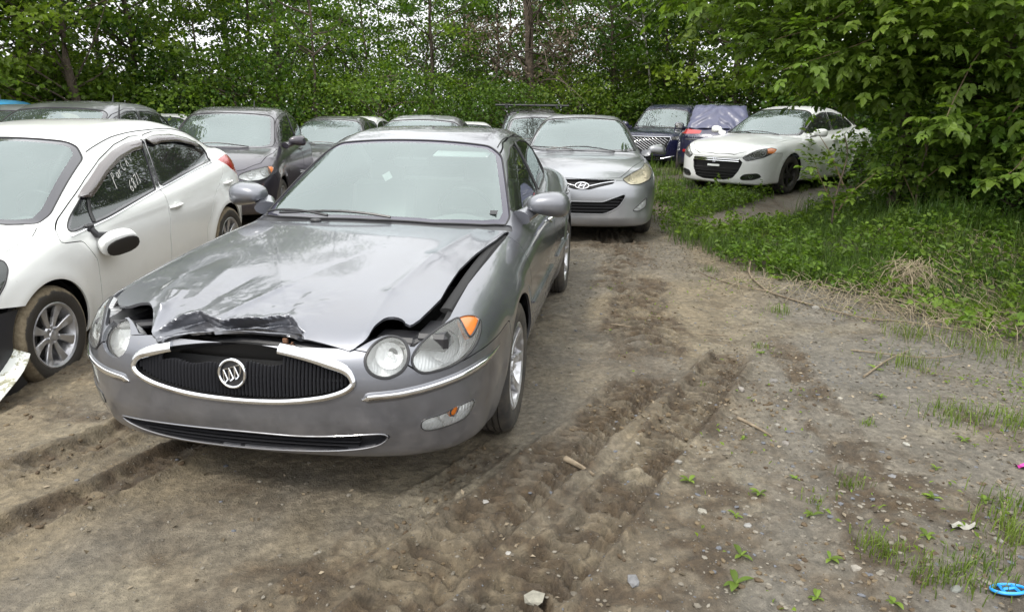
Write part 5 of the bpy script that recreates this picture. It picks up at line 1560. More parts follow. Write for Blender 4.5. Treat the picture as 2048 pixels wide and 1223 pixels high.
def build_ground():
    X = warp(700, .45, 3.3, 240); Y = warp(760, 4.4, 3.2, 240)
    gx, gy = np.meshgrid(X, Y, indexing='ij')
    z, ch = ground_z(gx, gy)
    g = grassy(gx, gy)
    GRID[:] = [X, Y, z]; MASK[:] = [X, Y, ch]
    V, T = grid(np.stack([gx, gy, z], -1))
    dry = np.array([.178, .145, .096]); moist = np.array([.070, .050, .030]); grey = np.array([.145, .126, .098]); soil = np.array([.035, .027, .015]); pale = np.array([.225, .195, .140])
    n1 = fbm(gx*.7, gy*.7, 4, 40); n2 = fbm(gx*2.2, gy*2.2, 4, 41)
    k = lambda a: a[..., None]
    c = dry*(1-k(sstep(.42, .6, n1))) + grey*k(sstep(.42, .6, n1))
    right = sstep(.5, 1.4, gx - .45*(gy-3)); cool = np.array([.135, .125, .108]); c = c*(1-.75*k(right)) + cool*.75*k(right)
    c = c*(1-k(sstep(.60, .72, n2))*.45) + pale*k(sstep(.60, .72, n2))*.45
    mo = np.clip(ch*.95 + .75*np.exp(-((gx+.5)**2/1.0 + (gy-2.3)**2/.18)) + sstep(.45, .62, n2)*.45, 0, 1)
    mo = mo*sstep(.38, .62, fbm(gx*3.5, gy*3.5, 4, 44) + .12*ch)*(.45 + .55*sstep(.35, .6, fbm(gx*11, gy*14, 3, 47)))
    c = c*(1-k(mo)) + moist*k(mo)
    c = c*(1-k(g)*.85) + soil*k(g)*.85
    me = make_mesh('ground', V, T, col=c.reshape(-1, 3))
    m = mat('packed_mud', (.2, .17, .13), .9); t = NT(m)
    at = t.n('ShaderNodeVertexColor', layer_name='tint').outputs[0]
    a = t.noise(26, 6, .7); b = t.noise(6, 6, .65)
    col = t.mix(1.0, at, t.ramp(a, [(.3, .55), (.5, .95), (.72, 1.55)]), 'MULTIPLY')
    col = t.mix(1.0, col, t.ramp(b, [(.3, .72), (.7, 1.25)]), 'MULTIPLY')
    vo = t.n('ShaderNodeTexVoronoi', {'Scale': 60.0, 'Randomness': 1.0}); t.l(t.coord(), vo.inputs['Vector'])
    peb = t.maprange(vo.outputs['Distance'], .16, .24, 1, 0)
    sel = t.maprange(t.n('ShaderNodeSeparateColor', {0: vo.outputs['Color']}).outputs[0], .80, .84, 0, 1)
    pk = t.math('MULTIPLY', peb, sel, clamp=True)
    col = t.mix(pk, col, (.21, .19, .16)); t.l(col, t.b.inputs['Base Color'])
    t.l(t.maprange(b, .4, .62, .62, .95), t.b.inputs['Roughness'])
    hh = t.math('ADD', t.math('MULTIPLY', a, 1.0), t.math('MULTIPLY', pk, .6)); hh = t.math('ADD', hh, t.math('MULTIPLY', t.noise(110, 4, .7), .5))
    t.bump(hh, 1.0, .018)
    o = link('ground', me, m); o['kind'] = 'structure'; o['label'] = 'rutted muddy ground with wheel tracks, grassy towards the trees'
    return o

# ================================================================= leaves, grass, stones
def leaf_mat(name, c1, c2, trans=.35, rough=.5):
    m = mat(name, c1, rough, spec=.35); t = NT(m)
    at = t.n('ShaderNodeVertexColor', layer_name='tint'); s = t.n('ShaderNodeSeparateColor', {0: at.outputs[0]})
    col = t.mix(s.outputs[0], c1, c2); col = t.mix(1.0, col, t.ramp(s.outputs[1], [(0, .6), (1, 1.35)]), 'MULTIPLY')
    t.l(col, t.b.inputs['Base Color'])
    tr = t.n('ShaderNodeBsdfTranslucent'); t.l(t.mix(1.0, col, (1.25, 1.35, .55), 'MULTIPLY'), tr.inputs['Color'])
    mxs = t.n('ShaderNodeMixShader', {0: trans}); out = t.t.nodes['Material Output']
    t.l(t.b.outputs[0], mxs.inputs[1]); t.l(tr.outputs[0], mxs.inputs[2]); t.l(mxs.outputs[0], out.inputs[0])
    return m
M['leaf_mid'] = leaf_mat('maple_leaves', (.050, .110, .012), (.150, .225, .028), .48)
M['leaf_yellow'] = leaf_mat('young_maple_leaves', (.075, .135, .015), (.170, .235, .030), .45)
M['leaf_dark'] = leaf_mat('dark_leaves', (.032, .078, .010), (.095, .160, .020), .42)
M['leaf_near'] = leaf_mat('box_elder_leaves', (.060, .130, .016), (.175, .250, .038), .48)
M['grass'] = leaf_mat('grass_blades', (.040, .095, .014), (.150, .200, .038), .35)
M['dead_leaf'] = leaf_mat('dead_brown_leaves', (.07, .05, .035), (.17, .13, .10), .15, .8)
M['litter'] = leaf_mat('dry_litter', (.08, .06, .036), (.24, .20, .145), .05, .9)
M['straw'] = leaf_mat('dry_straw', (.20, .16, .10), (.40, .34, .24), .1, .85)
M['bark'] = mat('brown_bark', (.075, .055, .038), .9); t = NT(M['bark']); t.l(t.ramp(t.noise(14, 6, .7), [(.3, (.035, .026, .018)), (.7, (.13, .10, .075))]), t.b.inputs['Base Color']); t.bump(t.noise(30, 5), .6, .02)
M['birch'] = mat('pale_bark', (.42, .40, .36), .8); t = NT(M['birch']); t.l(t.ramp(t.noise(9, 5, .8), [(.42, (.06, .05, .045)), (.5, (.42, .40, .36))]), t.b.inputs['Base Color'])
M['stem'] = mat('brown_stem', (.13, .095, .055), .85)
M['twig'] = mat('dry_branch', (.30, .245, .17), .85); t = NT(M['twig']); t.l(t.ramp(t.noise(25, 4), [(.3, (.11, .085, .055)), (.7, (.25, .20, .14))]), t.b.inputs['Base Color'])
def stone_mat():
    m = mat('stone', (.3, .29, .27), .85); t = NT(m)
    oi = t.n('ShaderNodeObjectInfo'); at = t.n('ShaderNodeVertexColor', layer_name='tint')
    c = t.mix(1.0, at.outputs[0], t.ramp(t.noise(40, 5, .7), [(.3, .7), (.7, 1.2)]), 'MULTIPLY'); t.l(c, t.b.inputs['Base Color']); t.bump(t.noise(60, 4), .4, .004)
    return m
M['stone'] = stone_mat()

def leaves_at(C, size, up=.55, fold=.15, asp=.75, R=None, droop=0.0):
    """one folded 4-triangle... 2-triangle rhombus leaf at every point of C"""
    n = len(C); R = R or rng
    nr = R.normal(size=(n, 3)); nr[:, 2] = np.abs(nr[:, 2])*.6 + up; nr /= np.linalg.norm(nr, axis=1)[:, None]
    d = R.normal(size=(n, 3)); d[:, 2] -= droop; d -= (d*nr).sum(1)[:, None]*nr; d /= np.linalg.norm(d, axis=1)[:, None]
    s = np.cross(nr, d); L = (size*(.6 + .8*R.random(n)))[:, None]
    a = C - d*L*.5; b = C + d*L*.5; w = L*asp*.5
    l = C + s*w + nr*L*fold - d*L*.08; r = C - s*w + nr*L*fold - d*L*.08
    V = np.stack([a, l, b, r], 1).reshape(-1, 3)
    i = np.arange(n)*4
    T = np.concatenate([np.stack([i, i+3, i+2], 1), np.stack([i, i+2, i+1], 1)])
    return V, T
def tints(n, per, a=None, R=None):
    R = R or rng
    c = np.zeros((n, 3)); c[:, 0] = R.random(n) if a is None else np.clip(a + .35*(R.random(n)-.5), 0, 1); c[:, 1] = R.random(n)
    return np.repeat(c, per, 0)

def tree_parts(seed, H, rad, nleaf, leaf, low=.04, trunk_r=.13, lean=0.0, clumps=170, top_thin=.5):
    R = np.random.default_rng(seed)
    zs = np.linspace(0, H, 14); tx = lean*zs + .12*np.cumsum(R.normal(size=14))*.5; ty = .12*np.cumsum(R.normal(size=14))*.5
    tx -= tx[0]; ty -= ty[0]
    tr = [tube(np.stack([tx, ty, zs], 1), trunk_r*(1-zs/H*.85)*(1+.35*np.exp(-zs*3)), 9)]
    C = []; A = []
    for k in range(clumps):
        u = R.random()**1.15; z = H*(low + (1-low)*u)
        prof = (min(1, (1-u)*2.2+.12))**.7*(.65+.5*min(1, u*5))
        a = R.random()*2*np.pi; r = rad*prof*(.25 + .75*R.random()**.55)
        bx, by = np.interp(z, zs, tx), np.interp(z, zs, ty)
        c = np.array([bx + r*math.cos(a), by + r*math.sin(a), z])
        zb = max(.2, z - r*(.35 + .5*R.random()))
        if k % 2 == 0:
            b0 = np.array([np.interp(zb, zs, tx), np.interp(zb, zs, ty), zb]); mid = (b0+c)/2 + R.normal(size=3)*.12
            tr.append(tube(catmull_open(np.array([b0, mid, c]), 4), np.linspace(.035*(1-u*.5), .008, 9), 5))
        n = int(nleaf/clumps*(.5+R.random()))
        g = R.normal(size=(n, 3))*np.array([.42, .42, .16])*(.6+.6*R.random())
        C.append(c + g); A.append(np.full(n, np.clip(.45 + g[:, 2].mean()*0 + (R.random()-.5)*1.3, 0, 1)))
    C = np.concatenate(C); A = np.concatenate(A)
    C[:, 2] = np.maximum(C[:, 2], .1)
    V, T = leaves_at(C, leaf, R=R)
    return join(*tr), (V, T), tints(len(C), 4, A, R)

def make_tree(name, label, loc, P, lm, bm=None, group=None, rz=0, s=1.0, cat='tree', cache={}):
    key = (P, )
    if key not in cache:
        a, b, c = tree_parts(*P)
        cache[key] = (make_mesh('trunk', *a, sharp=60), make_mesh('crown', *b, col=c, smooth=False))
    tm, cm = cache[key]
    root = thing(name, label, cat, loc, group)
    root.rotation_euler = (0, 0, rz); root.scale = (s, s, s)
    o1 = link('trunk', tm, None, root); o2 = link('crown', cm, None, root)
    for o, q, m_ in ((o1, tm, bm or M['bark']), (o2, cm, lm)):
        if not q.materials: q.materials.append(m_)
        o.material_slots[0].link = 'OBJECT'; o.material_slots[0].material = m_
    return root

def blades(C, h, w, lean=.5, R=None):
    R = R or rng; n = len(C)
    a = R.random(n)*2*np.pi; d = np.stack([np.cos(a), np.sin(a), 0*a], 1); s = np.stack([-np.sin(a), np.cos(a), 0*a], 1)
    L = (h*(.5+.9*R.random(n)))[:, None]; W = (w*(.7+.6*R.random(n)))[:, None]; k = (lean*(.2+1.1*R.random(n)))[:, None]
    up = np.array([0, 0, 1.])
    p1 = C + up*L*.55 + d*L*k*.22; p2 = C + up*L*(1-.35*k) + d*L*k*.8
    V = np.stack([C - s*W, C + s*W, p1 - s*W*.8, p1 + s*W*.8, p2], 1).reshape(-1, 3)
    i = np.arange(n)*5
    T = np.concatenate([np.stack([i, i+1, i+3], 1), np.stack([i, i+3, i+2], 1), np.stack([i+2, i+3, i+4], 1)])
    return V, T

def ico():
    import bmesh
    bm = bmesh.new(); bmesh.ops.create_icosphere(bm, subdivisions=1, radius=1)
    V = np.array([v.co[:] for v in bm.verts]); bm.verts.index_update(); T = np.array([[v.index for v in f.verts] for f in bm.faces]); bm.free(); return V, T

def stones_mesh(C, size, flat=.55, R=None):
    R = R or rng; V0, T0 = ico(); n = len(C)
    J = 1 + .38*(R.random((n, len(V0), 1))-.5)
    S = size[:, None]*np.stack([.7+.8*R.random(n), .6+.6*R.random(n), flat*(.5+.7*R.random(n))], 1)
    a = R.random(n)*6.28; c, s = np.cos(a), np.sin(a)
    V = V0[None]*J*S[:, None]; X = V[..., 0]*c[:, None]-V[..., 1]*s[:, None]; Y = V[..., 0]*s[:, None]+V[..., 1]*c[:, None]
    V = np.stack([X, Y, V[..., 2]], -1) + C[:, None]
    T = (T0[None] + (np.arange(n)*len(V0))[:, None, None]).reshape(-1, 3)
    return V.reshape(-1, 3), T
# ================================================================= build: the place
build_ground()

# ---- grass and ground cover
def scatter(n, x0, x1, y0, y1, dens, R):
    x = x0 + (x1-x0)*R.random(n); y = y0 + (y1-y0)*R.random(n)
    k = R.random(n) < dens(x, y); return x[k], y[k]
R1 = np.random.default_rng(11)
vt, cl = [], []
def put(x, y, h, w, lean=.5, a=None, sink=.01):
    C = np.stack([x, y, GZ(x, y)-sink], 1); V, T = blades(C, h, w, lean, R1); vt.append((V, T)); cl.append(tints(len(C), 5, a, R1))
gd = lambda x, y: grassy(x, y)*(.10 + .90*sstep(.42, .58, fbm(x*2.1, y*2.1, 3, 50)))
x, y = scatter(85000, 1.6, 7.5, 4.6, 10.5, gd, R1)
hh = .05 + .13*fbm(x*1.1, y*1.1, 3, 52) + .16*sstep(3.2, 5.4, x)*fbm(x*.8, y*.8, 2, 53)
put(x, y, hh, .0026+.0*x, .95, -.25 + 1.5*fbm(x*1.3, y*1.3, 3, 54) - .25*sstep(3.8, 5.0, x))
x, y = scatter(30000, 3.4, 9.5, 5.4, 10.5, lambda x, y: grassy(x, y)*sstep(.2, 1.2, x-3.6-.25*(9-y)), R1)
put(x, y, .16 + .26*fbm(x*1.3, y*1.3, 2, 57), .0036+.0*x, .85, .12 + .25*fbm(x, y, 2, 58))
x, y = scatter(24000, 1.8, 4.6, 5.8, 9.5, lambda x, y: grassy(x, y)*sstep(.45, .6, fbm(x*2, y*2, 2, 59)), R1)
put(x, y, .10+.14*fbm(x*2, y*2, 2, 59), .0026+.0*x, .9, .3+.0*x)
x, y = scatter(60000, 1.6, 13, 10, 19, gd, R1)
put(x, y, .07 + .22*fbm(x*1.1, y*1.1, 3, 52), .0048+.0*x, .9, -.1 + 1.1*fbm(x*1.1, y*1.1, 3, 55))
x, y = scatter(16000, -16, 16, 17, 24, lambda x, y: 1+0*x, R1)
put(x, y, .25+.3*R1.random(len(x)), .012+0*x, .5, .3+0*x)
g = join(*vt); o = link('grass', make_mesh('grass', *g, col=np.concatenate(cl), smooth=False), M['grass']); o['kind'] = 'stuff'; o['label'] = 'green grass growing under and around the cars on the verge'
# low broad-leaved cover between the blades
vt, cl = [], []
x, y = scatter(42000, 1.7, 7.5, 4.8, 12, lambda x, y: grassy(x, y)*sstep(.42, .60, fbm(x*1.2+9, y*1.2, 3, 60)), R1)
C = np.stack([x, y, GZ(x, y) + .02 + .16*R1.random(len(x))**1.5], 1); vt.append(leaves_at(C, .050, up=1.0, R=R1)); cl.append(tints(len(C), 4, .3+.4*fbm(x, y, 2, 3), R1))
x, y = scatter(14000, .7, 3.8, 1.8, 6.5, lambda x, y: (.12+.88*sstep(-1.1, .2, x-np.interp(y, EDGE_Y, EDGE_X)))*sstep(.50, .60, fbm(x*3.4, y*3.4, 3, 61))*.6, R1)
C = np.stack([x, y, GZ(x, y)+.008+.02*R1.random(len(x))], 1); vt.append(leaves_at(C, .024, up=1.0, asp=.5, R=R1)); cl.append(tints(len(C), 4, .9+0*x, R1))
o = link('ground_cover', make_mesh('ground_cover', *join(*vt), col=np.concatenate(cl), smooth=False), M['leaf_near']); o['kind'] = 'stuff'; o['label'] = 'low leafy weeds spreading over the verge'
# litter of dry leaves, chips and straw
x, y = scatter(30000, -2.6, 5, 1.5, 10, lambda x, y: .06 + .85*sstep(-1.3, .1, x-np.interp(y, EDGE_Y, EDGE_X))*(1-.6*grassy(x, y)) + .25*sstep(.5, .65, fbm(x*1.2, y*1.2, 3, 66)), R1)
C = np.stack([x, y, GZ(x, y)+.003], 1); V, T = leaves_at(C, .023, up=2.2, fold=.10, asp=.6, R=R1)
x2, y2 = scatter(5200, .8, 5.2, 2.0, 9, lambda x, y: sstep(-.8, .2, x-np.interp(y, EDGE_Y, EDGE_X)), R1)
a = R1.random(len(x2))*3.14; L = .02+.07*R1.random(len(x2))**2; dx, dy = np.cos(a)*L, np.sin(a)*L; zz = GZ(x2, y2)+.006
w = .0012; P = np.stack([np.stack([x2-dx-dy/L*w, y2-dy+dx/L*w, zz], 1), np.stack([x2-dx+dy/L*w, y2-dy-dx/L*w, zz], 1), np.stack([x2+dx, y2+dy, GZ(x2+dx, y2+dy)+.006+.012*R1.random(len(x2))], 1)], 1).reshape(-1, 3)
i = np.arange(len(x2))*3; st = (P, np.stack([i, i+1, i+2], 1))
o = link('leaf_litter', make_mesh('leaf_litter', *join((V, T), st), col=np.concatenate([tints(len(C), 4, None, R1), tints(len(x2), 3, .8+0*x2, R1)]), smooth=False), M['litter']); o['kind'] = 'stuff'; o['label'] = 'dry leaves, chips and straw scattered over the ground'
# gravel
x, y = scatter(38000, -2.6, 4.4, 1.5, 8, lambda x, y: .12 + .35*sstep(.3, 1.2, x-.4*(y-3)) + .50*sstep(.45, .60, fbm(x*1.6, y*1.6, 3, 70))*sstep(.2, 1.4, x-.4*(y-3)) + .12*sstep(.55, .65, fbm(x*4, y*4, 2, 71)), R1)
sz = .0022 + .0105*R1.random(len(x))**3.2; C = np.stack([x, y, GZ(x, y)+sz*.15], 1)
V, T = stones_mesh(C, sz, R=R1); q = R1.random((len(x), 1)); sc = np.array([.10, .085, .065])*(1-q) + np.array([.22, .20, .165])*q; sc[R1.random(len(x)) < .15] = (.11, .115, .13)
o = link('gravel', make_mesh('gravel', V, T, col=np.repeat(sc, 12, 0), smooth=False), M['stone']); o['kind'] = 'stuff'; o['label'] = 'small gravel scattered over the mud'

x, y = scatter(26000, -2.8, 2.2, 1.5, 8, lambda x, y: np.clip(GZ(x, y, MASK), 0, 1)*.75*sstep(.42, .6, fbm(x*3, y*3, 3, 81)), R1)
sz = .003 + .013*R1.random(len(x))**3; C = np.stack([x, y, GZ(x, y)+sz*.1], 1)
V, T = stones_mesh(C, sz, .7, R=R1); q = R1.random((len(x), 1)); sc = np.array([.055, .035, .018])*(1-q) + np.array([.14, .105, .062])*q
o = link('mud_clods', make_mesh('mud_clods', V, T, col=np.repeat(sc, 12, 0), smooth=False), M['stone']); o['kind'] = 'stuff'; o['label'] = 'crumbled clods of mud along the wheel ruts'
# ---- single stones the photo shows
for k, (x, y, s, c, nm) in enumerate([(.44, 2.07, .032, (.30, .30, .31), 'upright grey stone near the bottom edge of the muddy ground'), (.09, 2.0, .040, (.44, .42, .35), 'flat pale tan stone at the bottom edge beside the wheel rut'),
        (.79, 2.5, .024, (.50, .47, .40), 'small off-white stone among weeds right of the rut'), (1.41, 3.36, .024, (.46, .43, .38), None), (1.9, 3.71, .026, (.58, .54, .46), 'cream triangular stone on bare earth at the right'),
        (1.74, 2.83, .028, (.34, .34, .35), 'smooth oval grey stone on bare earth right of the weeds'), (1.98, 3.15, .02, (.6, .58, .52), None), (1.38, 3.16, .026, (.36, .33, .30), None), (1.45, 3.28, .022, (.20, .21, .24), None),
        (-.10, 2.60, .016, (.55, .53, .5), None), (.0, 2.2, .014, (.6, .58, .54), None), (1.25, 2.15, .024, (.50, .46, .40), None), (1.55, 2.05, .03, (.30, .31, .28), None), (1.9, 2.35, .03, (.42, .40, .37), None), (.95, 2.42, .02, (.46, .45, .43), None),
        (2.55, 5.6, .04, (.40, .38, .34), None), (2.75, 5.5, .05, (.36, .34, .30), None), (1.62, 4.0, .03, (.30, .28, .26), None), (1.35, 3.8, .026, (.44, .40, .36), None), (.78, 2.9, .02, (.42, .40, .36), None), (.62, 3.1, .018, (.5, .47, .42), None)]):
    V, T = stones_mesh(np.zeros((1, 3)), np.array([s*.85]), .7, R1)
    o = thing('stone', nm or 'loose stone on the muddy ground', 'stone', (x, y, gz(x, y)+s*.06), 'loose stones on the ground', make_mesh('stone', V, T, col=np.tile(np.array(c)*.52, (len(V), 1)), smooth=False), M['stone'])

# ---- weeds and grass tufts on the bare ground
def tuft(x, y, n, h, sp, label):
    R = R1; c = R.normal(size=(n, 2))*sp; C = np.stack([x+c[:, 0], y+c[:, 1], GZ(x+c[:, 0], y+c[:, 1])-.004], 1) - np.array([x, y, gz(x, y)])
    V, T = blades(C, h+0*C[:, 0], .0020+0*C[:, 0], .8, R)
    o = thing('grass_tuft', label, 'grass tuft', (x, y, gz(x, y)), 'grass tufts on the bare ground', make_mesh('grass_tuft', V, T, col=tints(n, 5, .45+.4*R.random(), R), smooth=False), M['grass'])
def weed(x, y, n, s, label, leafm='leaf_near'):
    R = R1; vt = []
    for k in range(n):
        a = 6.28*k/n + 1.5*R.random(); L = s*.85*(.5+.75*R.random()); u = np.linspace(0, 1, 6); wd = L*(.15+.09*R.random())*np.sin(np.pi*np.clip(u*.92+.06, 0, 1))**.8
        el = .25+.5*R.random(); cx = np.cos(a)*u*L; cy = np.sin(a)*u*L; cz = el*L*u*(1.25-u*.9) + .004
        sx, sy = -np.sin(a), np.cos(a)
        vt.append(grid(np.stack([np.stack([cx-sx*wd, cy-sy*wd, cz+wd*.35], 1), np.stack([cx, cy, cz], 1), np.stack([cx+sx*wd, cy+sy*wd, cz+wd*.35], 1)], 1)))
    V, T = join(*vt)
    thing('weed', label, 'weed', (x, y, gz(x, y)), 'leafy weeds on the bare ground', make_mesh('weed', V, T, col=tints(n, 18, .75, R)), M[leafm])
for x, y, n, h, sp, lb in [(1.52, 2.76, 60, .055, .035, 'small grass tuft on bare earth beside an oval grey stone'), (1.40, 2.28, 120, .075, .045, 'grass tuft mixed with yellow-green weeds near the bottom right corner'), (1.62, 2.10, 130, .07, .07, None), (1.50, 2.12, 90, .06, .06, None), (1.98, 2.36, 200, .085, .07, 'thickest grass tuft at the right edge above the blue plastic cap'),
        (1.75, 2.2, 90, .06, .06, None), (2.1, 2.55, 120, .08, .07, None), (2.42, 3.50, 160, .09, .09, None), (2.7, 3.4, 180, .10, .10, None), (1.90, 3.38, 35, .04, .02, None), (1.30, 2.6, 40, .04, .04, None), (2.2, 5.5, 70, .08, .05, None), (2.0, 6.9, 60, .07, .05, None), (1.75, 4.6, 40, .05, .04, None),
        (2.6, 4.3, 120, .10, .09, None), (2.95, 4.9, 140, .12, .10, None), (3.3, 4.6, 200, .14, .14, None), (3.5, 4.1, 260, .16, .15, None), (2.05, 2.0, 150, .08, .08, None), (1.15, 3.9, 20, .04, .02, None)]:
    tuft(x, y, n, h, sp, lb or 'short green grass tuft on bare ground')
for x, y, n, s, lb in [(.80, 2.08, 6, .075, 'broad-leaved weed rosette, largest at the bottom of the picture'), (.86, 2.22, 4, .07, 'leafy weed just behind the largest rosette'), (.80, 2.76, 4, .05, 'upright two-leaved seedling right of the wheel rut'), (1.18, 3.20, 5, .04, 'yellow-green weed among pebbles by the rut edge'), (1.08, 2.66, 5, .045, None), (1.24, 2.5, 5, .05, None), (1.62, 2.35, 6, .05, None), (1.18, 2.2, 5, .055, None), (1.05, 2.0, 5, .05, None),
        (1.30, 1.98, 6, .05, None), (1.80, 2.62, 6, .045, None), (2.02, 2.62, 6, .045, None), (1.28, 2.78, 5, .04, None), (.92, 2.48, 5, .035, None), (1.88, 2.1, 6, .06, None), (2.3, 3.2, 6, .05, None), (2.15, 3.75, 6, .05, None), (1.72, 4.5, 5, .05, None), (2.35, 4.2, 6, .06, None), (1.98, 2.9, 7, .035, 'pale grey-green rosette on bare earth near the right edge')]:
    weed(x, y, n, s, lb or 'small bright green weed on bare ground')
R4 = np.random.default_rng(19); x, y = scatter(2600, 1.9, 8.5, 5.0, 12.5, lambda x, y: grassy(x, y)*sstep(.40, .60, fbm(x*1.4+5, y*1.4, 3, 91)), R4)
hh_ = .10+.28*R4.random(len(x))**1.5; nl_ = 11; u_ = R4.random((len(x), nl_)); aa = R4.random((len(x), nl_))*6.28
C = np.stack([x[:, None] + np.cos(aa)*.05*(1.1-u_), y[:, None] + np.sin(aa)*.05*(1.1-u_), GZ(x, y)[:, None] + hh_[:, None]*(.25+.75*u_)], -1).reshape(-1, 3)
o = link('undergrowth', make_mesh('undergrowth', *leaves_at(C, .062, up=.9, asp=.55, R=R4), col=tints(len(C), 4, np.repeat(.15+.7*fbm(x*1.1, y*1.1, 2, 93), nl_), R4), smooth=False), M['leaf_near']); o['kind'] = 'stuff'; o['label'] = 'knee-high leafy weeds mixed through the verge grass'
for i, (x, y, s, c) in enumerate([(2.4, 7.6, .11, .6), (2.9, 6.9, .13, .5), (2.55, 6.55, .10, .8), (3.3, 8.9, .12, .6), (3.9, 8.3, .14, .4), (2.45, 9.3, .10, .7), (2.9, 6.3, .10, .9), (4.4, 7.3, .15, .5), (3.6, 6.9, .13, .6), (3.1, 7.6, .12, .8)]):
    weed(x, y, 9, s, 'leafy green plant in the verge grass')

# ---- fallen branch, sticks, straw bundle
def stick(name, label, pts, r0, r1, m=None, cat='branch', group=None):
    P = np.array([(x, y, gz(x, y) + z) for x, y, z in pts]); b = P[0].copy(); C = catmull_open(P - b, 5)
    V, T = tube(C, np.linspace(r0, r1, len(C)), 6); return thing(name, label, cat, tuple(b), group, make_mesh(name, V, T, sharp=60), m or M['twig'])
stick('fallen_branch', 'long thin bare branch with a bent end lying along the verge edge', [(2.50, 7.15, .05), (2.36, 6.75, .02), (2.30, 6.35, .02), (2.33, 6.0, .015), (2.55, 5.62, .02), (2.8, 5.3, .015), (3.1, 5.15, .02), (3.45, 5.0, .01)], .0105, .005)
stick('twig', 'thin twig branching left from the long bare branch', [(2.33, 6.05, .02), (2.1, 6.25, .02), (1.95, 6.6, .01), (1.86, 6.9, .005)], .007, .003)
stick('twig', 'straight pale stick on the ground behind the grass tufts', [(2.2, 4.05, .01), (2.5, 4.35, .02), (2.75, 4.55, .02)], .008, .004)
stick('twig', 'thin stick crossing the pale stick near the right verge', [(2.35, 4.55, .01), (2.8, 4.4, .02), (3.1, 4.5, .02)], .005, .003)
stick('twig', 'short broken twig on dark earth at the far verge', [(4.2, 8.6, .03), (4.45, 8.35, .02), (4.75, 8.2, .03)], .012, .006)
stick('twig', 'slim twig lying across the tyre tracks beside the grey sedan', [(.75, 5.0, .01), (1.15, 4.95, .014), (1.6, 4.85, .01)], .005, .003)
stick('wood_chip', 'split piece of wood beside the wheel rut', [(1.22, 3.42, .008), (1.28, 3.30, .012), (1.33, 3.22, .006)], .010, .005, cat='wood chip')
stick('wood_chip', 'dry curled leaf-shaped bark chip in the wheel rut', [(.26, 2.94, .012), (.33, 2.87, .018), (.38, 2.80, .01)], .016, .006, cat='wood chip')
R2 = np.random.default_rng(5); vt = []
b0 = np.array([3.75, 6.35, gz(3.75, 6.35)+.16])
for k in range(150):
    o_ = R2.normal(size=3)*np.array([.10, .08, .06]); s_ = b0 + o_; L = .08+.42*R2.random()**1.5; a = -2.3 + 1.1*R2.normal()
    e = s_ + np.array([math.cos(a)*L, math.sin(a)*L, -.12-.14*R2.random()]); e[2] = max(e[2], gz(e[0], e[1])+.01); mid = (s_+e)/2 + np.array([.03*R2.normal(), .03*R2.normal(), .05*R2.random()])
    vt.append(tube(np.array([s_, mid, e])-b0, [.0026, .0022, .001], 4, caps=False))
V, T = join(*vt); thing('dead_grass_clump', 'pale dead straw clump drooping off the bank at the right', 'dead grass', tuple(b0), mesh=make_mesh('dead_grass_clump', V, T, col=tints(len(V), 1, None, R2)), mat=M['straw'])
vt = []
for (cx, cy) in ((4.7, 7.1), (4.2, 6.6), (3.2, 6.05), (4.6, 5.6), (3.4, 5.7), (3.9, 6.2), (2.9, 6.2), (3.6, 5.3), (5.2, 6.6)):
    for k in range(90):
        s_ = np.array([cx, cy, 0]) + R2.normal(size=3)*np.array([.40, .25, 0]); s_[2] = gz(s_[0], s_[1]) + .10*R2.random(); a = -2.6+1.4*R2.random(); L = .15+.4*R2.random()
        e = s_ + np.array([math.cos(a)*L, math.sin(a)*L, 0]); e[2] = gz(e[0], e[1])+.01+.04*R2.random(); vt.append(tube(np.array([s_, (s_+e)/2+np.array([0, 0, .04]), e]), [.0028, .0022, .001], 4, caps=False))
V, T = join(*vt); o = link('straw', make_mesh('straw', V, T, col=tints(len(V), 1, None, R2)), M['straw']); o['kind'] = 'stuff'; o['label'] = 'dead stalks lying over the bank'

# ---- litter pieces
px_, py_ = 1.72, 2.035
th = np.linspace(0, 2*np.pi, 40, endpoint=False)
capm = mat('bright_blue_plastic', (.02, .30, .75), .3, coat=.6)
cap = thing('blue_plastic_cap', 'bright blue oval plastic cap lying at the bottom right corner', 'plastic cap', (px_, py_, gz(px_, py_)+.016))
cap.rotation_euler = (-.30, -.04, .1)
add('rim', tube(np.stack([.056*np.cos(th), .040*np.sin(th), 0*th], 1), .0055, 8, closed=True), capm, cap)
add('crossbar', join(tube([(-.035, -.026, 0), (-.008, .032, .001)], .0055, 6), tube([(.012, -.036, .001), (.034, .026, 0)], .0055, 6), tube([(-.022, 0, .001), (.022, .0, .001)], .006, 6)), capm, cap)
add('back', move(ellipsoid((0, 0, -.008), (.054, .038, .006), 24, 8)), M['plastic'], cap)
pk = thing('pink_wrapper', 'scrap of magenta wrapper at the right edge of the ground', 'litter', (2.40, 2.93, gz(2.40, 2.93)+.01), mesh=make_mesh('pink_wrapper', *grid(np.array([[(.02*i-.03, .014*j-.02, .010*math.sin(i*1.7+j)) for j in range(4)] for i in range(4)]))), mat=mat('magenta_film', (.42, .03, .25), .3))
wf = thing('white_scrap', 'crumpled off-white scrap lying near the right edge', 'litter', (1.80, 2.42, gz(1.80, 2.42)+.012), mesh=make_mesh('white_scrap', *grid(np.array([[(.022*i-.05, .012*j-.02, .010*math.sin(i*1.9+j*1.3)) for j in range(4)] for i in range(6)]))), mat=mat('dirty_film', (.28, .27, .24), .6))

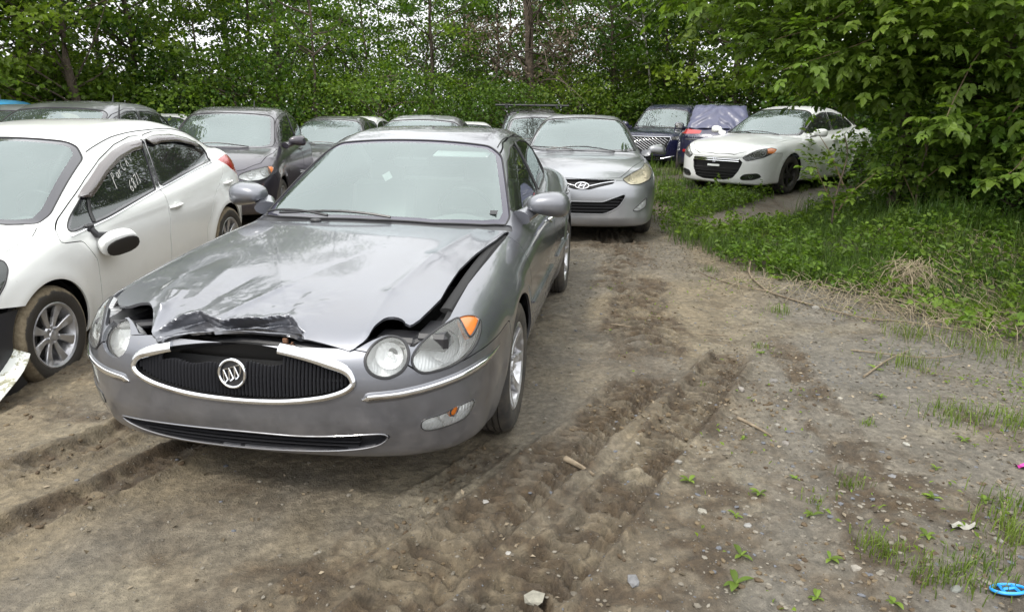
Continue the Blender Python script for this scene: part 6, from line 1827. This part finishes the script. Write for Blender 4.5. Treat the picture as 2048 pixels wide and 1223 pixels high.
# ---- torn piece of white bumper at the left edge
G = []
for i in range(14):
    u = i/13
    G.append([(-3.7 + .98*u + .03*math.sin(3*v), 3.95 - .25*u - .34*v*(1+.15*u) + .03*math.sin(6*u), .42 - .19*u - (.40-.19*u)*v**.8 + .012*math.sin(11*u+5*v)) for v in np.linspace(0, 1, 12)])
wb = paint('muddy_white_paint', (.74, .76, .72), 0, .35, .3)
t = NT(wb); k_ = t.maprange(t.noise(7.5, 6, .75), .50, .56, 0, 1); t.l(t.mix(t.math('MULTIPLY', k_, .9), (.74, .76, .72), (.22, .21, .12)), t.b.inputs['Base Color'])
tb = thing('torn_bumper', 'muddy torn piece of white bumper at the left edge before the muddy wheel', 'bumper', mesh=make_mesh('torn_bumper', *grid(np.array(G)), sharp=60), mat=wb)
so = tb.modifiers.new('thickness', 'SOLIDIFY'); so.thickness = .006

# ================================================================= trees
NUM = ['first', 'second', 'third', 'fourth', 'fifth', 'sixth', 'seventh', 'eighth', 'ninth', 'tenth', 'eleventh', 'twelfth', 'thirteenth', 'fourteenth', 'fifteenth', 'sixteenth', 'seventeenth', 'eighteenth', 'nineteenth', 'twentieth']
def number_labels():
    """things of one group that share a label are told apart by their order from the left, as seen"""
    bpy.context.view_layer.update()
    inv = cam.matrix_world.inverted(); by = {}
    for o in bpy.data.objects:
        if o.parent is None and o.get('group') and o.get('label'):
            v = inv @ o.matrix_world.translation
            if v.z > -.1: continue
            u = CAM_F*v.x/-v.z
            if abs(u) > 1040: continue
            by.setdefault(o['label'], []).append((u, o))
    for lb, l in by.items():
        if len(l) < 2: continue
        l.sort(key=lambda t: t[0])
        for i, (u, o) in enumerate(l):
            w = 'leftmost' if i == 0 else ('rightmost' if i == len(l)-1 else (NUM[i] + ' from left' if i < len(NUM) else NUM[len(l)-1-i] + ' from right'))
            o['label'] = w + ' of the kind: ' + lb
R3 = np.random.default_rng(3)
VAR = [(101, 11.5, 2.5, 11500, .15, .03, .13, 0, 135), (102, 12.5, 2.3, 7500, .15, .05, .12, .02, 110), (103, 10.5, 2.8, 10500, .14, .02, .11, -.02, 140), (104, 13, 2.0, 4200, .15, .12, .10, .03, 60), (105, 9.0, 2.2, 8000, .13, .01, .09, .0, 110)]
grp = 'trees along the edge of the wood'
lab = {'leaf_mid': 'mid-green leafy maple behind the cars', 'leaf_yellow': 'yellow-green leafy tree at the left', 'leaf_dark': 'dark green leafy tree deeper in the wood'}
def plant(x, y, v, lm, s=1.0, name='maple_tree'):
    if -9 < x < 10: y += 2.2
    if 1.5 < x < 8.5: y += 1.8
    if -9.5 < x < 6: s *= .66
    make_tree(name, lab[lm], (x, y, base_z(np.array(x), np.array(y)).item()-.1), VAR[v], M[lm], group=grp, rz=R3.random()*6.28, s=s*(.9+.25*R3.random()))
# front row, from the left edge to the right
for x, y, v, lm in [(-18.5, 15.5, 2, 'leaf_yellow'), (-15.0, 15.5, 0, 'leaf_yellow'), (-12.6, 16.3, 2, 'leaf_yellow'), (-10.6, 17.2, 0, 'leaf_yellow'), (-8.6, 18.4, 4, 'leaf_yellow'), (-6.8, 19.2, 1, 'leaf_mid'), (-4.6, 20.3, 4, 'leaf_mid'),
                    (-2.7, 20.5, 2, 'leaf_mid'), (-.8, 21, 4, 'leaf_dark'), (1.9, 21.5, 4, 'leaf_mid'), (3.4, 20.4, 2, 'leaf_dark'), (5.0, 20.6, 0, 'leaf_mid'), (7.0, 18.9, 2, 'leaf_yellow'), (9.2, 17.6, 0, 'leaf_mid'), (11.5, 16.2, 2, 'leaf_mid'), (13.5, 14.5, 0, 'leaf_dark'), (15.2, 12.4, 2, 'leaf_mid'), (16.3, 9.5, 0, 'leaf_mid'), (16.5, 6, 2, 'leaf_dark'), (15.5, 2.5, 0, 'leaf_mid')]:
    plant(x, y, v, lm)
for x, y, v, lm in [(-19, 18, 0, 'leaf_dark'), (-16, 19, 2, 'leaf_dark'), (-13.4, 20, 0, 'leaf_mid'), (-11, 21, 2, 'leaf_dark'), (-8.8, 22.3, 0, 'leaf_dark'), (-6.0, 24.2, 3, 'leaf_mid'), (-2.0, 26, 3, 'leaf_mid'), (4.2, 25, 1, 'leaf_dark'), (6.6, 24, 0, 'leaf_dark'),
                    (9.0, 22.5, 2, 'leaf_dark'), (11.5, 21, 0, 'leaf_dark'), (14, 19, 2, 'leaf_dark'), (17, 16, 0, 'leaf_dark')]:
    plant(x, y, v, lm, 1.05)
for x, y, v in [(-20, 24, 0), (-8.2, 26, 4), (-6.6, 25.2, 4), (-5.0, 26.5, 4), (-3.6, 25.4, 4), (-2.2, 26.2, 4), (-.6, 25.6, 4), (.9, 26.4, 4), (2.4, 25.8, 4), (3.9, 26.5, 4), (5.2, 27.2, 4), (-15, 26, 2), (-11, 28, 0), (-1.5, 33, 4), (5.5, 31, 0), (8, 30, 2), (12, 28, 0), (16, 25, 2), (20, 20, 0), (-22, 17, 2), (-23, 10, 0), (-24, 3, 2)]:
    plant(x, y, v, 'leaf_dark', 1.1)
# undergrowth shrubs at the foot of the wood
SH = [(201, 2.6, 1.5, 6500, .085, .02, .03, 0, 90), (202, 2.0, 1.3, 5000, .075, .02, .03, 0, 70)]
def shrub(x, y, v, lm, s=1.0, lb='low leafy bush at the foot of the wood'):
    make_tree('bush', lb, (x, y, base_z(np.array(x), np.array(y)).item()-.1), SH[v], M[lm], group='bushes at the foot of the wood', rz=R3.random()*6.28, s=s, cat='bush')
for k in range(22):
    x = -14 + k*1.28; y = 20.6 + .6*math.sin(k*2.1) - .20*abs(x+1) + 4.6*sstep(.5, 3, x)*(1-sstep(8, 11, x)); shrub(x, y, k % 2, ['leaf_mid', 'leaf_dark', 'leaf_yellow', 'leaf_mid', 'leaf_dark'][k % 5] if x < 3 else ['leaf_mid', 'leaf_dark'][k % 2], .85+.4*R3.random())
# the half-dead tree with brown drooping boughs, and pale slender stems
a, b, c = tree_parts(301, 12, 1.9, 9000, .085, .20, .17, .0, 110)
dt = thing('dead_tree', 'half-dead tree with thick brown trunk and grey drooping boughs', 'tree', (.66, 21.2, .1))
add('trunk', a, M['bark'], dt); b[0][:, 2] = np.maximum(b[0][:, 2], 2.0); o = link('crown', make_mesh('crown', *b, col=c, smooth=False), M['dead_leaf'], dt)
vt = []
for k in range(46):
    z = 2.2 + 6*R3.random(); a_ = R3.random()*6.28; L = .6+1.4*R3.random(); p0 = np.array([0, 0, z]); p2 = np.array([math.cos(a_)*L, math.sin(a_)*L, z - .3 - .9*R3.random()])
    vt.append(tube(catmull_open(np.array([p0, (p0+p2)/2 + np.array([0, 0, .25]), p2]), 4), np.linspace(.028, .006, 9), 5))
add('dead_boughs', join(*vt), M['bark'], dt)
for x, y, ln, lb in ((4.75, 23.6, -.16, 'slender leaning birch with pale trunk behind the navy cars'), (-5.3, 19.3, .03, 'slim dark-stemmed tree with forked bare trunk left of centre')):
    a, b, c = tree_parts(int(400+x*10), 9.5, 1.3, 3500, .10, .30, .045, ln, 50)
    q = thing('birch_tree' if x > 0 else 'slender_tree', lb, 'tree', (x, y, .2)); add('trunk', a, M['birch'] if x > 0 else M['bark'], q); link('crown', make_mesh('crown', *b, col=c, smooth=False), M['leaf_mid'], q)

# ---- the near tree on the right: compound leaves on hanging sprays
def sprays(C, D, size, R, nl=5):
    """compound leaves: leaflets in pairs along a short drooping stalk starting at C in direction D"""
    n = len(C); D = D/np.linalg.norm(D, axis=1)[:, None]
    up = np.array([0, 0, 1.]); S = np.cross(D, up); S /= np.maximum(np.linalg.norm(S, axis=1), 1e-6)[:, None]; N = np.cross(S, D)
    Vs, Ts = [], []; base = 0
    sz = (size*(.7+.6*R.random(n)))[:, None]
    for k in range(nl):
        if k == 0: o = D*sz*1.25; d = D + np.array([0, 0, -.35])
        else:
            sd = 1 if k % 2 else -1; pos = .55 + .45*((k-1)//2); o = D*sz*pos*.9 - np.array([0, 0, .08])*sz; d = D*.55 + S*sd*.9 + np.array([0, 0, -.28])
        d = d + R.normal(size=(n, 3))*.16; d /= np.linalg.norm(d, axis=1)[:, None]
        nn = N + R.normal(size=(n, 3))*.25; w = np.cross(d, nn); w /= np.linalg.norm(w, axis=1)[:, None]; nn = np.cross(w, d)
        L = sz*(1.0 if k == 0 else .85); W = L*.27; a = C + o
        P = [a, a + d*L*.35 + w*W + nn*L*.05, a + d*L*.35 - nn*L*.02, a + d*L*.35 - w*W + nn*L*.05, a + d*L*.75 + w*W*.55 + nn*L*.01, a + d*L*.75 - w*W*.55 + nn*L*.01, a + d*L - nn*L*.10]
        V = np.stack(P, 1).reshape(-1, 3); i = base + np.arange(n)*7
        F = [(0, 2, 1), (0, 3, 2), (1, 2, 4), (2, 5, 4), (2, 3, 5), (4, 5, 6)]
        Ts.append(np.concatenate([np.stack([i+p, i+q, i+r], 1) for p, q, r in F])); Vs.append(V); base += n*7
    return np.concatenate(Vs), np.concatenate(Ts)

def near_tree(name, label, base, stems, twigs, vols, size, lm, seed):
    R = np.random.default_rng(seed); root = thing(name, label, 'tree', base); b = np.array(base)
    tr = [tube(catmull_open(np.array(s, float)-b, 6), np.linspace(r0, r1, (len(s)-1)*6+1), 10) for s, r0, r1 in stems]
    add('trunk', join(*tr), M['bark'], root, sharp=60)
    C, D, A = [], [], []; tw = []
    for path, spread, n in twigs:
        P = catmull_open(np.array(path, float), 8); tw.append(tube(P-b, np.linspace(.010, .003, len(P)), 5))
        t_ = R.random(n)**.8*(len(P)-1.001); i = t_.astype(int); f = (t_-i)[:, None]; q = P[i]*(1-f) + P[i+1]*f; dr = P[i+1]-P[i]; dr /= np.linalg.norm(dr, axis=1)[:, None]
        e = R.normal(size=(n, 3)); e[:, 2] *= .5; d = dr*.8 + e*.8 + np.array([0, 0, -.15]); C.append(q + e*spread*np.array([1, 1, .7])*.5); D.append(d); A.append(np.full(n, .62))
    for c, r, n, br in vols:
        c = np.array(c); r = np.array(r); k = max(4, n//26)
        cc = R.normal(size=(k, 3)); cc /= np.linalg.norm(cc, axis=1)[:, None]; cc = c + cc*r*(R.random((k, 1))**.33)
        sh_ = R.random(k)
        for j in range(k):
            m = n//k; e = R.normal(size=(m, 3))*np.array([.32, .32, .13]); o_ = cc[j]-c; o_[2] *= .2
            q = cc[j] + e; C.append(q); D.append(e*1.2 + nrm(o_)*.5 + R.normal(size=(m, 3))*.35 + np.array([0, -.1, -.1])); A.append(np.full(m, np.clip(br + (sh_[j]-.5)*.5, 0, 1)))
            if j % 2 == 0: tw.append(tube(np.array([cc[j]*.3 + c*.7 + np.array([0, 0, .2]), cc[j]*.7+c*.3+np.array([0, 0, .12]), cc[j]])-b, [.02, .012, .004], 5))
    C = np.concatenate(C); D = np.concatenate(D); A = np.concatenate(A)
    V, T = sprays(C, D, size, R)
    cn = np.tile(np.repeat(np.stack([np.clip(A + .3*(R.random(len(A))-.5), 0, 1), R.random(len(A)), 0*A], 1), 7, 0).reshape(len(A), 7, 3).reshape(-1, 3), (5, 1))
    link('crown', make_mesh('crown', V-b, T, col=cn, smooth=False), lm, root)
    add('twigs', join(*tw), M['stem'], root, sharp=60)['kind'] = 'stuff'
    return root

near_tree('box_elder_tree', 'large leafy tree at the right whose branches hang over the white sedan in grass', (6.1, 9.4, .25),
    [([(6.1, 9.4, .2), (6.15, 9.3, 1.2), (6.0, 9.2, 2.2), (6.3, 9.3, 3.6), (6.2, 9.4, 5.5)], .22, .12), ([(6.1, 9.4, .3), (6.7, 9.3, 1.4), (7.4, 9.2, 2.4), (8.2, 9.2, 3.4)], .17, .08), ([(6.05, 9.3, 1.6), (5.2, 9.0, 2.5), (4.2, 8.8, 3.1), (3.1, 8.7, 3.2)], .09, .03),
     ([(5.4, 9.9, .2), (5.35, 9.8, 1.2), (5.2, 9.7, 2.3), (5.0, 9.8, 3.5)], .10, .05)],
    [([(5.6, 9.0, 3.0), (4.8, 8.7, 2.75), (3.9, 8.4, 2.35), (3.0, 8.2, 2.05)], .35, 90), ([(5.6, 8.6, 2.6), (5.0, 8.0, 2.2), (4.6, 7.6, 1.75), (4.35, 7.3, 1.45)], .22, 46), ([(6.0, 8.6, 2.2), (5.8, 7.9, 1.6), (5.3, 7.4, 1.15), (4.9, 7.1, .95)], .22, 34),
     ([(6.4, 8.2, 2.6), (6.2, 7.6, 2.1), (5.6, 7.2, 1.75), (5.0, 7.0, 1.6)], .25, 40), ([(4.2, 8.7, 3.0), (3.6, 8.6, 2.6), (3.0, 8.6, 2.4)], .3, 60), ([(6.4, 7.8, 2.3), (5.8, 7.2, 1.8), (5.3, 6.9, 1.2)], .25, 46), ([(6.9, 8.0, 2.0), (6.4, 7.5, 1.4), (5.9, 7.1, 1.0)], .25, 46)],
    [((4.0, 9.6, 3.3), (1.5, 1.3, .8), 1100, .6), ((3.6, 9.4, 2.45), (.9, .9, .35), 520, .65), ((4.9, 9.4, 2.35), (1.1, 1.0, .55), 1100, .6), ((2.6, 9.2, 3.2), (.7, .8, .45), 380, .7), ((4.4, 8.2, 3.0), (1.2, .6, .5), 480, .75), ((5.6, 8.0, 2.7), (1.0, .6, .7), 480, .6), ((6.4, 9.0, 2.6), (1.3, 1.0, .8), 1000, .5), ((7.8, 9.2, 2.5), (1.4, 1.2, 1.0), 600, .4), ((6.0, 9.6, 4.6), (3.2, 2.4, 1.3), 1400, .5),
     ((6.9, 9.9, 1.4), (1.3, 1.0, .7), 450, .15), ((8.6, 9.8, 1.3), (1.3, 1.0, .9), 420, .1), ((2.7, 10.0, 3.4), (.9, .9, .5), 230, .6), ((4.9, 10.2, 1.95), (.7, .5, .35), 220, .35), ((5.9, 8.3, 1.6), (.8, .5, .5), 420, .45), ((5.5, 8.9, 1.15), (.7, .4, .5), 420, .45), ((6.8, 7.4, 4.8), (2.0, 1.5, 1.0), 700, .4), ((5.2, 7.4, 3.7), (1.3, .9, .5), 500, .5)], .115, M['leaf_near'], 77)  # last two leaf volumes hang unseen above the view, added to shade the bank
near_tree('sapling', 'young sapling with bright leaves standing in front of the white sedan on the verge', (3.75, 8.1, .15), [([(3.75, 8.1, .1), (3.72, 8.08, .6), (3.80, 8.1, 1.1), (3.74, 8.1, 1.35)], .013, .006)],
    [([(3.74, 8.1, .55), (3.5, 8.0, .85), (3.35, 7.95, 1.12)], .12, 26), ([(3.74, 8.1, .4), (3.85, 8.0, .7), (4.05, 7.9, .95)], .12, 20), ([(3.8, 8.1, .8), (3.6, 8.1, 1.15), (3.45, 8.1, 1.35)], .14, 22)], [], .08, M['leaf_near'], 5)
near_tree('sapling', 'leafy sapling in the shade between the path and the large tree', (5.0, 8.6, .3), [([(5.0, 8.6, .2), (4.95, 8.6, .8), (5.0, 8.55, 1.5)], .014, .006)],
    [([(4.98, 8.6, .5), (4.75, 8.5, .8), (4.6, 8.4, .95)], .12, 24), ([(4.98, 8.6, .8), (5.2, 8.5, 1.05), (5.35, 8.4, 1.2)], .12, 22), ([(5.0, 8.6, 1.1), (4.85, 8.5, 1.4), (4.7, 8.4, 1.55)], .14, 22)], [], .085, M['leaf_near'], 6)
near_tree('bush', 'overhanging leafy bush at the right edge with bare hanging stems', (6.3, 6.6, .4), [([(6.3, 6.6, .3), (6.0, 6.4, 1.0), (5.5, 6.2, 1.5)], .03, .012), ([(6.2, 6.6, .3), (5.6, 6.3, .8), (5.0, 6.0, 1.1)], .014, .006), ([(6.1, 6.5, 1.6), (5.3, 6.3, 1.2), (4.9, 6.25, .55)], .012, .005)],
    [([(5.6, 6.3, 1.0), (5.1, 6.0, .95), (4.7, 5.8, .80)], .16, 34), ([(5.9, 6.3, 1.6), (5.3, 6.1, 1.4), (4.95, 6.0, 1.25)], .2, 30), ([(6.1, 6.2, 2.1), (5.4, 5.9, 1.9), (5.0, 5.8, 1.7)], .2, 26)],
    [((6.6, 7.2, .9), (.9, .7, .6), 300, .12), ((6.9, 6.6, 2.0), (.9, .9, .9), 260, .3)], .095, M['leaf_near'], 8)
for x, y, v, s in ((6.9, 8.6, 0, .8), (7.8, 8.0, 1, .9), (5.9, 8.2, 1, .5), (8.6, 9.4, 0, .9), (6.6, 10.6, 0, .8), (8.4, 11.6, 1, 1.0), (6.9, 7.3, 1, .55), (9.6, 12.5, 0, 1.1), (10.4, 10.2, 0, 1.2), (7.6, 12.6, 0, .9)):
    shrub(x, y, v, 'leaf_dark', s, 'dark leafy bush under the large right tree')
# ================================================================= build: the cars
buick, sh_b = build_grey_sedan()
pose_obj(buick, -.8656, 3.4567, -.1608, 0, 0)
rio, sh_r = build_white_sedan()
pose_obj(rio, -3.6344, 4.0771, -.0292, -.021 - .0519*1.3, .0519)
ela, sh_e = build_car('coupe', 'silver coupe with oval slanted-letter emblem, parked directly behind the grey sedan', 'car', ELANTRA, M['silver'], ELA_L, .026)
pose_obj(ela, .864, 8.94, -.088, .087)
dart, sh_d = build_car('sedan', 'white sedan with split crossbar grille standing in the grass at the right', 'car', DART, M['white2'], DART_L, .028, style='black')
pose_obj(dart, 4.137, 12.754, -.845, .236, .0)
hat, sh_h = build_car('hatchback', 'dark grey hatchback facing the camera between the two nearest cars', 'car', HATCH, M['dark_grey'], HAT_L, .028)
pose_obj(hat, -3.941, 9.299, .115, .054)
q_ = sh_h.top(-2.35, 0)[0]; add('antenna', join(tube([q_, q_ + np.array([-.06, 0, .13])], [.013, .005], 8)), M['plastic'], hat)

def dup_car(src, paint_from, paint_to, name, label, skip=()):
    r = src.copy(); COL.objects.link(r); r.name = name; r['label'] = label
    def swap(o, c):
        if c.type == 'MESH' and c.data and c.data.materials and c.data.materials[0] == paint_from and paint_to != paint_from:
            c.material_slots[0].link = 'OBJECT'; c.material_slots[0].material = paint_to
    for ch in list(src.children):
        if ch.name.split('.')[0] in skip: continue
        c = ch.copy(); COL.objects.link(c); c.parent = r; swap(ch, c)
        for g in list(ch.children):
            d = g.copy(); COL.objects.link(d); d.parent = c; swap(g, d)
    return r
c = dup_car(hat, M['dark_grey'], M['mid_grey'], 'hatchback', 'mid-grey hatchback seen over the roof of the white sedan'); pose_obj(c, -5.80, 8.3, .06, .10)
c = dup_car(hat, M['dark_grey'], M['silver'], 'hatchback', 'silver hatchback whose windscreen shows at the far left behind the white roof'); pose_obj(c, -7.50, 9.6, .06, .04)
c = dup_car(hat, M['dark_grey'], M['blue'], 'hatchback', 'bright blue hatchback at the far left edge'); pose_obj(c, -9.75, 12.2, .25, .12)
sed = dup_car(dart, M['white2'], M['mid_grey'], 'sedan', 'grey sedan whose roof shows behind the roof of the damaged grey sedan'); pose_obj(sed, -1.42, 9.35, -.05, .0)
c = dup_car(dart, M['white2'], M['dark_grey'], 'sedan', 'dark grey sedan between the hatchback and the damaged grey sedan'); pose_obj(c, -3.60, 12.9, -.02, -.08)
c = dup_car(dart, M['white2'], M['white2'], 'sedan', 'white sedan seen just right of the dark grey sedan in the back row'); pose_obj(c, -4.0, 16.0, -.1, -.12)
c = dup_car(dart, M['white2'], M['white2'], 'sedan', 'white sedan in the back row at the left, mostly hidden by the hatchback'); pose_obj(c, -8.2, 15.6, .1, -.12)
c = dup_car(dart, M['white2'], M['white2'], 'sedan', 'white sedan far back behind the grey roofs, only its roof edge showing'); pose_obj(c, -1.0, 16.5, .1, -.22)
c = dup_car(hat, M['dark_grey'], M['silver'], 'hatchback', 'silver hatchback standing right behind the silver coupe'); pose_obj(c, .50, 13.7, -.02, .0)
# SUV with a cargo bar on its roof
suv, sh_s = build_car('suv', 'dark sport utility vehicle with a black cargo bar on the roof', 'suv', SUV, M['black_paint'], SUV_L, .04)
pose_obj(suv, .42, 17.4, -.02, -.10)
rk = add('roof_bar', join(tube([(-1.3, -.95, 1.775), (-1.3, .95, 1.775)], 1, 8, flat=(.04, .026)), box((-1.3, -.66, 1.745), (.10, .07, .09)), box((-1.3, .66, 1.745), (.10, .07, .09)),
          tube([(-2.6, -.80, 1.80), (-2.6, .80, 1.80)], 1, 8, flat=(.03, .022)), box((-2.6, -.70, 1.755), (.08, .06, .09)), box((-2.6, .70, 1.755), (.08, .06, .09))), M['plastic'], suv)

# navy car facing us with a lozenge-mesh grille
NL = dict(SUV_L)
def lozenge(gr, sh):
    vt = []
    P = np.array([(-.60, .865), (.60, .865), (.48, .52), (-.48, .52)])
    for sg in (1, -1):
        for k in np.arange(-1.1, 1.11, .10):
            z = np.linspace(.52, .865, 22); y = k + sg*(z-.69)*1.6; ins = sdf(P, np.stack([y, z], 1)) < 0
            if ins.sum() < 3: continue
            q = sh.front(y[ins], z[ins]); q = q[~np.isnan(q[:, 0])]
            if len(q) > 2: vt.append(tube(q + np.array([-.004, 0, 0]), .0042, 5))
    add('lozenge_mesh', join(*vt), M['chrome'], gr)
NL['grilles'] = [dict(poly=[(-.62, .875), (.62, .875), (.49, .51), (-.49, .51)], bars=[], extra=lozenge, frame=M['chrome'], fr=.008, depth=.05),
                 dict(poly=[(-.60, .40), (.60, .40), (.55, .30), (-.55, .30)], bars=[.35], name='lower_grille', barmat=M['chrome'])]
NL['hoodz'] = .885
NL['lamps'] = [dict(pts=[(.86, .66, .87), (.70, .76, .90), (.52, .84, .90), (.52, .86, .85), (.70, .80, .81), (.84, .68, .81)], bowls=[(.70, .76, .855, .035)], inner=M['plastic'])]
nav, sh_n = build_car('suv', 'navy blue car with chrome lozenge-mesh grille, facing the camera beyond the silver coupe', 'car', SUV, M['navy'], NL, .032)
pose_obj(nav, 3.55, 18.0, -.45, .17, s=.93)
for s_ in (1, -1):
    q = sh_n.front(s_*np.linspace(.42, .72, 8), np.linspace(.33, .40, 8)); q = q[~np.isnan(q[:, 0])]
    add('lower_trim', tube(q + np.array([.006, 0, 0]), .016, 6), M['chrome'], nav)

# navy car seen from behind, its rear window sheeted over
RL = dict(SUV_L)
del RL['back']
RL['tails'] = [dict(pts=[(-3.36, .90, 1.10), (-3.52, .74, 1.13), (-3.60, .40, 1.10), (-3.60, .40, 1.03), (-3.52, .76, 1.02), (-3.36, .92, 1.02)])]
rear, sh_q = build_car('suv', 'navy blue car seen from behind with clear plastic sheeting taped over its rear window', 'car', SUV, M['navy'], RL, .032, style='black')
pose_obj(rear, 5.30, 18.4, math.pi-.30, .17, s=.93)
yy, zz = np.meshgrid(np.linspace(-.66, .66, 64), np.linspace(1.14, 1.64, 40), indexing='ij')
w_ = .86 + .16*(1.64-zz)/.5; q = sh_q.rear((yy*w_).ravel(), zz.ravel()).reshape(64, 40, 3)
nn = sh_q.normals(np.nan_to_num(q).reshape(-1, 3)).reshape(64, 40, 3)
fold = .012 + .030*np.abs(np.sin(yy*9 + (zz-1.35)*13*np.sign(yy) + 4*fbm(yy*4, zz*4, 2, 3)))**1.5*(.3+fbm(yy*5, zz*5, 2, 8))
q = q + nn*fold[..., None]
pm_ = mat('plastic_sheet', (.085, .09, .15), .38, spec=.4, coat=.05)
ok = ~np.isnan(q[..., 0]); jj = np.where(ok.all(0))[0]
add('plastic_sheet', grid(q[:, jj]), pm_, rear, sharp=60)
def on_rear(pts, off, r, mt, nm_, fl):
    q = sh_q.rear(np.array([p[0] for p in pts]), np.array([p[1] for p in pts])); q = q[~np.isnan(q[:, 0])]; n_ = sh_q.normals(q)
    return add(nm_, tube(q + n_*off, r, 6, flat=fl, up=(0, 0, 1)), mt, rear)
yl = np.linspace(-.7, .7, 20)
on_rear([(y, .90) for y in yl], .002, 1, M['mid_grey'], 'rear_trim', (.012, .022)); on_rear([(y, .50) for y in yl*.8], .004, 1, M['mid_grey'], 'rear_trim', (.014, .014))
on_rear([(y, .60) for y in yl*.9], .0, 1, M['plastic'], 'rear_diffuser', (.014, .07)); on_rear([(y, .43) for y in yl*.9], .0, 1, M['plastic'], 'rear_diffuser', (.014, .06))
for s_ in (1, -1): on_rear([(s_*y, .64) for y in np.linspace(.58, .74, 5)], .008, 1, M['red'], 'rear_reflector', (.014, .035))
P_ = sh_q.rear(R3.uniform(-.7, .7, 90), R3.uniform(.93, 1.02, 90)); P_ = P_[~np.isnan(P_[:, 0])]
dust = add('paint_chips', stones_mesh(P_, np.full(len(P_), .010), .3, R3), M['paper'], rear); dust['kind'] = 'stuff'

number_labels()
